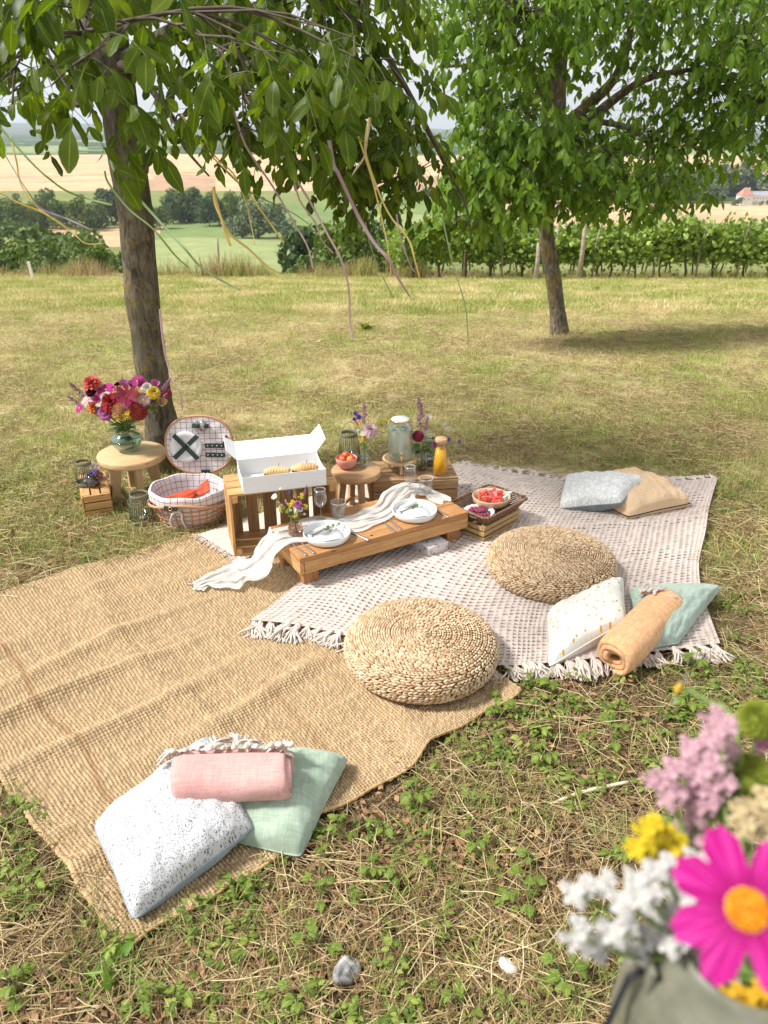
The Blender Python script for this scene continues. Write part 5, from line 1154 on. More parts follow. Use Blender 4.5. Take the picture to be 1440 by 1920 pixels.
# ------------------------------------------------------------------ glass and china on the table
def wineglass(label, q):
    o = thing('wine_glass', label, 'wine glass', q)
    obj('foot', lathe_vf([(0.0005, 0.0035), (0.008, 0.0032), (0.028, 0.0012), (0.0285, 0.0003), (0.0005, 0.0003)], 36), clear, o)
    obj('stem', lathe_vf([(0.0075, 0.0037), (0.0035, 0.012), (0.0028, 0.045), (0.0032, 0.062), (0.006, 0.070)], 16), clear2, o)
    obj('bowl', lathe_vf([(0.001, 0.0695), (0.012, 0.071), (0.024, 0.082), (0.0315, 0.100), (0.0325, 0.116), (0.0295, 0.138), (0.0255, 0.158), (0.0248, 0.158), (0.0288, 0.138), (0.0317, 0.116), (0.0307, 0.100), (0.023, 0.083), (0.0115, 0.0725), (0.001, 0.071)], 44), clear, o)
    obj('rim', lathe_vf([(0.0256, 0.1575), (0.0258, 0.1592), (0.0246, 0.1592), (0.0246, 0.1575)], 44, closed=True), rim_gl, o)
def tumbler(label, q):
    o = thing('tumbler', label, 'tumbler', q)
    obj('body', lathe_vf([(0.0005, 0.0005), (0.028, 0.0005), (0.0315, 0.004), (0.0345, 0.040), (0.0358, 0.070), (0.0358, 0.0745), (0.0342, 0.0745), (0.0340, 0.070), (0.0328, 0.040), (0.030, 0.008), (0.0005, 0.008)], 120, rib=30, ribd=0.045, ribrange=(2, 3)), clear2, o)
    obj('rim', lathe_vf([(0.0359, 0.0735), (0.0361, 0.0755), (0.0341, 0.0755), (0.0341, 0.0735)], 48, closed=True), rim_gl, o)
Zt = TZ + 0.0095
wineglass('stemmed wine glass on the gauze runner behind the nearer left plate', at(602, 976, Zt)); wineglass('stemmed wine glass on the gauze runner behind the farther right plate', at(768, 930, Zt))
tumbler('ribbed drinking glass beside the left wine glass on the gauze runner', at(635, 968, Zt)); tumbler('ribbed drinking glass beside the right wine glass, in front of the juice carafe', at(798, 922, Zt))
plate_prof = [(0.0005, 0.0015), (0.060, 0.0015), (0.064, 0.0005), (0.083, 0.0005), (0.099, 0.006), (0.1045, 0.018), (0.106, 0.034), (0.1055, 0.0355), (0.1035, 0.0355), (0.1025, 0.034), (0.1005, 0.018), (0.096, 0.0105), (0.086, 0.0075), (0.0005, 0.0068)]
def fork_vf(L=0.19, sc=1.0):
    m = MB(); h = 0.0018
    def strip(pts):      # (x, halfwidth, z)
        V = []; F = []
        for (x, w, z) in pts: V += [(x, -w, z), (x, w, z), (x, w * 0.9, z + h), (x, -w * 0.9, z + h)]
        for k in range(len(pts) - 1):
            b = 4 * k
            for j in range(4): F.append((b + j, b + (j + 1) % 4, b + 4 + (j + 1) % 4, b + 4 + j))
        F.append((0, 3, 2, 1)); b = 4 * (len(pts) - 1); F.append((b, b + 1, b + 2, b + 3)); return V, F
    m.add(*strip([(-L * 0.5, 0.006, 0.003), (-L * 0.47, 0.0072, 0.003), (-L * 0.2, 0.0048, 0.001), (L * 0.10, 0.0027, 0.0035), (L * 0.19, 0.004, 0.005), (L * 0.24, 0.0105, 0.003), (L * 0.30, 0.012, 0.001)]))
    for j in range(4):
        y = -0.0093 + 0.0062 * j; V, F = strip([(L * 0.30 - 0.001, 0.0021, 0.001), (L * 0.42, 0.0017, 0.0015), (L * 0.5, 0.0011, 0.006)]); m.add([(v[0], v[1] + y, v[2]) for v in V], F)
    return m
def knife_vf(L=0.20):
    V = []; F = []; pts = [(-L * .5, .0055, .004), (-L * .47, .0068, .0045), (-L * .05, .0048, .004), (0.0, .0055, .002), (L * .1, .009, .0012), (L * .4, .0088, .001), (L * .5, .002, .0008)]
    for (x, w, h) in pts: V += [(x, -w, 0.0005), (x, w * .8, 0.0005), (x, w * .8, h), (x, -w, h)]
    for k in range(len(pts) - 1):
        b = 4 * k
        for j in range(4): F.append((b + j, b + (j + 1) % 4, b + 4 + (j + 1) % 4, b + 4 + j))
    F.append((0, 3, 2, 1)); b = 4 * (len(pts) - 1); F.append((b, b + 1, b + 2, b + 3)); m = MB(); m.add(V, F); return m
fork_me = fork_vf().mesh('fork'); fork_me.materials.append(steel); knife_me = knife_vf().mesh('knife'); knife_me.materials.append(steel)
def cutlery(name, me, label, p, q, z, tip_first=False):
    """p is the tines' or blade's end, q the handle's end"""
    a, b = at(*p, z), at(*q, z); d = a - b; o = link(name, me, None, None, (a + b) / 2, (0, 0, math.atan2(d.y, d.x))); s = d.length / 0.19; o.scale = (s, 1.0, 1.0); return tag(o, label, name)
z_ = TZ + 0.0012
cutlery('fork', fork_me, 'outer steel fork left of the nearer left plate', (533, 1010), (575, 1042), z_); cutlery('fork', fork_me, 'inner steel fork beside the nearer left plate, on the cloth edge', (549, 1007), (590, 1038), z_)
cutlery('fork', fork_me, 'outer steel fork left of the farther right plate', (702, 964), (741, 998), z_); cutlery('fork', fork_me, 'inner steel fork beside the farther right plate', (712, 961), (752, 993), z_)
cutlery('knife', knife_me, 'steel knife right of the nearer left plate', (630, 985), (690, 1013), z_); cutlery('knife', knife_me, 'steel knife right of the farther right plate', (790, 940), (840, 970), z_)
def m_menu():
    t = NT('menu_print'); v = t.coord('UV'); s = t.n.new('ShaderNodeSeparateXYZ'); t.set(s.inputs[0], v)
    ln = t.math('LESS_THAN', t.math('FRACT', t.math('MULTIPLY', s.outputs[1], 9)), 0.34); wd = t.math('GREATER_THAN', t.noise(t.math('ADD', t.math('MULTIPLY', s.outputs[0], 9), t.math('MULTIPLY', t.math('FLOOR', t.math('MULTIPLY', s.outputs[1], 9)), 7.3)), 3.0, 3), 0.47)
    ins = t.math('MULTIPLY', t.math('LESS_THAN', t.math('ABSOLUTE', t.math('SUBTRACT', s.outputs[0], .5)), .36), t.math('LESS_THAN', t.math('ABSOLUTE', t.math('SUBTRACT', s.outputs[1], .5)), .40))
    m = t.math('MULTIPLY', t.math('MULTIPLY', ln, wd), t.math('MULTIPLY', ins, 0.5))
    return t.done(t.principled(t.mix(m, (0.74, 0.74, 0.75), (0.22, 0.22, 0.30)), 0.7))
menu_m = m_menu(); linen_w = m_cloth('white_linen', (0.76, 0.76, 0.75), (0.70, 0.70, 0.69), 9, 400, 0.5)
def sprig(label, q, rz, n=7, L=0.075):
    o = thing('leaf_sprig', label, 'sprig', q, rz); pts = spline([(0, 0, 0.003), (L * .5, 0.006, 0.008), (L, 0.0, 0.012)], 6); obj('stem', tube_vf(pts, 0.001, 5), stem_green, o)
    V, F, U = leaflet(5 + n, 3)
    me = mesh_np('leaf', V * np.array([1, 1.5, 1]), F, uv=U); me.materials.append(leaf_sm)
    for k in range(n):
        f = (k + 1) / n; p = pts[min(6, int(f * 6))]; s = 0.021 * (1.1 - 0.35 * f); a = (1 if k % 2 else -1) * R(48) if k < n - 1 else 0
        link('leaf', me, None, o, p, (R(rnd.uniform(-25, 25)), R(rnd.uniform(-40, -5)), a), scale=(s, s, s))
def setting(c, which, rz):
    p = thing('plate', 'white high rimmed plate, the %s of the two place settings' % which, 'plate', (c.x, c.y, TZ + 0.0012)); obj('dish', lathe_vf(plate_prof, 64), china, p)
    zz = TZ + 0.0012 + 0.0085
    nk = thing('napkin', 'folded white cloth napkin lying in the %s plate' % which, 'napkin', (c.x - 0.012, c.y + 0.004, zz), rz)
    for k in range(3):
        V = []; n = 10
        for i in range(n + 1):
            for j in range(n + 1):
                x = (i / n - .5) * (0.15 - 0.004 * k); y = (j / n - .5) * (0.085 - 0.004 * k); V.append((x, y, 0.003 * k + 0.0012 * math.sin(30 * x + k) + 0.001 * math.sin(50 * y)+0.0015))
        F = [(i * (n + 1) + j, (i + 1) * (n + 1) + j, (i + 1) * (n + 1) + j + 1, i * (n + 1) + j + 1) for i in range(n) for j in range(n)]
        link('fold', mesh_np('fold', np.array(V), F), linen_w, nk, solid=0.002)
    V = [(x * .062, y * .043, 0.0013 * math.sin(3 * x)) for y in (-1, 1) for x in (-1, -.33, .33, 1)]; U = [((x + 1) / 2, (y + 1) / 2) for y in (-1, 1) for x in (-1, -.33, .33, 1)]
    me = mesh_np('menu_card', np.array(V), [(k, k + 1, k + 5, k + 4) for k in range(3)], uv=np.array(U)); o = link('menu_card', me, menu_m, None, (c.x + 0.008, c.y - 0.018, zz + 0.0115), (0, 0, rz - R(6)), solid=0.0008)
    tag(o, 'white printed menu card lying on the napkin in the %s plate' % which, 'card')
    fk = link('fork', fork_me, None, None, (c.x - 0.03, c.y + 0.022, zz + 0.0115), (0, 0, rz + R(25)), scale=(0.62, 0.9, 1)); tag(fk, 'small fork laid on the napkin in the %s plate' % which, 'fork')
P1, P2 = at(613, 1009, TZ), at(777, 966, TZ)
setting(P1, 'nearer left', R(24)); setting(P2, 'farther right', R(20))
sprig('short green leaf sprig on the napkin in the nearer left plate', (P1.x - 0.008, P1.y + 0.028, TZ + 0.0255), R(25)); sprig('thin upright leaf sprig on the napkin in the farther right plate', (P2.x - 0.03, P2.y + 0.03, TZ + 0.0255), R(10), 5, 0.07)

# ------------------------------------------------------------------ gauze runner draped over the table and onto the rug
def m_gauze():
    t = NT('cream_gauze'); v = t.coord('Object'); n = t.noise(v, 700, 2); c = t.ramp(t.noise(v, 8, 3), [(0.3, (0.78, 0.755, 0.70)), (0.7, (0.84, 0.82, 0.775))])
    p = t.principled(c, 0.95, t.bump(t.math('ADD', n, t.math('MULTIPLY', t.noise(v, 60, 4), 3.0)), 0.35, 0.003), spec=0.1); tr = t.n.new('ShaderNodeBsdfTranslucent'); t.set(tr.inputs['Color'], c); tp_ = t.n.new('ShaderNodeBsdfTransparent')
    m1 = t.n.new('ShaderNodeMixShader'); m1.inputs[0].default_value = 0.35; t.t.links.new(p, m1.inputs[1]); t.t.links.new(tr.outputs[0], m1.inputs[2])
    m2 = t.n.new('ShaderNodeMixShader'); m2.inputs[0].default_value = 0.10; t.t.links.new(m1.outputs[0], m2.inputs[1]); t.t.links.new(tp_.outputs[0], m2.inputs[2]); return t.done(m2.outputs[0])
def drape():
    Z1 = TZ + 0.004
    cl = [(at(838, 940, Z1), .035, .3), (at(805, 925, Z1), .055, .8), (at(770, 922, Z1 + .012), .075, 1.6), (at(742, 935, Z1 + .012), .085, 1.4), (at(716, 962, Z1), .085, .9), (at(680, 976, Z1), .075, .9), (at(640, 984, Z1), .075, .7), (at(595, 985, Z1), .070, .6), (at(550, 1000, Z1 + .002), .085, .6),
          (at(524, 1010, Z1 + .006), .11, .9), (at(502, 1035, .13), .12, 1.5), (at(480, 1062, .07), .125, 1.9), (at(452, 1078, .035), .105, 2.0), (at(415, 1086, .03), .08, 1.8), (at(385, 1094, .022), .05, 1.0), (at(364, 1104, .018), .045, .5)]
    n = 150; m = 44; C_ = spline([c[0] for c in cl], n); Wd = interp_list([c[1] for c in cl], n); Am = interp_list([c[2] for c in cl], n); V = []; lft = Vector((0, 0, 0))
    for i in range(n + 1):
        t_ = (C_[min(i + 1, n)] - C_[max(i - 1, 0)]); h = Vector((t_.x, t_.y, 0)).normalized(); s = Vector((-h.y, h.x, 0)); f = i / n
        for j in range(m + 1):
            g = j / m * 2 - 1
            fold = 0.5 + 0.5 * math.sin(g * 11 + 2.6 * math.sin(f * 9) + f * 5); fold2 = 0.5 + 0.5 * math.sin(g * 23 - f * 31 + 2 * math.sin(f * 23)); nz = mnoise.fractal((g * 2 + 3, f * 17, 1.0), 1, 2, 4)
            z = 0.019 * Am[i] * (0.55 * fold ** 1.5 + 0.25 * fold2 + 0.45 * abs(nz)) * (1 - 0.5 * abs(g) ** 3)
            wob = 1 + 0.18 * math.sin(f * 37 + (1 if g > 0 else 2.4)) + 0.10 * math.sin(f * 71)
            p = C_[i] + s * (g * Wd[i] * wob + 0.006 * math.sin(g * 19 + f * 40)) + h * 0.012 * math.sin(g * 5 + f * 13)
            zz = p.z + z
            # follow what lies below: the table inside its outline, the rug outside
            loc = rotz((p.x - FL.x, p.y - FL.y, 0), -ta); on = -0.004 < loc.x < TL_ and -0.002 < loc.y < TW + 0.02
            zz = max(zz, (TZ + 0.0025) if on else 0.026)
            V.append((p.x, p.y, zz))
    V = np.array(V).reshape(n + 1, m + 1, 3); ii = np.arange((n + 1) * (m + 1)).reshape(n + 1, m + 1); F = np.stack([ii[:-1, :-1], ii[1:, :-1], ii[1:, 1:], ii[:-1, 1:]], -1).reshape(-1, 4)
    o = link('gauze_runner', mesh_np('gauze_runner', V.reshape(-1, 3), F), m_gauze()); tag(o, 'crumpled cream gauze runner across the low table, trailing onto the jute rug', 'table runner')
drape()

# ------------------------------------------------------------------ pastry box
bx = at(457, 926, .35); ba = R(16); zb_ = 0.3475; BW, BD, BH = 0.378, 0.215, 0.080
pb = thing('pastry_box', 'open white cardboard pastry box on the tall fruit crate', 'box', (bx.x, bx.y, zb_), ba)
def sheet(name, quad, parent, m=card_w, t=0.0022):
    return obj(name, ([Vector(q) for q in quad], [tuple(range(len(quad)))]), m, parent, smooth_=False, solid=t)
sheet('bottom', [(0, 0, .0015), (BW, 0, .0015), (BW, BD, .0015), (0, BD, .0015)], pb); sheet('front_wall', [(0, 0, .003), (BW, 0, .003), (BW, 0, BH), (0, 0, BH)], pb); sheet('back_wall', [(0, BD, .003), (BW, BD, .003), (BW, BD, BH), (0, BD, BH)], pb)
for x in (0.0, BW):
    arc = [(x, 0.002, .003), (x, BD - 0.002, .003), (x, BD - 0.002, BH)] + [(x, BD * (1 - k / 8), BH - 0.022 * math.sin(math.pi * k / 8) * (1 if x == 0 else .6)) for k in range(1, 8)] + [(x, 0.002, BH)]
    sheet('side_wall', arc, pb)
lt = R(68); ly, lz = math.sin(lt) * 0.128, math.cos(lt) * 0.128
ld = sheet('lid', [(0.0, BD, BH + .001), (BW, BD, BH + .001), (BW - 0.005, BD + ly, BH + lz), (0.005, BD + ly, BH + lz)], pb)
sheet('lid_flap', [(BW, BD, BH + .001), (BW - 0.005, BD + ly, BH + lz), (BW + 0.035, BD + ly * .95 - .03, BH + lz + .062), (BW + 0.05, BD + .01, BH + 0.06)], ld)
sheet('lid_flap', [(0, BD, BH + .001), (0.005, BD + ly, BH + lz), (-0.045, BD + ly * .9, BH + lz + .035), (-0.045, BD + .02, BH + 0.045)], ld)
crust = m_plain('pastry_crust', (0.42, 0.20, 0.055), 0.55, (0.64, 0.40, 0.16), 18, bump=0.5, bscale=60); icing = m_plain('white_icing', (0.80, 0.72, 0.58), 0.5); filling = m_plain('dark_filling', (0.10, 0.05, 0.03), 0.5)
def pastry(label, x, y, w):
    p = pb.matrix_basis @ Vector((x, y, 0.016)); o = thing('pastry', label, 'pastry', p, ba + R(-6))
    def half(z, s, h): return [(v[0], v[1], z + max(v[2], -0.004)) for v in sphere_vf(1, 22, 12, (0, 0, 0), (w / 2 * s, 0.030 * s, h))[0]], sphere_vf(1, 22, 12)[1]
    obj('bottom_half', half(0.012, 1.0, 0.022), crust, o); obj('filling', half(0.030, 0.94, 0.010), filling, o); tp_ = obj('top_half', half(0.040, 1.0, 0.024), crust, o)
    for k in range(9):
        xx = (k / 8 - .5) * w * .8; pts = [(xx + 0.006 * s_, 0.026 * s_, 0.040 + 0.0245 * math.sqrt(max(0.02, 1 - (xx / (w / 2)) ** 2 - (s_ * .82) ** 2))) for s_ in np.linspace(-1, 1, 7)]
        obj('icing_line', tube_vf(pts, 0.0014, 5), icing, tp_)
    obj('pick', tube_vf([(0.01, 0, 0.06), (0.012, 0, 0.085)], 0.0012, 5), filling, o)
pastry('left striped eclair pastry in the white box', 0.165, 0.085, 0.130); pastry('right striped eclair pastry in the white box', 0.297, 0.09, 0.135)
parch = thing('parchment', 'crumpled sheet of pale parchment under the pastries', 'paper', pb.matrix_basis @ Vector((0.19, 0.11, 0.003)), ba)
V = [(x, y, 0.002 + 0.010 * abs(mnoise.noise((x * 30, y * 30, 0)))) for x in np.linspace(-.12, .16, 24) for y in np.linspace(-.075, .07, 14)]
link('sheet', mesh_np('sheet', np.array(V), [(i * 14 + j, (i + 1) * 14 + j, (i + 1) * 14 + j + 1, i * 14 + j + 1) for i in range(23) for j in range(13)]), m_plain('parchment', (0.62, 0.60, 0.56), 0.6), parch)
rb_ = thing('dried_tomatoes', 'small heap of dark red dried fruit in the left corner of the white box', 'fruit', pb.matrix_basis @ Vector((0.055, 0.075, 0.004)), 0)
redm = m_plain('dried_red', (0.28, 0.03, 0.02), 0.4, (0.40, 0.07, 0.04), 60)
for k in range(9): obj('piece', sphere_vf(0.011, 10, 7, (0, 0, 0), (1.3, 0.9, 0.55)), redm, rb_, (rnd.uniform(-.025, .025), rnd.uniform(-.02, .02), 0.008 + 0.006 * (k % 3)), (rnd.uniform(-.5, .5), rnd.uniform(-.5, .5), rnd.uniform(0, 6)))

# ------------------------------------------------------------------ lanterns
candle_w = m_plain('candle_wax', (0.80, 0.78, 0.72), 0.5)
def lantern(label, q, sc=1.0, handle=R(70), hz=0.0):
    o = thing('lantern', label, 'lantern', q, hz, 'wire lanterns'); r0, r1, H_ = 0.066 * sc, 0.047 * sc, 0.165 * sc
    obj('base', lathe_vf([(0.001, 0.001), (r0 * .93, 0.001), (r0, 0.006), (r0 * 1.0, 0.022 * sc), (r0 * .97, 0.025 * sc), (r0 * .94, 0.025 * sc), (r0 * .94, 0.006), (0.001, 0.006)], 40), sage, o)
    obj('top_ring', lathe_vf([(r1, H_ - 0.020 * sc), (r1 * 1.03, H_ - 0.018 * sc), (r1 * 1.03, H_ - 0.001), (r1 * .98, H_), (r1 * .92, H_), (r1 * .92, H_ - .019 * sc)], 40, closed=True), sage, o)
    for k in range(30):
        a = 2 * math.pi * k / 30; c, s = math.cos(a), math.sin(a); r_m = (r0 * .96 + r1) / 2 * 1.05
        obj('wire', tube_vf([(r0 * .96 * c, r0 * .96 * s, 0.02 * sc), (r_m * c, r_m * s, H_ * .55), (r1 * .98 * c, r1 * .98 * s, H_ - .012 * sc)], 0.0016 * sc, 5), sage, o)
    R_ = r1 * 1.04; n = 16; hp = [Vector((R_ * math.cos(math.pi * k / n), 0, R_ * 1.55 * math.sin(math.pi * k / n))) for k in range(n + 1)]
    obj('handle', tube_vf(hp, 0.0014, 5), sage, o, (0, 0, H_ - 0.012), (handle, 0, 0))
    cup = obj('candle_glass', lathe_vf([(0.001, 0.007), (0.024 * sc, 0.007), (0.027 * sc, 0.03 * sc), (0.027 * sc, 0.06 * sc), (0.0255 * sc, 0.06 * sc), (0.0225 * sc, 0.011), (0.001, 0.011)], 24), clear2, o)
    obj('candle', lathe_vf([(0.001, 0.012), (0.0185 * sc, 0.012), (0.0185 * sc, 0.028 * sc), (0.001, 0.028 * sc)], 20), candle_w, cup)
lantern('sage green wire lantern standing on the grass between side table and picnic basket', at(268, 978, 0), 0.98, R(112), R(-25))
q = at(163, 908, H3 + .001); lantern('sage green wire lantern on the small pale crate at the far left', (q.x, q.y, H3 + 0.0012), 0.80, R(8), R(15))
STZ = 0.02 + 0.243 + .0005
q = at(656, 862, STZ); lantern('sage green wire lantern on the teak stool behind the pink bowl', (q.x - .003, q.y + .012, STZ), 0.90, R(5), R(30))
q = at(806, 868, .2); lantern('sage green wire lantern on the wide crate, half hidden behind the juice carafe', (q.x, q.y, .2008), 0.86, R(100), R(120))

# ------------------------------------------------------------------ stool and crate tableware
pinkc = m_plain('pink_stoneware', (0.55, 0.24, 0.22), 0.5); 
q = at(650, 877, STZ); o = thing('fruit_bowl', 'small ribbed pink bowl of nectarines on the teak stool', 'bowl', (q.x, q.y, STZ))
obj('bowl', lathe_vf([(0.001, 0.001), (0.026, 0.001), (0.034, 0.006), (0.047, 0.022), (0.053, 0.042), (0.0545, 0.057), (0.0535, 0.0585), (0.052, 0.057), (0.050, 0.042), (0.044, 0.024), (0.030, 0.008), (0.001, 0.006)], 120, rib=30, ribd=0.035, ribrange=(2, 4)), pinkc, o)
t = NT('nectarine_skin'); v = t.coord('Object', (1, 1, 1), rand=True); nect = t.done(t.principled(t.ramp(t.noise(v, 16, 3), [(0.36, (0.50, 0.03, 0.02)), (0.52, (0.62, 0.09, 0.035)), (0.68, (0.75, 0.28, 0.06))]), 0.38, spec=0.5))
for k, (dx, dy, dz) in enumerate(((0.020, -0.012, 0.052), (-0.020, -0.006, 0.050), (-0.004, 0.022, 0.052), (0.018, 0.020, 0.046), (-0.002, 0.0, 0.068))):
    f = tag(obj('nectarine', sphere_vf(0.0215, 20, 14, (0, 0, 0), (1, 1, 0.95)), nect, None, (q.x + dx, q.y + dy, STZ + dz), (rnd.uniform(-1, 1), rnd.uniform(-1, 1), rnd.uniform(0, 6))), None, 'nectarine', 'nectarines in the pink bowl')
    f['label'] = ['red nectarine at the front right of the pink bowl', 'orange red nectarine at the left of the pink bowl', 'nectarine at the back of the pink bowl', 'nectarine behind the front right one in the pink bowl', 'topmost nectarine in the pink bowl'][k]
# beverage dispenser
q = at(750, 858, DTOP); o = thing('beverage_dispenser', 'ribbed glass water dispenser with white lid and brass tap on the tiny stool', 'dispenser', (q.x, q.y, DTOP))
def lw(): 
    t = NT('cloudy_water'); tr = t.n.new('ShaderNodeBsdfTransparent'); tr.inputs['Color'].default_value = (0.88, 0.93, 0.91, 1); d = t.principled((0.78, 0.81, 0.72), 0.25, trans=0.0); tl_ = t.n.new('ShaderNodeBsdfTranslucent'); tl_.inputs['Color'].default_value = (0.82, 0.85, 0.76, 1)
    m1 = t.n.new('ShaderNodeMixShader'); m1.inputs[0].default_value = 0.6; t.t.links.new(d, m1.inputs[1]); t.t.links.new(tl_.outputs[0], m1.inputs[2]); m2 = t.n.new('ShaderNodeMixShader'); m2.inputs[0].default_value = 0.55; t.t.links.new(tr.outputs[0], m2.inputs[1]); t.t.links.new(m1.outputs[0], m2.inputs[2]); return t.done(m2.outputs[0])
water_c = lw()
obj('jar', lathe_vf([(0.001, 0.0006), (0.050, 0.0006), (0.060, 0.006), (0.0645, 0.018), (0.0645, 0.160), (0.062, 0.178), (0.050, 0.194), (0.045, 0.200), (0.045, 0.208), (0.0435, 0.208), (0.0435, 0.199), (0.0485, 0.192), (0.060, 0.177), (0.0628, 0.160), (0.0628, 0.018), (0.058, 0.009), (0.001, 0.006)], 132, rib=33, ribd=0.022, ribrange=(3, 5)), clear2, o)
obj('water', lathe_vf([(0.001, 0.0065), (0.057, 0.0095), (0.0615, 0.019), (0.0615, 0.158), (0.001, 0.1585)], 48), water_c, o)
li = obj('lid', lathe_vf([(0.046, 0.2075), (0.047, 0.213), (0.045, 0.2165), (0.001, 0.218)], 40), m_plain('white_lid', (0.75, 0.77, 0.77), 0.25), o); obj('lid_rim', lathe_vf([(0.0465, 0.205), (0.0495, 0.2065), (0.0495, 0.211), (0.0465, 0.2125)], 40, closed=True), brass, li)
for k in range(7):
    V, F, U = leaflet(80 + k, 3); me = mesh_np('mint_leaf', V * np.array([1, 1.4, 1]), F, uv=U); a = k * 0.9; obj_ = link('mint_leaf', me, leaf_sm, o, (0.036 * math.cos(a), 0.036 * math.sin(a), 0.159 + .002 * (k % 3)), (rnd.uniform(-.3, .3), rnd.uniform(-.2, .4), a + 2), scale=(0.036,) * 3)
tp_ = obj('tap', MB().add(*tube_vf([(0, -0.063, 0.032), (0, -0.085, 0.032), (0, -0.089, 0.026), (0, -0.089, 0.008)], [0.006, 0.0055, 0.006, 0.0045], 12)).add(*sphere_vf(0.0085, 14, 10, (0, -0.085, 0.033))), brass, o, rot=(0, 0, R(3)))
obj('tap_lever', MB().add(*tube_vf([(0, -0.085, 0.036), (0, -0.087, 0.05), (0.0, -0.090, 0.064)], [0.0035, 0.004, 0.0055], 10)), brass, tp_)
# juice carafe
q = at(825, 890, .2); o = thing('juice_carafe', 'glass carafe of bright orange juice with a cork stopper on the wide crate', 'carafe', (q.x, q.y, .2008))
obj('glass', lathe_vf([(0.001, 0.0006), (0.038, 0.0006), (0.042, 0.004), (0.042, 0.012), (0.036, 0.08), (0.029, 0.148), (0.026, 0.170), (0.0275, 0.186), (0.0265, 0.187), (0.0245, 0.170), (0.0275, 0.147), (0.0345, 0.08), (0.0405, 0.012), (0.001, 0.006)], 44), carafe_gl, o)
obj('juice', lathe_vf([(0.001, 0.0065), (0.0398, 0.0125), (0.0338, 0.08), (0.0273, 0.143), (0.001, 0.1435)], 40), m_plain('orange_juice', (0.95, 0.46, 0.006), 0.35, (0.98, 0.52, 0.015), 5), o)
obj('stopper', lathe_vf([(0.001, 0.160), (0.0215, 0.160), (0.0235, 0.180), (0.030, 0.183), (0.0315, 0.186), (0.0315, 0.200), (0.030, 0.203), (0.001, 0.203)], 32), cork, o)

# ------------------------------------------------------------------ wicker tray, bowls of fruit
wick = NT('dark_wicker'); g = wick.n.new('ShaderNodeNewGeometry'); wick = wick.done(wick.principled(wick.ramp(g.outputs['Random Per Island'], [(0, (0.13, 0.065, 0.03)), (0.6, (0.22, 0.12, 0.06)), (1, (0.32, 0.20, 0.11))]), 0.5))
TRZ = 0.018 + H4 + 0.001; tc = [at(910, 976, .155), at(990, 935, .155), at(912, 914, .155), at(847, 942, .155)]; tcen = (tc[0] + tc[1] + tc[2] + tc[3]) / 4
ty = thing('wicker_tray', 'rectangular dark wicker tray with flared rim on the slatted crate', 'tray', (tcen.x, tcen.y, TRZ), ga); LX, LY = 0.335, 0.245
def rect_ring(lx, ly, r, n=16):
    pts = []
    for (cx, cy_, a0) in ((lx / 2 - r, ly / 2 - r, 0), (-lx / 2 + r, ly / 2 - r, 90), (-lx / 2 + r, -ly / 2 + r, 180), (lx / 2 - r, -ly / 2 + r, 270)):
        for k in range(5): a = R(a0 + 22.5 * k); pts.append((cx + r * math.cos(a), cy_ + r * math.sin(a)))
    return pts
m = MB()
for k in range(7):      # woven rows
    f = k / 6; ring = rect_ring(LX * (0.80 + 0.19 * f), LY * (0.76 + 0.23 * f), 0.02); L2 = ring + ring[:1]; pts = []
    for a, b in zip(L2[:-1], L2[1:]):
        nn = max(1, int(math.hypot(b[0] - a[0], b[1] - a[1]) / 0.006))
        for j in range(nn): pts.append((a[0] + (b[0] - a[0]) * j / nn, a[1] + (b[1] - a[1]) * j / nn))
    P_ = []
    for j, p in enumerate(pts + pts[:1]):
        w = 0.0022 * (1 if (j // 2 + k) % 2 else -1); nrm = Vector((p[0], p[1], 0)).normalized(); P_.append((p[0] + nrm.x * w, p[1] + nrm.y * w, 0.004 + 0.046 * f))
    m.add(*tube_vf(P_, 0.0034, 5, cap=False))
stuffpart(obj('weave', m, wick, ty))
m = MB(); ring = rect_ring(LX, LY, 0.022); L2 = ring + ring[:1]; acc = []
for a, b in zip(L2[:-1], L2[1:]):
    nn = max(1, int(math.hypot(b[0] - a[0], b[1] - a[1]) / 0.006)); acc += [(a[0] + (b[0] - a[0]) * j / nn, a[1] + (b[1] - a[1]) * j / nn) for j in range(nn)]
for j, p in enumerate(acc):
    q2 = acc[(j + 1) % len(acc)]; m.add(*tube_vf([(p[0] * .975, p[1] * .97, 0.048), (p[0] * 1.0, p[1] * 1.0, 0.057), (q2[0] * 1.03, q2[1] * 1.035, 0.050)], 0.0038, 5))
stuffpart(obj('rim_wrap', m, wick, ty))
bar('base', ty, (-LX * .40, 0, 0.003), (LX * .40, 0, 0.003), LY * .77, 0.005, m_plain('wicker_base', (0.10, 0.055, 0.03), 0.7, (0.17, 0.10, 0.05), 60, bump=0.5))
for k in range(15):
    bar('base_rod', ty, (-LX * .39, LY * (.36 - .72 * k / 14), 0.008), (LX * .39, LY * (.36 - .72 * k / 14), 0.008), 0.009, 0.005, wick)
clay = m_plain('beige_stoneware', (0.58, 0.40, 0.27), 0.55); q = at(920, 946, TRZ + .012); o = thing('melon_bowl', 'ribbed beige bowl of cut watermelon at the back of the wicker tray', 'bowl', (q.x, q.y, TRZ + .0115))
obj('bowl', lathe_vf([(0.001, 0.001), (0.055, 0.001), (0.070, 0.006), (0.088, 0.022), (0.095, 0.050), (0.0945, 0.052), (0.0915, 0.052), (0.085, 0.024), (0.066, 0.010), (0.001, 0.007)], 150, rib=36, ribd=0.02, ribrange=(2, 3)), clay, o)
melon = m_plain('watermelon_flesh', (0.68, 0.055, 0.05), 0.35, (0.80, 0.13, 0.11), 30); rind = m_plain('watermelon_rind', (0.10, 0.17, 0.03), 0.4, (0.42, 0.46, 0.20), 20); seedm = m_plain('melon_rind_white', (0.72, 0.66, 0.50), 0.5)
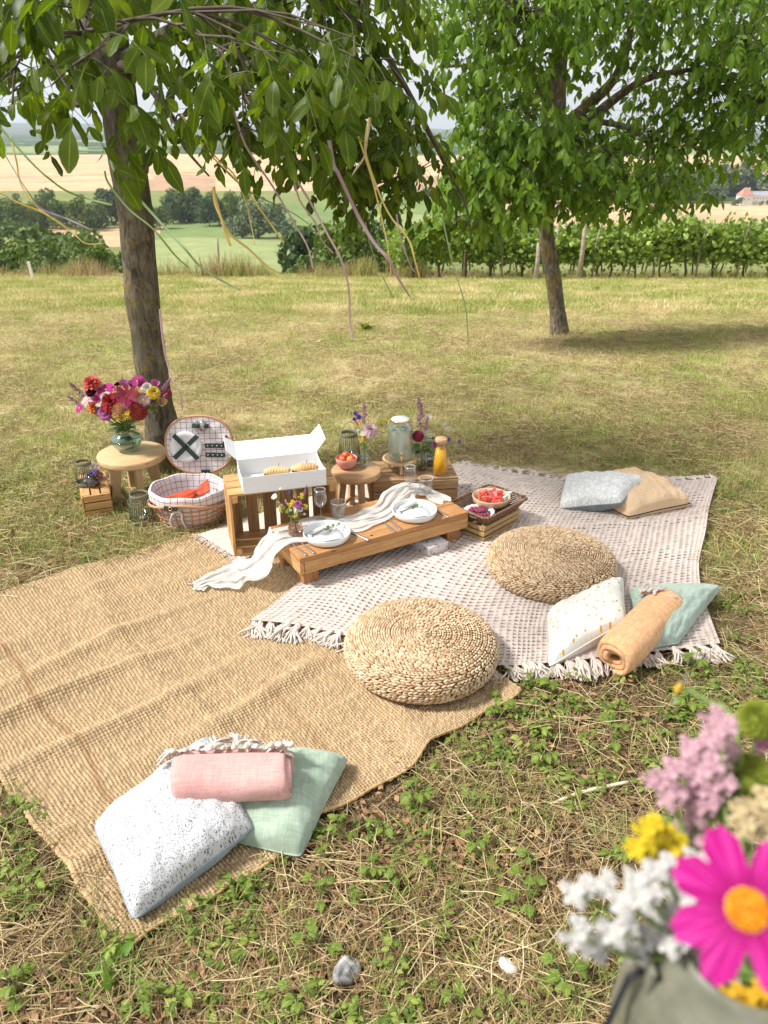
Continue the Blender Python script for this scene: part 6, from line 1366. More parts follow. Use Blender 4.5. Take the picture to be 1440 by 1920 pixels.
for k in range(20):
    a = rnd.uniform(0, 6.28); d = 0.062 * math.sqrt(rnd.uniform(0.02, 1)); L = rnd.uniform(0.032, 0.046); h = rnd.uniform(0.022, 0.032); n = 8; V = []
    for y in (-0.007, 0.007):
        V += [(0, y, h)] + [(L / 2 * math.cos(math.pi * j / n), y, h * 0.15 - h * 0.55 * math.sin(math.pi * j / n)) for j in range(n + 1)]
    n1 = n + 2; F = [tuple(range(n1)), tuple(range(2 * n1 - 1, n1 - 1, -1))] + [(j, (j + 1) % n1, n1 + (j + 1) % n1, n1 + j) for j in range(n1)]
    w = thing('watermelon_piece', 'wedge of cut watermelon with green rind in the beige bowl', 'watermelon', (q.x + d * math.cos(a), q.y + d * math.sin(a), TRZ + 0.030 + 0.030 * (1 - d / 0.07) + 0.004 * (k % 3) + .012), rnd.uniform(0, 6), 'watermelon pieces in the beige bowl')
    w.rotation_euler = (rnd.uniform(-.9, .9), rnd.uniform(-.8, .8), rnd.uniform(0, 6)); obj('flesh', (V, F), melon, w, smooth_=False)
    rp = [(L / 2 * math.cos(math.pi * j / n) * 1.04, 0, h * 0.15 - h * 0.55 * math.sin(math.pi * j / n) * 1.06) for j in range(n + 1)]
    V = []; F = []
    for (x, _, z) in rp: V += [(x, -0.0074, z), (x, 0.0074, z), (x * 1.10, 0.0074, z - 0.003), (x * 1.10, -0.0074, z - 0.003)]
    for j in range(n):
        b = 4 * j; F += [(b + i, b + (i + 1) % 4, b + 4 + (i + 1) % 4, b + 4 + i) for i in range(4)]
    obj('rind', (V, F), rind, w, smooth_=False)
q = at(898, 966, TRZ + .012); o = thing('berry_dish', 'pale grey scalloped dish of raspberries and blueberries at the front of the wicker tray', 'dish', (q.x, q.y, TRZ + .0115))
obj('dish', lathe_vf([(0.001, 0.001), (0.045, 0.001), (0.060, 0.010), (0.074, 0.024), (0.0735, 0.026), (0.058, 0.014), (0.043, 0.005), (0.001, 0.005)], 96, rib=16, ribd=0.05, ribrange=(2, 5)), m_plain('grey_glaze', (0.52, 0.50, 0.49), 0.3), o)
rasp = m_plain('raspberry', (0.30, 0.012, 0.03), 0.45, (0.42, 0.03, 0.06), 60); blue = m_plain('blueberry', (0.03, 0.035, 0.08), 0.5, (0.07, 0.08, 0.16), 40)
m = MB(); v0 = sphere_vf(0.0075, 10, 8); m.add(*v0)
for k in range(26):
    z = 1 - 2 * (k + .5) / 26; a = k * 2.4; r_ = math.sqrt(1 - z * z); m.add(*sphere_vf(0.0024, 6, 4, (0.0072 * r_ * math.cos(a), 0.0072 * r_ * math.sin(a), 0.0078 * z)))
rme = m.mesh('raspberry'); rme.materials.append(rasp); v = sphere_vf(0.0072, 12, 9, (0, 0, 0), (1, 1, 0.9)); bme = mesh_np('blueberry', np.array(v[0]), v[1]); bme.materials.append(blue)
for k in range(64):
    a = k * 2.399; d = 0.052 * math.sqrt((k % 40 + .5) / 40); lay_ = k // 40; z = 0.014 + 0.010 * lay_ + 0.006 * (d / .052) + 0.006 * (1 - d / .06)
    isr = rnd.random() < (0.42 if math.cos(a) > -0.2 else 0.3)
    x = link('raspberry' if isr else 'blueberry', rme if isr else bme, None, None, (q.x + d * math.cos(a) * (0.62 if lay_ else 1), q.y + d * math.sin(a) * (0.62 if lay_ else 1), TRZ + .0115 + z), (rnd.uniform(-1, 1), rnd.uniform(-1, 1), rnd.uniform(0, 6)))
    tag(x, 'dark red raspberry heaped in the scalloped dish' if isr else 'round dark blue blueberry heaped in the scalloped dish', 'raspberry' if isr else 'blueberry', 'raspberries in the dish' if isr else 'blueberries in the dish')
nk = thing('napkin', 'folded white napkin tucked behind the watermelon bowl in the tray', 'napkin', (tcen.x + 0.10, tcen.y + 0.075, TRZ + 0.03), ga); obj('fold', box_vf(0.075, 0.05, 0.006, (0, 0, 0.02)), linen_w, nk, rot=(R(-20), R(-12), 0), bevel=0.002, smooth_=False); obj('fold', box_vf(0.075, 0.048, 0.006, (0, 0, 0.013)), linen_w, nk, rot=(R(-18), R(-12), R(5)), bevel=0.002, smooth_=False)
# printed gift box
t = NT('shell_print'); v = t.coord('Object'); vo = t.n.new('ShaderNodeTexVoronoi'); t.set(vo.inputs['Vector'], v); vo.inputs['Scale'].default_value = 36; d = vo.outputs['Distance']
shape = t.math('MULTIPLY', t.math('LESS_THAN', t.math('ADD', d, t.math('MULTIPLY', t.noise(v, 90, 2), .25)), 0.46), t.math('GREATER_THAN', t.noise(v, 70, 2), 0.42)); rc = t.ramp(vo.outputs['Color'], [(0.2, (0.32, 0.10, 0.07)), (0.5, (0.45, 0.30, 0.25)), (0.8, (0.60, 0.40, 0.36))])
gmat = t.done(t.principled(t.mix(t.math('MULTIPLY', shape, 0.85), (0.70, 0.69, 0.70), rc), 0.5)); q = at(804, 1046, .018); gx_ = thing('gift_box', 'small white box with reddish brown print under the right end of the low table', 'box', (q.x, q.y, 0.019), R(37))
obj('box', box_vf(0.118, 0.15, 0.040, (0.059, 0.075, 0.0205)), gmat, gx_, smooth_=False, bevel=0.0015); obj('lid', box_vf(0.121, 0.153, 0.010, (0.059, 0.075, 0.0455)), gmat, gx_, smooth_=False, bevel=0.0015)

# ------------------------------------------------------------------ picnic basket
def m_check(name='window_check_cotton', n=1.0):
    t = NT(name); v = t.coord('UV'); s = t.n.new('ShaderNodeSeparateXYZ'); t.set(s.inputs[0], v)
    a = t.math('LESS_THAN', t.math('FRACT', t.math('MULTIPLY', s.outputs[0], n)), 0.07); b = t.math('LESS_THAN', t.math('FRACT', t.math('MULTIPLY', s.outputs[1], n)), 0.07)
    return t.done(t.principled(t.mix(t.math('MAXIMUM', a, b), (0.72, 0.66, 0.655), (0.04, 0.04, 0.055)), 0.9, t.bump(t.noise(v, 3, 4), 0.25, 0.01), spec=0.1))
check = m_check(); copper = NT('copper_willow'); g = copper.n.new('ShaderNodeNewGeometry'); copper = copper.done(copper.principled(copper.ramp(g.outputs['Random Per Island'], [(0, (0.36, 0.16, 0.08)), (0.5, (0.50, 0.25, 0.13)), (1, (0.64, 0.38, 0.23))]), 0.5))
bc = Vector((-1.0, 3.575, 0)); bk = thing('picnic_basket', 'open oval willow picnic basket with checked cotton lining by the tree trunk', 'picnic basket', (bc.x, bc.y, 0.0), 0.0)
AX, AY, BH_ = 0.186, 0.158, 0.165
def oval(f, a, p=2.08): c, s = math.cos(a), math.sin(a); return Vector((AX * f * math.copysign(abs(c) ** (2 / p), c), AY * f * math.copysign(abs(s) ** (2 / p), s), 0))
def bf(z): return 0.80 + 0.20 * math.sin(min(1, z / BH_) * 1.45)
rows = 7
for k in range(rows):
    z = 0.008 + (BH_ - 0.012) * k / (rows - 1); n = 96; P_ = []
    for j in range(n + 1):
        a = 2 * math.pi * j / n; P_.append(oval(bf(z) + (0.012 if (j // 2 + k) % 2 else -0.006), a) + Vector((0, 0, z)))
    obj('weaver', tube_vf(P_, 0.0030 if k not in (0, rows - 1) else 0.006, 6, cap=False), copper, bk)
for k in range(28):
    a = 2 * math.pi * k / 28; obj('stake', tube_vf([oval(bf(z) , a) + Vector((0, 0, z)) for z in np.linspace(0.004, BH_, 6)], 0.0034, 5), copper, bk)
# lining: inside wall, rolled rim, outer skirt
prof = [(0.60, 0.022), (0.74, 0.026), (0.80, 0.06), (0.89, 0.12), (0.94, 0.168), (0.985, 0.187), (1.03, 0.188), (1.055, 0.172), (1.05, 0.150), (1.04, 0.135)]; n = 72; V, U, F = [], [], []
Sp = spline([Vector((p[0], 0, p[1])) for p in prof], 40); L_ = [0]
for i in range(40): L_.append(L_[-1] + math.hypot((Sp[i + 1].x - Sp[i].x) * 0.17, Sp[i + 1].z - Sp[i].z))
for i, p in enumerate(Sp):
    for j in range(n + 1):
        a = 2 * math.pi * j / n; w = 0.003 * math.sin(a * 13 + i * .3) * (1 if i < 20 else 0.5) + 0.002 * math.sin(a * 29); q = oval(p.x + w * 2.0, a); V.append((q.x, q.y, p.z + 0.004 * math.sin(a * 7) * (i > 16))); U.append((a * 5.6, L_[i] * 32))
for i in range(40):
    for j in range(n): b = i * (n + 1) + j; F.append((b, b + 1, b + n + 2, b + n + 1))
link('lining', mesh_np('lining', np.array(V), F, uv=np.array(U)), check, bk, solid=0.003)
bot = [tuple(oval(0.66, 2 * math.pi * j / 40) + Vector((0, 0, 0.024))) for j in range(40)]; me = mesh_np('lining_floor', np.array(bot), [tuple(range(40))], uv=np.array(bot)[:, :2] * 32); link('lining_floor', me, check, bk)
inner = [tuple(oval(0.76, 2 * math.pi * j / 48) * 1.0 + Vector((0, 0, z))) for z in (0.006, 0.05, 0.1, 0.15) for j in range(48)]
V = []; 
for z in (0.006, 0.05, 0.10, 0.15):
    for j in range(48): V.append(tuple(oval(bf(z) - 0.025, 2 * math.pi * j / 48) + Vector((0, 0, z))))
link('lining_outside', mesh_np('lining_outside', np.array(V), [(i * 48 + j, i * 48 + (j + 1) % 48, (i + 1) * 48 + (j + 1) % 48, (i + 1) * 48 + j) for i in range(3) for j in range(48)]), m_plain('lining_back', (0.66, 0.60, 0.60), 0.9), bk)
# handle lowered over the front
hp = [oval(1.09, R(a)) + Vector((0, 0, 0.140 + 0.018 * math.sin(R(a + 180)) ** 4 - 0.022 * abs(math.cos(R(a))))) for a in np.linspace(178, 362, 26)]
obj('handle', tube_vf(hp, 0.0075, 8), copper, bk)
st_ = obj('clasp_strap', box_vf(0.070, 0.010, 0.022), black_leather, bk, (-0.050, -AY * 1.105, 0.146), (R(-12), 0, R(-10)), smooth_=False, bevel=0.004); obj('clasp_ring', lathe_vf([(0.007, -0.002), (0.010, -0.002), (0.010, 0.002), (0.007, 0.002)], 16, closed=True), brass, st_, (0.002, -0.008, 0), (R(90), 0, 0))
for s in (-1, 1): obj('bow_ribbon', tube_vf(spline([(-0.02, -AY * 1.12, 0.128), (-0.02 + 0.022 * s, -AY * 1.14, 0.118), (-0.03 + 0.03 * s, -AY * 1.10, 0.075), (-0.02 + 0.034 * s, -AY * 1.05, 0.03)], 12), [0.004] * 13, 5), linen_w, bk)
hs_ = obj('hinge_strap', box_vf(0.046, 0.006, 0.030), black_leather, bk, (0.06, AY * 1.02, 0.196), (R(10), 0, 0), smooth_=False, bevel=0.004)
for s in (-1, 1): obj('rivet', sphere_vf(0.0035, 10, 6), steel, hs_, (0.011 * s, -0.004, 0))
# lid
lid_c = Vector((0.030, AY * 1.02 + 0.045, 0.335)); tilt = R(78)
LM = Matrix.Translation(lid_c) @ Matrix.Rotation(R(4), 4, 'Z') @ Matrix.Rotation(tilt, 4, 'X')
def lidobj(name, vf_or_me, m, par=None, M=Matrix(), **kw):
    o = link(name, vf_or_me, m, bk, **kw) if isinstance(vf_or_me, bpy.types.Mesh) else obj(name, vf_or_me, m, bk, **kw)
    o.matrix_local = LM @ M; return o
lf = 0.93; lid_oval = lambda f, a: Vector((AX * lf * f * math.copysign(abs(math.cos(a)) ** .85, math.cos(a)), AY * lf * f * math.copysign(abs(math.sin(a)) ** .85, math.sin(a)) * 1.02, 0))
V = [(0, 0, 0.010)] + [tuple(lid_oval(f, 2 * math.pi * j / 48) + Vector((0, 0, 0.010 + 0.002 * math.sin(j * 1.3)))) for f in (0.5, 0.97) for j in range(48)]
F = [(0, 1 + j, 1 + (j + 1) % 48) for j in range(48)] + [(1 + j, 49 + j, 49 + (j + 1) % 48, 1 + (j + 1) % 48) for j in range(48)]
lid = lidobj('lid', mesh_np('lid', np.array(V), F, uv=np.array(V)[:, :2] * 34), check)
LI = lid.matrix_local.copy()
def onlid(name, vf, m, loc=(0, 0, 0), rot=(0, 0, 0), **kw): return obj(name, vf, m, lid, loc, rot, **kw)
for k in range(3): onlid('rim_cane', tube_vf([lid_oval(1.0 + 0.012 * (k == 1), 2 * math.pi * j / 60) + Vector((0, 0, 0.008 - 0.009 * k)) for j in range(61)], 0.0052, 6, cap=False), copper)
V = [tuple(lid_oval(f, 2 * math.pi * j / 48) + Vector((0, 0, -0.016))) for f in (0.02, 0.98) for j in range(48)]; onlid('lid_back', (V, [(j, 48 + j, 48 + (j + 1) % 48, (j + 1) % 48) for j in range(48)]), copper)
pc_ = (-0.066, -0.008, 0.014); onlid('plate', lathe_vf([(0.001, 0.004), (0.050, 0.004), (0.058, 0.008), (0.082, 0.012), (0.083, 0.010), (0.058, 0.002), (0.001, 0.0)], 48), china, pc_)
for a in (R(42), R(-48)): onlid('strap', box_vf(0.172, 0.024, 0.003, (0, 0, 0.0150)), black_leather, pc_, (0, 0, a), smooth_=False, bevel=0.001)
onlid('buckle', box_vf(0.020, 0.004, 0.003, (0, 0, 0.019)), steel, (pc_[0] + 0.014, pc_[1] + 0.012, pc_[2]), (0, 0, R(-48)), smooth_=False)
for yy in (-0.006, -0.055):
    sb = onlid('cutlery_strap', box_vf(0.100, 0.024, 0.007, (0.0, 0, 0)), black_leather, (0.082, yy, 0.016), (0, 0, R(-2)), smooth_=False, bevel=0.003)
    for k in range(4): obj('rivet', sphere_vf(0.0042, 10, 6), steel, sb, (-0.036 + 0.024 * k, 0, 0.0045))
sb = onlid('shaker_strap', box_vf(0.085, 0.022, 0.022), black_leather, (0.015, 0.100, 0.018), (0, 0, R(-4)), smooth_=False, bevel=0.005)
for s in (-1, 1): onlid('shaker', lathe_vf([(0.001, -0.024), (0.013, -0.024), (0.014, 0.012), (0.011, 0.018), (0.011, 0.026), (0.001, 0.028)], 18), clear2 if s < 0 else steel, (0.008 + 0.018 * s, 0.098, 0.020), (R(-90), 0, 0))
ck = onlid('corkscrew', box_vf(0.011, 0.04, 0.010), m_plain('dark_red_handle', (0.16, 0.03, 0.03), 0.4), (0.142, 0.028, 0.016), (0, 0, R(-6)), smooth_=False, bevel=0.003); obj('blade', box_vf(0.006, 0.05, 0.003, (0.004, -0.042, 0)), steel, ck, smooth_=False)
onlid('corkscrew_strap', box_vf(0.036, 0.014, 0.007), black_leather, (0.142, 0.006, 0.020), smooth_=False, bevel=0.002)
# rust red napkin in the basket
nm = m_cloth('rust_cotton', (0.38, 0.055, 0.025), (0.48, 0.09, 0.04), 20, 500, 0.6); nko = thing('napkin', 'rust red cloth napkin gathered inside the picnic basket', 'napkin', (bc.x, bc.y, 0.085), R(16)); V = []
for i in range(41):
    f = i / 40; w = 0.055 - 0.03 * math.exp(-((f - .72) / .07) ** 2) + 0.016 * max(0, f - .75) * 4; cz = 0.035 + 0.050 * f + (0.022 if f > .75 else 0) * (f - .75) * 4
    for j in range(21):
        g = j / 20 * 2 - 1; V.append((-0.13 + 0.235 * f, g * w, cz + 0.010 * math.sin(g * 9 + f * 4) + 0.006 * math.sin(g * 21) - 0.02 * g * g))
link('fold', mesh_np('fold', np.array(V), [(i * 21 + j, (i + 1) * 21 + j, (i + 1) * 21 + j + 1, i * 21 + j + 1) for i in range(40) for j in range(20)]), nm, nko, solid=0.004)
# ------------------------------------------------------------------ flowers
def petal(L, W, tilt, curl, z0=0.0, r0=0.0, a=0.0, tipw=0.75, cup=0.2, notch=0.0):
    V = []; st = ((0, .25), (.35, .85), (.75, 1.0), (1.0, tipw * .6)); x, z, th = r0, z0, tilt
    for k, (f, w) in enumerate(st):
        if k: d = (f - st[k - 1][0]) * L; x += math.cos(th) * d; z += math.sin(th) * d; th -= curl
        for s in (-1, 0, 1): V.append((x - (notch * L if s == 0 and k == 3 else 0), s * W / 2 * w, z + (abs(s) * W * cup * .5 if k < 3 else 0)))
    F = []
    for k in range(3): b = 3 * k; F += [(b, b + 3, b + 4, b + 1), (b + 1, b + 4, b + 5, b + 2)]
    c, s = math.cos(a), math.sin(a); return [(v[0] * c - v[1] * s, v[0] * s + v[1] * c, v[2]) for v in V], F
def m_petal(name, c, c2=None, trans=0.25):
    c = tone_of(c, 1.0)
    t = NT(name); g = t.n.new('ShaderNodeNewGeometry'); c2 = c2 or tuple(x * 0.75 for x in c); col = t.ramp(g.outputs['Random Per Island'], [(0, c2), (1, c)])
    p = t.principled(col, 0.75, spec=0.1); tr = t.n.new('ShaderNodeBsdfTranslucent'); t.set(tr.inputs['Color'], col); ms = t.n.new('ShaderNodeMixShader'); ms.inputs[0].default_value = trans
    t.t.links.new(p, ms.inputs[1]); t.t.links.new(tr.outputs[0], ms.inputs[2]); return t.done(ms.outputs[0])
FR = random.Random(5)
def dahlia(layers=6, n=12):          # unit radius 1, facing +z
    m = MB()
    for k in range(layers):
        f = k / (layers - 1); L = 1.0 - 0.62 * f
        for j in range(max(5, int(n * (1 - 0.45 * f)))):
            cnt = max(5, int(n * (1 - 0.45 * f))); m.add(*petal(L * FR.uniform(.9, 1.05), 0.42 - 0.16 * f, R(-8) + R(82) * f, R(14) * (1 - f) - R(8) * f, 0.10 + 0.16 * f, 0.05, 2 * math.pi * j / cnt + k * 0.4, 0.7, 0.35))
    m.add(*sphere_vf(0.3, 8, 6, (0, 0, 0.12), (1, 1, .6))); return m.mesh('dahlia')
def pompon():
    m = MB(); N_ = 90
    for k in range(N_):
        z = 1 - 1.75 * (k + .5) / N_; a = k * 2.39996; r_ = math.sqrt(max(0, 1 - z * z)); nrm = Vector((r_ * math.cos(a), r_ * math.sin(a), z)); q = nrm.to_track_quat('X', 'Z').to_matrix().to_4x4()
        V, F = petal(0.34, 0.26, R(20), R(5), 0, 0, 0, .9, .7); m.add([q @ Vector(v) + nrm * 0.68 for v in V], F); V, F = petal(0.3, 0.26, R(-25), R(-5), 0, 0, 0, .9, -.5); m.add([q @ Vector(v) + nrm * 0.68 for v in V], F)
    m.add(*sphere_vf(0.74, 12, 8)); return m.mesh('pompon')
def cosmos(n=8, W=0.56, tip=.95, tilt=12):
    m = MB()
    for j in range(n): m.add(*petal(FR.uniform(.9, 1.02), W * FR.uniform(.9, 1.05), R(tilt + FR.uniform(-8, 8)), R(6), 0.0, 0.06, 2 * math.pi * j / n + FR.uniform(-.08, .08), tip, .12, .05))
    return m.mesh('cosmos')
def daisy(n=15): 
    m = MB()
    for j in range(n): m.add(*petal(FR.uniform(.85, 1), .26, R(FR.uniform(-5, 12)), R(5), 0, .1, 2 * math.pi * j / n, .8, .1))
    return m.mesh('daisy')
def tulipy(n=6):
    m = MB()
    for j in range(n): m.add(*petal(1.3, .8, R(62 + 6 * (j % 2)), R(4), -.4, .12, 2 * math.pi * j / n, .6, .5))
    return m.mesh('bloom')
def cluster(n, rad, size, flat=0.6, seed=1, ico=True):
    r = random.Random(seed); m = MB()
    for k in range(n):
        a = r.uniform(0, 6.28); d = rad * math.sqrt(r.random()); z = flat * rad * (1 - (d / rad) ** 2) + r.uniform(-.2, .2) * rad
        s = size * r.uniform(.7, 1.2)
        for j in range(4): m.add(*xf(petal(s, s * .9, R(35), R(10), 0, 0, j * 1.57 + a, .8, .3), Matrix.Translation((d * math.cos(a), d * math.sin(a), z)) @ Euler((r.uniform(-.6, .6), r.uniform(-.6, .6), 0)).to_matrix().to_4x4()))
    return m.mesh('cluster')
def plume(seed=1, n=150, L=1.0, w=0.17):
    r = random.Random(seed); m = MB(); m.add(*tube_vf([(0, 0, 0), (0.02, 0, .5), (0.06, 0.0, 1.0)], [.012, .01, .006], 5))
    for k in range(n):
        f = r.random() ** .8; z = f; rad = w * (1 - f) ** .7 * r.uniform(.2, 1) + .012; a = r.uniform(0, 6.28); c = (0.06 * f * f + rad * math.cos(a), rad * math.sin(a), z + rad * .5)
        m.add(*sphere_vf(r.uniform(.014, .026), 5, 4, c, (1, 1, 1.4)))
    return m.mesh('plume')
def spike(seed=1, n=34):
    r = random.Random(seed); m = MB()
    for k in range(n):
        f = k / n; a = k * 2.4; rad = .13 * (1 - .6 * f); m.add(*xf(petal(.16, .15, R(20), R(10), 0, 0, 0, .9, .4), Matrix.Translation((0, 0, f)) @ Matrix.Rotation(a, 4, 'Z') @ Matrix.Translation((rad * .3, 0, 0))))
    m.add(*tube_vf([(0, 0, -.1), (0, 0, 1)], .02, 5)); return m.mesh('spike')
FM = dict(dahlia=dahlia(), pompon=pompon(), cosmos=cosmos(), star=cosmos(8, .34, .35, 25), daisy=daisy(), bloom=tulipy(), cluster=cluster(16, .9, .42), umbel=cluster(40, 1.0, .17, .15, 3), plume=plume(), spike=spike(), aster=dahlia(4, 18))
CENTER = {'cosmos': ((0.70, 0.40, 0.02), .17), 'daisy': ((0.75, 0.50, 0.03), .24), 'star': ((0.25, .05, .02), .12)}
mat_cache = {}
def pm(c):
    if c not in mat_cache: mat_cache[c] = m_petal('petal_colour', tuple(x * 0.88 + g_ * 0.12 for x, g_ in zip(c, (.30, .25, .26))) if max(c) > .2 else c)
    return mat_cache[c]
ctr_me = mesh_np('flower_center', np.array(sphere_vf(1, 12, 7, (0, 0, .15), (1, 1, .6))[0]), sphere_vf(1, 12, 7)[1])
fm_cache = {}
def flower(parent, kind, c, size, pos, face, roll_=0.0, center=None):
    key = (kind, c)
    if key not in fm_cache:
        me = FM[kind].copy(); me.materials.clear(); me.materials.append(pm(c)); fm_cache[key] = me
    q = Vector(face).to_track_quat('Z', 'Y').to_euler(); o = link(kind if kind not in ('bloom', 'cluster', 'umbel', 'spike') else {'bloom': 'blossom', 'cluster': 'flower_cluster', 'umbel': 'umbel', 'spike': 'flower_spike'}[kind], fm_cache[key], None, parent, pos, q, scale=(size,) * 3)
    if kind in CENTER:
        cc, r_ = center or CENTER[kind]; k2 = ('c', cc)
        if k2 not in fm_cache: me = ctr_me.copy(); me.materials.append(m_plain('flower_center', cc, 0.8, tuple(x * .7 for x in cc), 1.5, bump=0.6, bscale=9)); fm_cache[k2] = me
        link('flower_center', fm_cache[k2], None, o, scale=(r_,) * 3)
    return o
def bouquet(name, label, root_, neck, base_r, depth, items, stem_r=0.0016, leaves=8, leaf_s=0.03, facing=None):
    """items: (kind, colour, radius, head position). Stems run from the heads through the neck to the bottom of the vase"""
    o = thing(name, label, 'flowers', root_); sm = MB(); nk = Vector(neck) - Vector(root_)
    for (kind, c, s, p) in items:
        p = Vector(p) - Vector(root_); f = (p - nk); f = f.normalized() + Vector((0, -0.75, 0.35)) if facing is None else Vector(facing) + f.normalized() * .6
        if kind in ('plume', 'spike'): f = (p - nk).normalized() + Vector((0, 0, .25)); 
        flower(o, kind, c, s, p, f)
        j = Vector((rnd.uniform(-1, 1), rnd.uniform(-1, 1), 0)) * base_r; b = nk - Vector((0, 0, depth)) - j; pts = spline([p, nk.lerp(p, .45) + Vector((0, 0, .012)), nk + j * .5, b], 8); sm.add(*tube_vf(pts, stem_r, 5))
    stuffpart(obj('stems', sm, stem_green, o))
    for k in range(leaves):
        a = 2 * math.pi * k / leaves + rnd.uniform(-.3, .3); V, F, U = leaflet(900 + k, 3); me = mesh_np('leaf', V * np.array([1, 1.2, 1]), F, uv=U); me.materials.append(leaf_sm); s = leaf_s * rnd.uniform(.7, 1.3)
        link('leaf', me, None, o, nk + Vector((.3 * leaf_s * math.cos(a), .3 * leaf_s * math.sin(a), rnd.uniform(0, leaf_s * .8))), (rnd.uniform(-.4, .4), R(rnd.uniform(-40, 10)), a), scale=(s,) * 3)
    return o
MAG, PINKP, CORAL, RED, BURG, PEACH, YEL, WHT, LIL, DARK, ORA, VIO, MAU, PALEP = (0.50, 0.02, 0.24), (0.52, 0.14, 0.36), (0.70, 0.11, 0.08), (0.42, 0.012, 0.018), (0.26, 0.006, 0.035), (0.74, 0.40, 0.20), (0.80, 0.58, 0.05), (0.80, 0.78, 0.70), (0.40, 0.24, 0.55), (0.05, 0.006, 0.018), (0.76, 0.20, 0.03), (0.17, 0.09, 0.42), (0.50, 0.25, 0.36), (0.72, 0.50, 0.54)
# vases
def vase(name, label, q, prof, mt, water=None, rib=0, ribd=0.0, rr=None, n=48, wmat=None):
    o = thing(name, label, 'vase', q); obj('body', lathe_vf(prof, n if not rib else rib * 4, rib=rib, ribd=ribd, ribrange=rr), mt, o)
    if water: obj('water', lathe_vf(water, 36), wmat, o)
    return o
wat = m_thin('vase_water', (0.80, 0.88, 0.72), 0.05); watc = m_thin('vase_water_clear', (0.90, 0.93, 0.90), 0.05)
SZ = 0.2702 + .0008
q = at(240, 843, SZ); VB = Vector((q.x, q.y, SZ)); k_ = q.y / FPX * 1.09
vase('bouquet_vase', 'wide round green glass vase on the oak side table', VB, [(0.001, 0.0006), (0.040, 0.0006), (0.044, 0.004), (0.066, 0.022), (0.082, 0.046), (0.084, 0.062), (0.077, 0.080), (0.058, 0.092), (0.052, 0.100), (0.056, 0.116), (0.060, 0.126), (0.0585, 0.126), (0.0545, 0.116), (0.0505, 0.100), (0.056, 0.0915), (0.075, 0.079), (0.082, 0.062), (0.080, 0.046), (0.064, 0.024), (0.042, 0.008), (0.001, 0.008)], green_gl, [(0.001, 0.0085), (0.041, 0.0085), (0.063, 0.025), (0.079, 0.046), (0.0805, 0.058), (0.001, 0.058)], wmat=wat)
nk = VB + Vector((0, 0, 0.105)); Yb = VB.y
def bp(px, py, dy=0.0): return atY(px, py, Yb + dy)
BI = [('dahlia', CORAL, 14, 172, 720, -.02), ('aster', DARK, 8, 170, 735, -.05), ('cosmos', PALEP, 11, 166, 749, -.04), ('cosmos', MAG, 12, 199, 731, -.03), ('cosmos', MAG, 12, 210, 738, -.06), ('bloom', MAG, 8, 185, 750, -.07), ('aster', WHT, 9, 200, 745, -.08), ('dahlia', ORA, 11, 176, 762, -.06), ('dahlia', RED, 16, 208, 755, -.10), ('star', BURG, 18, 238, 743, -.12), ('aster', PINKP, 12, 199, 774, -.10), ('aster', LIL, 9, 190, 770, -.07),
      ('pompon', PEACH, 12, 226, 769, -.12), ('cluster', YEL, 8, 224, 779, -.13), ('cluster', YEL, 8, 238, 776, -.14), ('cluster', YEL, 7, 247, 772, -.13), ('pompon', (0.48, 0.07, 0.045), 13, 259, 771, -.12), ('dahlia', PEACH, 11, 256, 740, -.08), ('aster', YEL, 10, 288, 736, -.07), ('aster', WHT, 9, 276, 728, -.03), ('daisy', PALEP, 9, 269, 750, -.10), ('bloom', PINKP, 9, 234, 724, .0), ('bloom', PINKP, 9, 249, 725, .0), ('cosmos', MAG, 10, 258, 715, .02), ('bloom', MAG, 8, 266, 722, .0),
      ('plume', MAU, 30, 298, 742, -.02), ('cosmos', BURG, 8, 312, 738, -.02), ('plume', MAU, 24, 292, 762, -.06), ('bloom', (0.76, .50, .18), 9, 302, 756, -.06), ('plume', MAU, 34, 166, 753, .0), ('cosmos', MAG, 8, 149, 765, -.02), ('spike', YEL, 18, 190, 783, -.06), ('aster', VIO, 7, 225, 751, -.1), ('aster', VIO, 7, 211, 766, -.11), ('dahlia', PEACH, 11, 223, 735, -.04), ('cosmos', MAG, 9, 242, 758, -.12), ('daisy', WHT, 5, 186, 757, -.1), ('aster', DARK, 7, 222, 724, .02), ('bloom', PINKP, 8, 290, 722, .0), ('cosmos', PALEP, 10, 184, 728, .0), ('dahlia', (0.74, .5, .36), 10, 240, 762, -.10), ('aster', PINKP, 8, 278, 745, -.05), ('cluster', (.25, .3, .06), 9, 285, 762, -.05), ('spike', (.3, .28, .3), 10, 230, 718, .03), ('plume', MAU, 26, 157, 765, .02)]
b = bouquet('mixed_bouquet', 'large mixed bouquet of dahlias, cosmos and asters in pink, red and yellow', VB + Vector((0, 0, .01)), nk, 0.036, 0.09, [(k, c, s * k_ * 1.3, bp(x, y, dy)) for (k, c, s, x, y, dy) in BI], 0.0019, 12, 0.055)
sm = MB()
for k in range(60):
    a = rnd.uniform(0, 6.28); r_ = rnd.uniform(.02, .05); sm.add(*tube_vf([nk - VB + Vector((.02 * math.cos(a + 2), .02 * math.sin(a + 2), 0)), Vector((r_ * 1.1 * math.cos(a), r_ * 1.1 * math.sin(a), .035)), Vector((r_ * .6 * math.cos(a), r_ * .6 * math.sin(a), .011))], 0.0026, 5))
stuffpart(obj('cut_stems', sm, m_plain('wet_stems', (0.07, 0.11, 0.02), 0.5, (0.15, 0.20, 0.05), 30), b, (0, 0, -.01)))
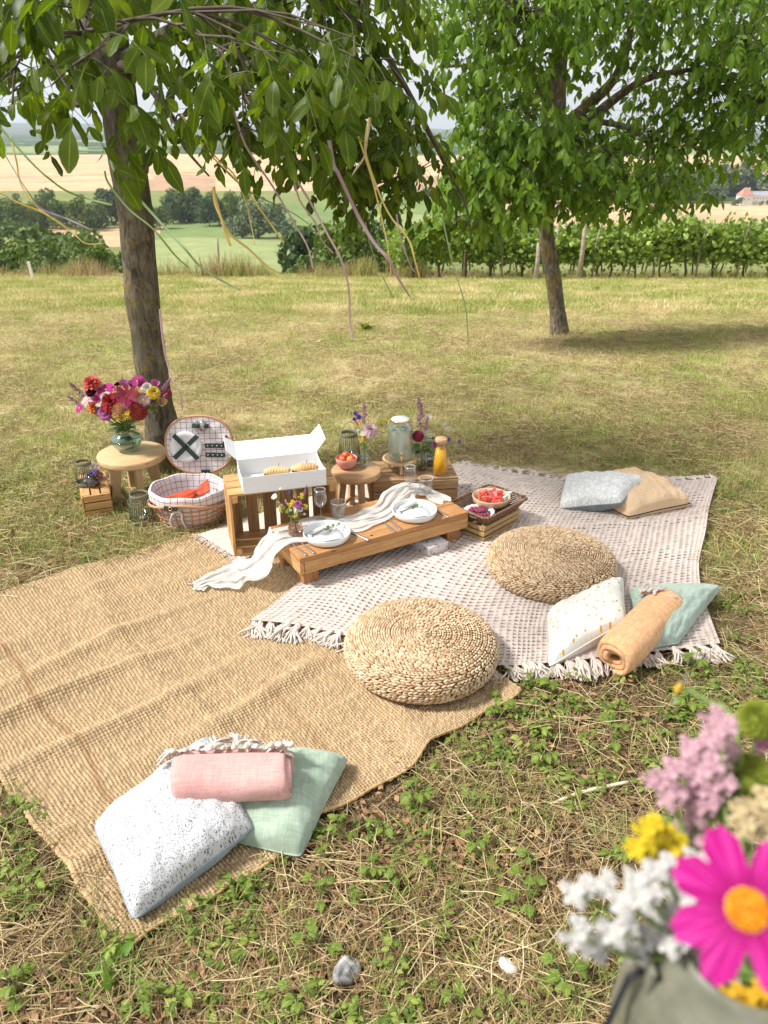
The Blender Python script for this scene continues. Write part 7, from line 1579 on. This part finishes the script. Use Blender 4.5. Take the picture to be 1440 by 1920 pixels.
# pink bud vase on the table
q = at(555, 1003, TZ + .006); vase('bud_vase', 'small faceted blush glass vase at the left end of the low table', q, [(0.001, 0.0006), (0.028, 0.0006), (0.034, 0.010), (0.0345, 0.028), (0.029, 0.052), (0.022, 0.070), (0.024, 0.080), (0.023, 0.080), (0.021, 0.070), (0.028, 0.051), (0.033, 0.028), (0.032, 0.010), (0.001, 0.006)], blush, [(0.001, 0.0065), (0.031, 0.010), (0.0325, 0.028), (0.031, 0.038), (0.001, 0.038)], 8, .10, (1, 3), wmat=watc)
k_ = q.y / FPX * 1.04; nk = Vector(q) + Vector((0, 0, .072)); tp2 = lambda x, y, dy=0: atY(x, y, q.y + dy)
bouquet('posy', 'small posy of yellow, pink and white meadow flowers in the blush vase on the table', q, nk, .012, .06, [(k, c, s * k_, tp2(x, y, d)) for (k, c, s, x, y, d) in [('daisy', WHT, 7, 514, 931, 0), ('bloom', VIO, 5, 541, 925, -.02), ('cluster', YEL, 8, 547, 945, -.03), ('aster', PINKP, 9, 559, 946, -.04), ('cluster', YEL, 7, 565, 931, 0), ('plume', MAU, 26, 569, 932, 0), ('cluster', (.55, .55, .05), 7, 529, 955, -.02), ('aster', WHT, 6, 563, 955, -.04), ('cluster', YEL, 6, 572, 951, -.01), ('bloom', PALEP, 5, 528, 949, -.02), ('daisy', WHT, 3, 525, 916, .01), ('cluster', YEL, 5, 553, 967, -.04), ('spike', PALEP, 10, 538, 945, -.02), ('daisy', WHT, 3, 571, 964, -.02), ('cluster', (.3, .4, .06), 6, 540, 958, -.03), ('bloom', WHT, 4, 545, 957, -.04), ('aster', BURG, 5, 551, 937, 0)]], .0009, 9, .022)
# clear vase on the stool
q = at(684, 871, STZ); q.z = STZ + .0005; bottle = [(0.001, 0.0006), (0.024, 0.0006), (0.0285, 0.006), (0.0285, 0.050), (0.024, 0.064), (0.0165, 0.076), (0.0165, 0.092), (0.019, 0.098), (0.018, 0.098), (0.0155, 0.092), (0.0155, 0.076), (0.023, 0.062), (0.0272, 0.050), (0.0272, 0.007), (0.001, 0.005)]
vase('bud_vase', 'clear glass bottle vase on the teak stool right of the pink bowl', q, bottle, clear2, [(0.001, 0.0055), (0.0265, 0.0075), (0.0265, 0.030), (0.001, 0.030)], wmat=watc)
k_ = q.y / FPX * 1.08; nk = Vector(q) + Vector((0, 0, .085)); Yq = q.y
bouquet('posy', 'posy of pink dahlia, violet bells and pink astilbe in the bottle vase on the stool', q, nk, .008, .075, [(k, c, s * k_, atY(x, y, Yq + d)) for (k, c, s, x, y, d) in [('dahlia', PALEP, 15, 694, 807, -.03), ('bloom', VIO, 7, 668, 778, 0), ('bloom', VIO, 7, 674, 785, -.01), ('bloom', VIO, 6, 666, 788, 0), ('bloom', (.80, .34, .15), 6, 671, 796, -.02), ('plume', MAU, 42, 684, 797, .02), ('daisy', WHT, 6, 680, 813, -.04), ('cluster', YEL, 7, 680, 823, -.03), ('cluster', (.55, .45, .04), 6, 712, 796, .05), ('cluster', (.55, .45, .04), 5, 722, 792, .06), ('bloom', (.35, .4, .1), 5, 660, 777, .02), ('bloom', WHT, 4, 671, 808, -.03)]], .0010, 7, .034)
# clear vase on the wide crate
q = at(791, 880, .2); q.z = .2009; vase('bud_vase', 'clear straight glass vase on the wide crate between dispenser and carafe', q, [(0.001, 0.0006), (0.026, 0.0006), (0.029, 0.005), (0.029, 0.075), (0.025, 0.085), (0.025, 0.10), (0.0275, 0.105), (0.0265, 0.105), (0.0238, 0.10), (0.0238, 0.085), (0.0277, 0.075), (0.0277, 0.006), (0.001, 0.005)], clear2, [(0.001, 0.0055), (0.027, 0.0065), (0.027, 0.055), (0.001, 0.055)], wmat=wat)
k_ = q.y / FPX * 1.08; nk = Vector(q) + Vector((0, 0, .095)); Yq2 = q.y
bouquet('posy', 'posy of crimson dahlia, pink astilbe and white flowers behind the juice carafe', q, nk, .010, .085, [(k, c, s * k_, atY(x, y, Yq2 + d)) for (k, c, s, x, y, d) in [('pompon', (.36, .02, .09), 11, 784, 818, -.03), ('plume', MAU, 60, 790, 806, .02), ('bloom', WHT, 8, 803, 785, .02), ('umbel', WHT, 10, 836, 800, .04), ('umbel', (.55, .58, .40), 10, 806, 812, -.01), ('aster', PINKP, 7, 815, 833, .02), ('aster', LIL, 6, 841, 824, .05), ('aster', LIL, 4, 861, 828, .06), ('umbel', (.5, .52, .36), 8, 800, 818, -.02), ('plume', MAU, 34, 797, 815, 0)]], .0011, 12, .045)
# ribbed plum vases on the small crate
for (px, py, sc, lab, lab2, its) in ((176, 912, 1.0, 'ribbed plum glass bud vase at the front of the small pale crate', 'tiny violet and lilac posy in the front plum vase on the small crate', [('bloom', VIO, 5, 172, 889, -.02), ('aster', LIL, 6, 177, 884, 0), ('bloom', VIO, 5, 167, 892, 0), ('umbel', WHT, 8, 175, 876, .02), ('bloom', PINKP, 5, 158, 889, 0), ('bloom', PALEP, 5, 181, 879, 0)]), (184, 898, .85, 'second ribbed plum glass vase, behind the front one on the small crate', 'yellow and white sprigs in the rear plum vase on the small crate', [('cluster', YEL, 5, 150, 880, 0), ('cluster', YEL, 6, 162, 862, .02), ('cluster', (.7, .45, .04), 6, 158, 884, -.02), ('umbel', WHT, 9, 171, 872, 0), ('cluster', YEL, 5, 164, 870, 0), ('umbel', WHT, 7, 182, 874, 0)])):
    q = at(px, py, H3); q.z = H3 + .0012; pr = [(0.001, 0.0006), (0.020, 0.0006), (0.031, 0.012), (0.036, 0.026), (0.030, 0.040), (0.014, 0.048), (0.0135, 0.056), (0.017, 0.060), (0.0155, 0.060), (0.0125, 0.056), (0.0125, 0.049), (0.029, 0.039), (0.0347, 0.026), (0.0297, 0.013), (0.001, 0.004)]
    vase('bud_vase', lab, q, [(a * sc, b * sc) for a, b in pr], plum, None, 24, .05, (2, 4)); k_ = q.y / FPX * 1.08
    bouquet('posy', lab2, q, Vector(q) + Vector((0, 0, .05 * sc)), .006, .04, [(k, c, s * k_, atY(x, y, q.y + d)) for (k, c, s, x, y, d) in its], .0009, 4, .018)

# ------------------------------------------------------------------ bunch in a zinc bucket close to the camera
def near(px, py, dep): return Vector((0, 0, CAM_H)) + ray(px, py) * dep
bkc = near(1400, 1775, .47); zinc = m_plain('dull_zinc', (0.10, 0.10, 0.068), 0.4, (0.19, 0.185, 0.135), 30, spec=0.4); BH2 = 0.17
zb2 = bkc.z - BH2
stand = thing('plant_stand', 'slim wooden stand carrying the zinc flower pot just under it', 'stand', (bkc.x, bkc.y, 0)); obj('top', disc_top(.048, .02, 32), oak, stand, (0, 0, zb2 - .0215)); legs(stand, oak, 3, zb2 - .021, .032, .06, .018, .018, .4, -.01)
bu = thing('flower_pot', 'blurred round grey zinc pot with thin wire handle in the lower right corner', 'pot', (bkc.x, bkc.y, zb2)); obj('body', lathe_vf([(0.001, .001), (.052, .001), (.060, .006), (.069, BH2 * .45), (.066, BH2 * .72), (.056, BH2 * .88), (.042, BH2 * .96), (.040, BH2), (.038, BH2), (.040, BH2 * .95), (.053, BH2 * .87), (.063, BH2 * .72), (.066, BH2 * .45), (.057, .010), (.001, .006)], 56), zinc, bu)
obj('handle', tube_vf([(-.056, 0, BH2 * .88), (-.070, -.004, BH2 * .86), (-.081, -.010, BH2 * .6), (-.073, -.012, BH2 * .3)], .0022, 6), m_plain('dark_wire', (.03, .03, .035), .4, metal=.5), bu)
for x in (-1, 1): obj('ear', box_vf(.004, .022, .024), zinc, bu, (x * .058, 0, BH2 * .87), smooth_=False, bevel=.001)
nb = thing('near_bouquet', 'blurred bunch of magenta cosmos, white statice, yellow and pink flowers close by', 'flowers', (bkc.x, bkc.y, zb2 + .02)); root = Vector(nb.location); sm = MB(); neckp = Vector((0, 0, BH2 - .04))
def nf(kind, c, spx, px, py, dep, face=None, stem=True, center=None):
    p = near(px, py, dep); f = Vector(face) if face is not None else (Vector((0, 0, CAM_H)) - p).normalized() + Vector((rnd.uniform(-.3, .3), rnd.uniform(-.2, .2), .5)); o = flower(nb, kind, c, spx * dep / FPX, p - root, f, center=center)
    if stem: sm.add(*tube_vf(spline([p - root - f.normalized() * .004, (p - root).lerp(neckp, .5) - Vector((0, 0, .01)), neckp + Vector((rnd.uniform(-.03, .03), rnd.uniform(-.03, .03), 0)), Vector((rnd.uniform(-.03, .03), rnd.uniform(-.03, .03), 0))], 8), .0014, 5))
    return o
FM['big'] = cosmos(8, .50, .62, 10); FM['daisy_worn'] = daisy(7)
t = NT('cosmos_petal'); v = t.coord('Object'); s_ = t.n.new('ShaderNodeSeparateXYZ'); t.set(s_.inputs[0], v); an = t.math('ARCTAN2', s_.outputs[1], s_.outputs[0]); rr_ = t.math('SQRT', t.math('ADD', t.math('MULTIPLY', s_.outputs[0], s_.outputs[0]), t.math('MULTIPLY', s_.outputs[1], s_.outputs[1])))
cx_ = t.n.new('ShaderNodeCombineXYZ'); t.set(cx_.inputs[0], t.math('MULTIPLY', an, 16.0)); t.set(cx_.inputs[1], t.math('MULTIPLY', rr_, 0.8)); col = t.ramp(t.noise(cx_.outputs[0], 1.0, 4), [(.35, (0.36, 0.0, 0.15)), (.5, (0.55, 0.0, 0.24)), (.68, (0.68, 0.06, 0.36))])
col = t.mix(t.ramp(rr_, [(.2, (1, 1, 1)), (.5, (0, 0, 0))]), col, (0.34, 0.0, 0.13)); p_ = t.principled(col, .55, t.bump(t.noise(cx_.outputs[0], 1.0, 3), .4, .05)); tr_ = t.n.new('ShaderNodeBsdfTranslucent'); t.set(tr_.inputs[0], col); ms_ = t.n.new('ShaderNodeMixShader'); ms_.inputs[0].default_value = .3
t.t.links.new(p_, ms_.inputs[1]); t.t.links.new(tr_.outputs[0], ms_.inputs[2]); cosmos_m = t.done(ms_.outputs[0]); fm_cache[('big', (0.50, 0.0, 0.20))] = FM['big'].copy(); fm_cache[('big', (0.50, 0.0, 0.20))].materials.append(cosmos_m)
mcx = MB().add(*sphere_vf(0.95, 14, 9, (0, 0, .1), (1, 1, .55)))
for k in range(110):
    z = 1 - k / 110; a = k * 2.39996; r_ = math.sqrt(max(0, 1 - z * z)); mcx.add(*sphere_vf(.085, 6, 4, (r_ * math.cos(a), r_ * math.sin(a), .1 + .56 * z), (1, 1, 1.5)))
big_ctr = mcx.mesh('flower_center'); gq = NT('pollen'); gn = gq.n.new('ShaderNodeNewGeometry'); big_ctr.materials.append(gq.done(gq.principled(gq.ramp(gn.outputs['Random Per Island'], [(0, (.55, .16, .0)), (.5, (.80, .33, .0)), (1, (.90, .52, .03))]), .8))); fm_cache[('c', (0.80, 0.30, 0.0))] = big_ctr
CENTER['big'] = ((0.80, 0.30, 0.0), .25)
cam_p = Vector((0, 0, CAM_H)); pcos = near(1400, 1706, .37); nf('big', (0.50, 0.0, 0.20), 150, 1402, 1706, .37, (cam_p - pcos).normalized() + Vector((-.12, 0, .10)))
for (x, y, s) in ((1085, 1672, 30), (1128, 1655, 26), (1172, 1682, 32), (1078, 1752, 30), (1118, 1768, 34), (1158, 1738, 34), (1210, 1680, 30), (1205, 1645, 30), (1240, 1625, 26), (1322, 1612, 34), (1228, 1742, 34), (1195, 1775, 30), (1350, 1835, 34), (1255, 1700, 30), (1265, 1768, 28), (1300, 1680, 26), (1335, 1650, 26), (1320, 1795, 26), (1280, 1655, 26)): nf('cluster', (0.80, 0.78, 0.73), s, x, y, .46 + rnd.uniform(-.015, .02))
for (x, y, s) in ((1335, 1345, 22), (1350, 1375, 28), (1310, 1400, 30), (1350, 1415, 32), (1280, 1430, 30), (1320, 1445, 34), (1250, 1455, 30), (1225, 1460, 20), (1290, 1475, 32), (1345, 1475, 32), (1310, 1515, 32), (1260, 1495, 26), (1350, 1520, 28), (1285, 1555, 24), (1265, 1565, 22), (1305, 1580, 24), (1360, 1360, 20), (1370, 1440, 24)): nf('cluster', (0.74, 0.46, 0.51), s, x, y, .52 + rnd.uniform(-.02, .02))
for (x, y, s) in ((1215, 1555, 26), (1240, 1575, 30), (1205, 1590, 26), (1262, 1600, 26), (1235, 1608, 26), (1222, 1545, 20), (1188, 1590, 18), (1270, 1580, 18)): nf('cluster', (0.85, 0.66, 0.01), s, x, y, .48 + rnd.uniform(-.01, .01))
for (x, y, s) in ((1402, 1460, 48), (1422, 1350, 38)): nf('pompon', (0.30, 0.36, 0.02), s, x, y, .52)
nf('bloom', (.62, .28, .45), 24, 1432, 1402, .52)
for (x, y, s) in ((1420, 1510, 34), (1400, 1545, 30), (1438, 1550, 34), (1395, 1520, 24)): nf('cluster', (0.72, 0.58, 0.32), s, x, y, .48)
for (x, y, s) in ((1385, 1885, 32), (1410, 1865, 28), (1425, 1900, 30), (1372, 1862, 20)): nf('cluster', (0.82, 0.50, 0.01), s, x, y, .45)
CENTER['daisy_worn'] = ((0.75, 0.45, 0.02), .30); dq = near(1274, 1292, .55); nf('daisy_worn', (.74, .74, .73), 40, 1274, 1292, .55, Vector((-.8, .55, .15)), False)
sm.add(*tube_vf(spline([dq - root + Vector((.004, 0, 0)), near(1320, 1312, .54) - root, near(1385, 1380, .52) - root, neckp], 10), .0016, 5))
stuffpart(obj('stems', sm, stem_green, nb))
for k in range(10):
    p = near(1300 + 14 * k, 1620 + rnd.uniform(-60, 120), .50); V, F, U = leaflet(950 + k, 3); me = mesh_np('leaf', V, F, uv=U); me.materials.append(leaf_sm); link('leaf', me, None, nb, p - root, (rnd.uniform(-.5, .5), R(rnd.uniform(-50, 10)), rnd.uniform(0, 6)), scale=(.03,) * 3)
# ------------------------------------------------------------------ ribbons hanging in the tree
def m_ribbon(name, c):
    t = NT(name); p = t.principled(c, 0.38, spec=0.5, sheen=0.2); tr = t.n.new('ShaderNodeBsdfTranslucent'); t.set(tr.inputs['Color'], c); ms = t.n.new('ShaderNodeMixShader'); ms.inputs[0].default_value = 0.5
    t.t.links.new(p, ms.inputs[1]); t.t.links.new(tr.outputs[0], ms.inputs[2]); return t.done(ms.outputs[0])
RC = dict(pink=m_ribbon('pink_satin', (0.78, 0.58, 0.60)), mauve=m_ribbon('mauve_satin', (0.68, 0.48, 0.54)), yellow=m_ribbon('yellow_satin', (0.90, 0.76, 0.30)), green=m_ribbon('green_satin', (0.40, 0.55, 0.20)), lilac=m_ribbon('lilac_satin', (0.55, 0.52, 0.60)), cream=m_ribbon('cream_satin', (0.76, 0.66, 0.46)), mint=m_ribbon('mint_satin', (0.52, 0.66, 0.36)))
def ribbon(label, col, wpx, pts, Y, seed, dY=0.12):
    if 2.65 < Y < 3.3: Y += 0.75
    pts = [(pts[0][0] + (pts[0][0] - pts[1][0]) * .6 - 4, pts[0][1] - 46)] + list(pts) if pts[0][1] > 290 and 'trunk' not in label and pts[0][0] > 0 else list(pts)
    r = random.Random(seed); n = 60; P_ = [atY(x, y, Y + dY * math.sin(i * 1.3 + seed) * i / len(pts)) for i, (x, y) in enumerate(pts)]; S_ = spline(P_, n); w0 = wpx * 0.55 * Y / FPX * 1.05 / 2; V = []
    tw = [r.uniform(.3, 1.2), r.uniform(2, 6), r.uniform(0, 6)]
    for i, p in enumerate(S_):
        t_ = (S_[min(i + 1, n)] - S_[max(i - 1, 0)]).normalized(); s = t_.cross(Vector((0, 1, 0))).normalized(); b = s.cross(t_); a = 0.6 * tw[0] * math.sin(i / n * tw[1] + tw[2]) + 0.9 * math.sin(i / n * 8 + seed) * (i / n)
        w = w0 * (1 - .25 * i / n); d = (s * math.cos(a) + b * math.sin(a)) * w; q = p + s * 0.0012 * math.sin(i * .2 + seed); V += [q - d, q, q + d]
    F = []
    for i in range(n): k = 3 * i; F += [(k, k + 1, k + 4, k + 3), (k + 1, k + 2, k + 5, k + 4)]
    o = link('ribbon', mesh_np('ribbon', np.array([tuple(v) for v in V]), F), RC[col], solid=0.0006); tag(o, label, 'ribbon', 'ribbons hanging from the tree')
ribbon('pale pink ribbon hanging left of the longest pink ribbon', 'pink', 7, [(408, 70), (412, 118), (435, 194), (457, 264), (480, 305), (511, 350), (549, 413), (577, 462), (587, 505)], 3.0, 1)
ribbon('longest pink ribbon, its thin end reaching down over the meadow', 'pink', 8, [(410, 75), (424, 118), (469, 194), (515, 274), (553, 333), (587, 389), (615, 441), (640, 487), (654, 540), (656, 600), (660, 640)], 2.9, 2)
ribbon('broad mauve ribbon in front of the hanging dark branch', 'mauve', 12, [(626, 309), (634, 325), (650, 361), (674, 410), (702, 455), (726, 483), (745, 520), (768, 556)], 2.8, 3)
ribbon('straight yellow ribbon hanging inside the dark hanging branch', 'yellow', 6, [(643, 180), (660, 220), (674, 264), (699, 340), (716, 410), (726, 462), (733, 510)], 2.8, 4)
ribbon('wavy yellow ribbon right of the straight yellow one, ending over the vineyard edge', 'yellow', 7, [(692, 222), (685, 285), (709, 358), (733, 406), (765, 448), (778, 490), (788, 525)], 2.75, 5)
ribbon('short cream ribbon crossing the top of the wavy yellow ribbon', 'cream', 8, [(694, 220), (690, 250), (684, 290), (672, 310), (660, 330)], 2.7, 6)
ribbon('pale yellow ribbon running from the small low branch to the bushes', 'yellow', 7, [(340, 215), (370, 260), (400, 295), (450, 345), (490, 395), (530, 452)], 3.1, 7)
ribbon('broad bright yellow ribbon at the right of the near trunk, hanging below the leaves', 'yellow', 10, [(400, 350), (404, 380), (414, 410), (424, 438), (432, 462)], 3.1, 8, .05)
ribbon('curved yellow ribbon with its end resting low over the meadow edge', 'yellow', 8, [(416, 410), (432, 440), (470, 470), (500, 498), (530, 517)], 3.1, 9, .05)
ribbon('thin yellow ribbon beside the pale yellow one near the small low branch', 'yellow', 5, [(372, 255), (410, 300), (440, 330), (462, 380), (470, 420), (478, 460)], 3.2, 10)
ribbon('thin green ribbon in the bundle by the small low branch', 'green', 4, [(360, 250), (420, 318), (470, 360), (540, 395), (580, 420)], 3.2, 11)
ribbon('long green ribbon crossing the near trunk and dropping over the meadow edge', 'mint', 9, [(208, 300), (220, 330), (267, 380), (313, 430), (347, 467), (375, 500), (410, 523), (450, 543)], 3.0, 12)
ribbon('second green ribbon crossing the near trunk below the long one', 'green', 7, [(196, 320), (203, 343), (243, 393), (287, 430), (327, 477), (352, 500)], 3.05, 13)
ribbon('green ribbon in the upper left leaves left of the near trunk', 'green', 8, [(-20, 215), (0, 238), (60, 305), (95, 338), (125, 358), (165, 372), (210, 385)], 2.4, 14)
ribbon('lilac grey ribbon hanging at the far left', 'lilac', 8, [(-10, 255), (10, 290), (50, 357), (77, 390), (117, 407), (173, 433)], 2.5, 15)
ribbon('long yellow ribbon at the far left with its end over the tree belt', 'yellow', 7, [(-10, 355), (0, 360), (33, 380), (83, 400), (133, 433), (160, 457), (193, 457)], 2.5, 16)
ribbon('thin yellow ribbon beside the lilac grey one at the far left', 'yellow', 5, [(30, 300), (40, 347), (73, 390), (117, 420), (143, 433)], 2.5, 17)
ribbon('pale pink ribbon hanging down along the near trunk', 'pink', 7, [(300, 580), (303, 620), (311, 668), (324, 712), (336, 743), (343, 767)], 4.02, 18, .02)
ribbon('thin pale green ribbon below the tip of the hanging dark branch', 'mint', 5, [(838, 450), (848, 490), (860, 530), (873, 580), (878, 640), (878, 672)], 3.0, 19, .05)
ribbon('short pink ribbon at the lower edge of the foliage in the middle', 'pink', 6, [(560, 370), (575, 395), (592, 420), (604, 450), (625, 475)], 3.0, 20, .05)
ribbon('short mauve ribbon beside the wavy yellow ribbon end', 'mauve', 5, [(752, 448), (760, 475), (770, 497), (776, 510)], 2.9, 21, .05)
ribbon('short green ribbon over the meadow edge in the middle', 'green', 4, [(695, 462), (705, 490), (718, 520), (738, 560)], 3.0, 22, .05)

# ------------------------------------------------------------------ weeds in the foreground
weed_m = m_leaf('weed_leaf', (0.05, 0.085, 0.016), (0.105, 0.155, 0.028), (0.22, 0.26, 0.06), trans=0.35, rough=0.5, veins=True, spec=0.25)
def wleaf(seed, lob=0.12):
    r = np.random.default_rng(seed); V = []; U = []; F = []; st = 7; w = r.uniform(.30, .42); dr = r.uniform(.1, .45); fold = r.uniform(.05, .35)
    for k in range(st + 1):
        x = k / st; ww = w * math.sin(math.pi * min(1, x ** .8 * .96 + .03)) ** .8 * (1 + lob * (1 if k % 2 else -1)) + .004
        for s in (-1, 0, 1): V.append((x, s * ww, -dr * x * x + abs(s) * ww * fold)); U.append((.5 + .5 * s, x))
    for k in range(st): b = 3 * k; F += [(b, b + 3, b + 4, b + 1), (b + 1, b + 4, b + 5, b + 2)]
    return np.array(V), np.array(F), np.array(U)
WL = []
for k in range(5):
    V, F, U = wleaf(700 + k); me = mesh_np('leaf', V, F, uv=U); me.materials.append(weed_m); WL.append((me, V, F, U))
def weed_layout(seed, n, size, tri=True, rise=.05):
    """leaf placements (position, euler, scale) and stem lines of one weed"""
    r = random.Random(seed); out = []; stems_ = []
    for k in range(n):
        a = r.uniform(0, 6.28); d = r.uniform(.25, 1.0) * size * 1.3; h = r.uniform(.25, 1) * rise; p = Vector((d * math.cos(a), d * math.sin(a), h)); stems_.append([Vector((0, 0, -.004)), p * .5 + Vector((0, 0, h * .45)), p])
        for da in ((-1.0, 0, 1.0) if tri else (0,)): out.append((p, (r.uniform(-.25, .25), r.uniform(-.35, .35), a + da), size * r.uniform(.6, 1) * (1 if da == 0 else .8)))
    return out, stems_
def weed_joined(seed, n, size, tri=True, rise=.05):
    lay_, st_ = weed_layout(seed, n, size, tri, rise); VV, FF, UU = [], [], []; b = 0
    for i, (p, e, s) in enumerate(lay_):
        me, V, F, U = WL[i % 5]; M_ = np.array(Euler(e).to_matrix()); VV.append((V * s) @ M_.T + np.array(p)); FF.append(F + b); UU.append(U); b += len(V)
    return mesh_np('weed', np.concatenate(VV), np.concatenate(FF), uv=np.concatenate(UU))
T_weed = templates('tweed', [(weed_joined(720 + k, 7 + k, .018 + .003 * (k % 3), k % 2 == 0, .03 + .012 * (k % 2)), weed_m) for k in range(6)])
P = field(4600, 0.72, 4.4); P = P[cover_mask(P)]; nz = vnoise(P, 1.7, 9.0); keep = (nz + rng.normal(0, .16, len(P)) + np.where(P[:, 0] > 0.0, .16, -.06) - np.clip((P[:, 1] - 2.6) * .25, 0, .5)) > 0.05; P = P[keep]
o = lay('ground_cover', 'small bright green weeds sprouting through the straw', T_weed, P, 6, .6, 1.35, .15)
wst = [weed_layout(740 + k, 5 + k, (.030, .024, .034, .026)[k], k != 1, .055) for k in range(4)]
wsm = []
for lay_, st_ in wst:
    m = MB()
    for s in st_: m.add(*tube_vf(spline(s, 5), .0011, 4))
    me = m.mesh('stems'); me.materials.append(stem_green); wsm.append(me)
WP = [(1150, 1395), (1110, 1500), (1075, 1520), (950, 1690), (988, 1695), (915, 1650), (890, 1590), (990, 1620), (1160, 1605), (830, 1730), (700, 1640), (655, 1690), (600, 1690), (720, 1570), (1290, 1335), (1345, 1300), (1385, 1205), (1400, 1150), (1300, 1255), (260, 1885), (870, 1890), (950, 1905), (1055, 1850), (1080, 1785), (440, 1665), (400, 1700), (560, 1885), (1060, 1335), (940, 1445), (825, 1450), (780, 1505), (330, 1885), (60, 1540), (40, 1700), (30, 1860), (1030, 1300), (1220, 1250), (880, 1520), (1020, 1430), (640, 1570), (930, 1330), (1410, 1060), (1395, 1270), (745, 1660), (600, 1780), (800, 1620)]
for i, (px, py) in enumerate(WP):
    q = at(px, py, 0); 
    if not cover_mask(np.array([[q.x, q.y]]))[0]: continue
    k = i % 4; sc = rnd.uniform(.75, 1.3); o = thing('weed', 'bright green leafy weed growing through the straw around the rugs', 'weed', (q.x, q.y, -.004), rnd.uniform(0, 6.28), 'leafy weeds in the foreground straw'); o.scale = (sc,) * 3
    for j, (p, e, s) in enumerate(wst[k][0]): link('leaf', WL[(i + j) % 5][0], None, o, p, e, scale=(s,) * 3)
    link('stem', wsm[k], None, o)
q = at(214, 1818, 0); o = thing('plantain', 'rosette of long narrow green leaves at the lower corner of the jute rug', 'weed', (q.x, q.y, -.002)); pl_m = m_leaf('plantain_leaf', (0.06, 0.13, 0.02), (0.10, 0.19, 0.03), (0.17, 0.27, 0.05), trans=.3, veins=False)
for k in range(15):
    V, F, U = leaflet(800 + k, 5); me = mesh_np('leaf', V * np.array([1, .62, 1.6]), F, uv=U); me.materials.append(pl_m); s = rnd.uniform(.05, .085); link('leaf', me, None, o, (0, 0, .002), (rnd.uniform(-.3, .3), R(rnd.uniform(-48, -12)), k * 2.4), scale=(s,) * 3)
for (px, py, lab) in ((685, 620, 'low green broad leaved weed in the middle of the meadow'), (1118, 545, 'small dark green weed tuft in the meadow right of the far walnut trunk'), (640, 1300, '')):
    if not lab: continue
    q = ground_at(px, py); o = thing('weed', lab, 'weed', q); 
    for j in range(14): s = rnd.uniform(.08, .14); link('leaf', WL[j % 5][0], None, o, (0, 0, .01), (rnd.uniform(-.3, .3), R(rnd.uniform(-70, -20)), j * 2.4), scale=(s,) * 3)

# ------------------------------------------------------------------ stone, snail shell, stick
q = at(652, 1826, 0); V, F = sphere_vf(.034, 28, 20, (0, 0, 0), (1.25, .85, .62)); V = [Vector(v) * (1 + .24 * mnoise.noise(Vector(v) * 34) + .10 * mnoise.noise(Vector(v) * 90)) for v in V]
t = NT('flint'); v = t.coord('Object'); stn = t.done(t.principled(t.ramp(t.noise(v, 34, 6), [(.35, (.06, .06, .065)), (.5, (.24, .23, .22)), (.66, (.55, .53, .50))]), .6, t.bump(t.noise(v, 60, 5), .6, .004)))
o = tag(obj('stone', (V, F), stn, None, (q.x, q.y, .012), (.2, .1, .9), smooth_=True), 'grey flint stone half buried in the straw at the bottom of the picture', 'stone')
q = at(951, 1818, 0); pts = []; rad = []
for k in range(46):
    f = k / 45; a = f * 2 * math.pi * 2.6; r_ = .0015 + .0105 * f ** 1.2; pts.append(Vector((r_ * math.cos(a), r_ * math.sin(a), .010 * (1 - f)))); rad.append(.0012 + .0085 * f ** 1.4)
sh = thing('snail_shell', 'empty white snail shell lying in the straw', 'shell', (q.x, q.y, .012), 1.2); o = obj('shell', tube_vf(pts, rad, 12, cap=False), m_plain('bleached_shell', (.72, .66, .58), .35, (.80, .76, .70), 40), sh, rot=(R(40), R(25), R(40)), scale=(1.4, 1.4, 1.4))
q0, q1 = at(1032, 1508, .012), at(1178, 1466, .02); o = obj('dry_stick', tube_vf(spline([q0, q0.lerp(q1, .4) + Vector((0, .008, .003)), q1], 10), interp_list([.0035, .006, .005], 10), 7), m_plain('bleached_wood', (.48, .38, .24), .8, (.62, .52, .36), 30)); tag(o, 'pale dry stick lying among the weeds at the right', 'stick')
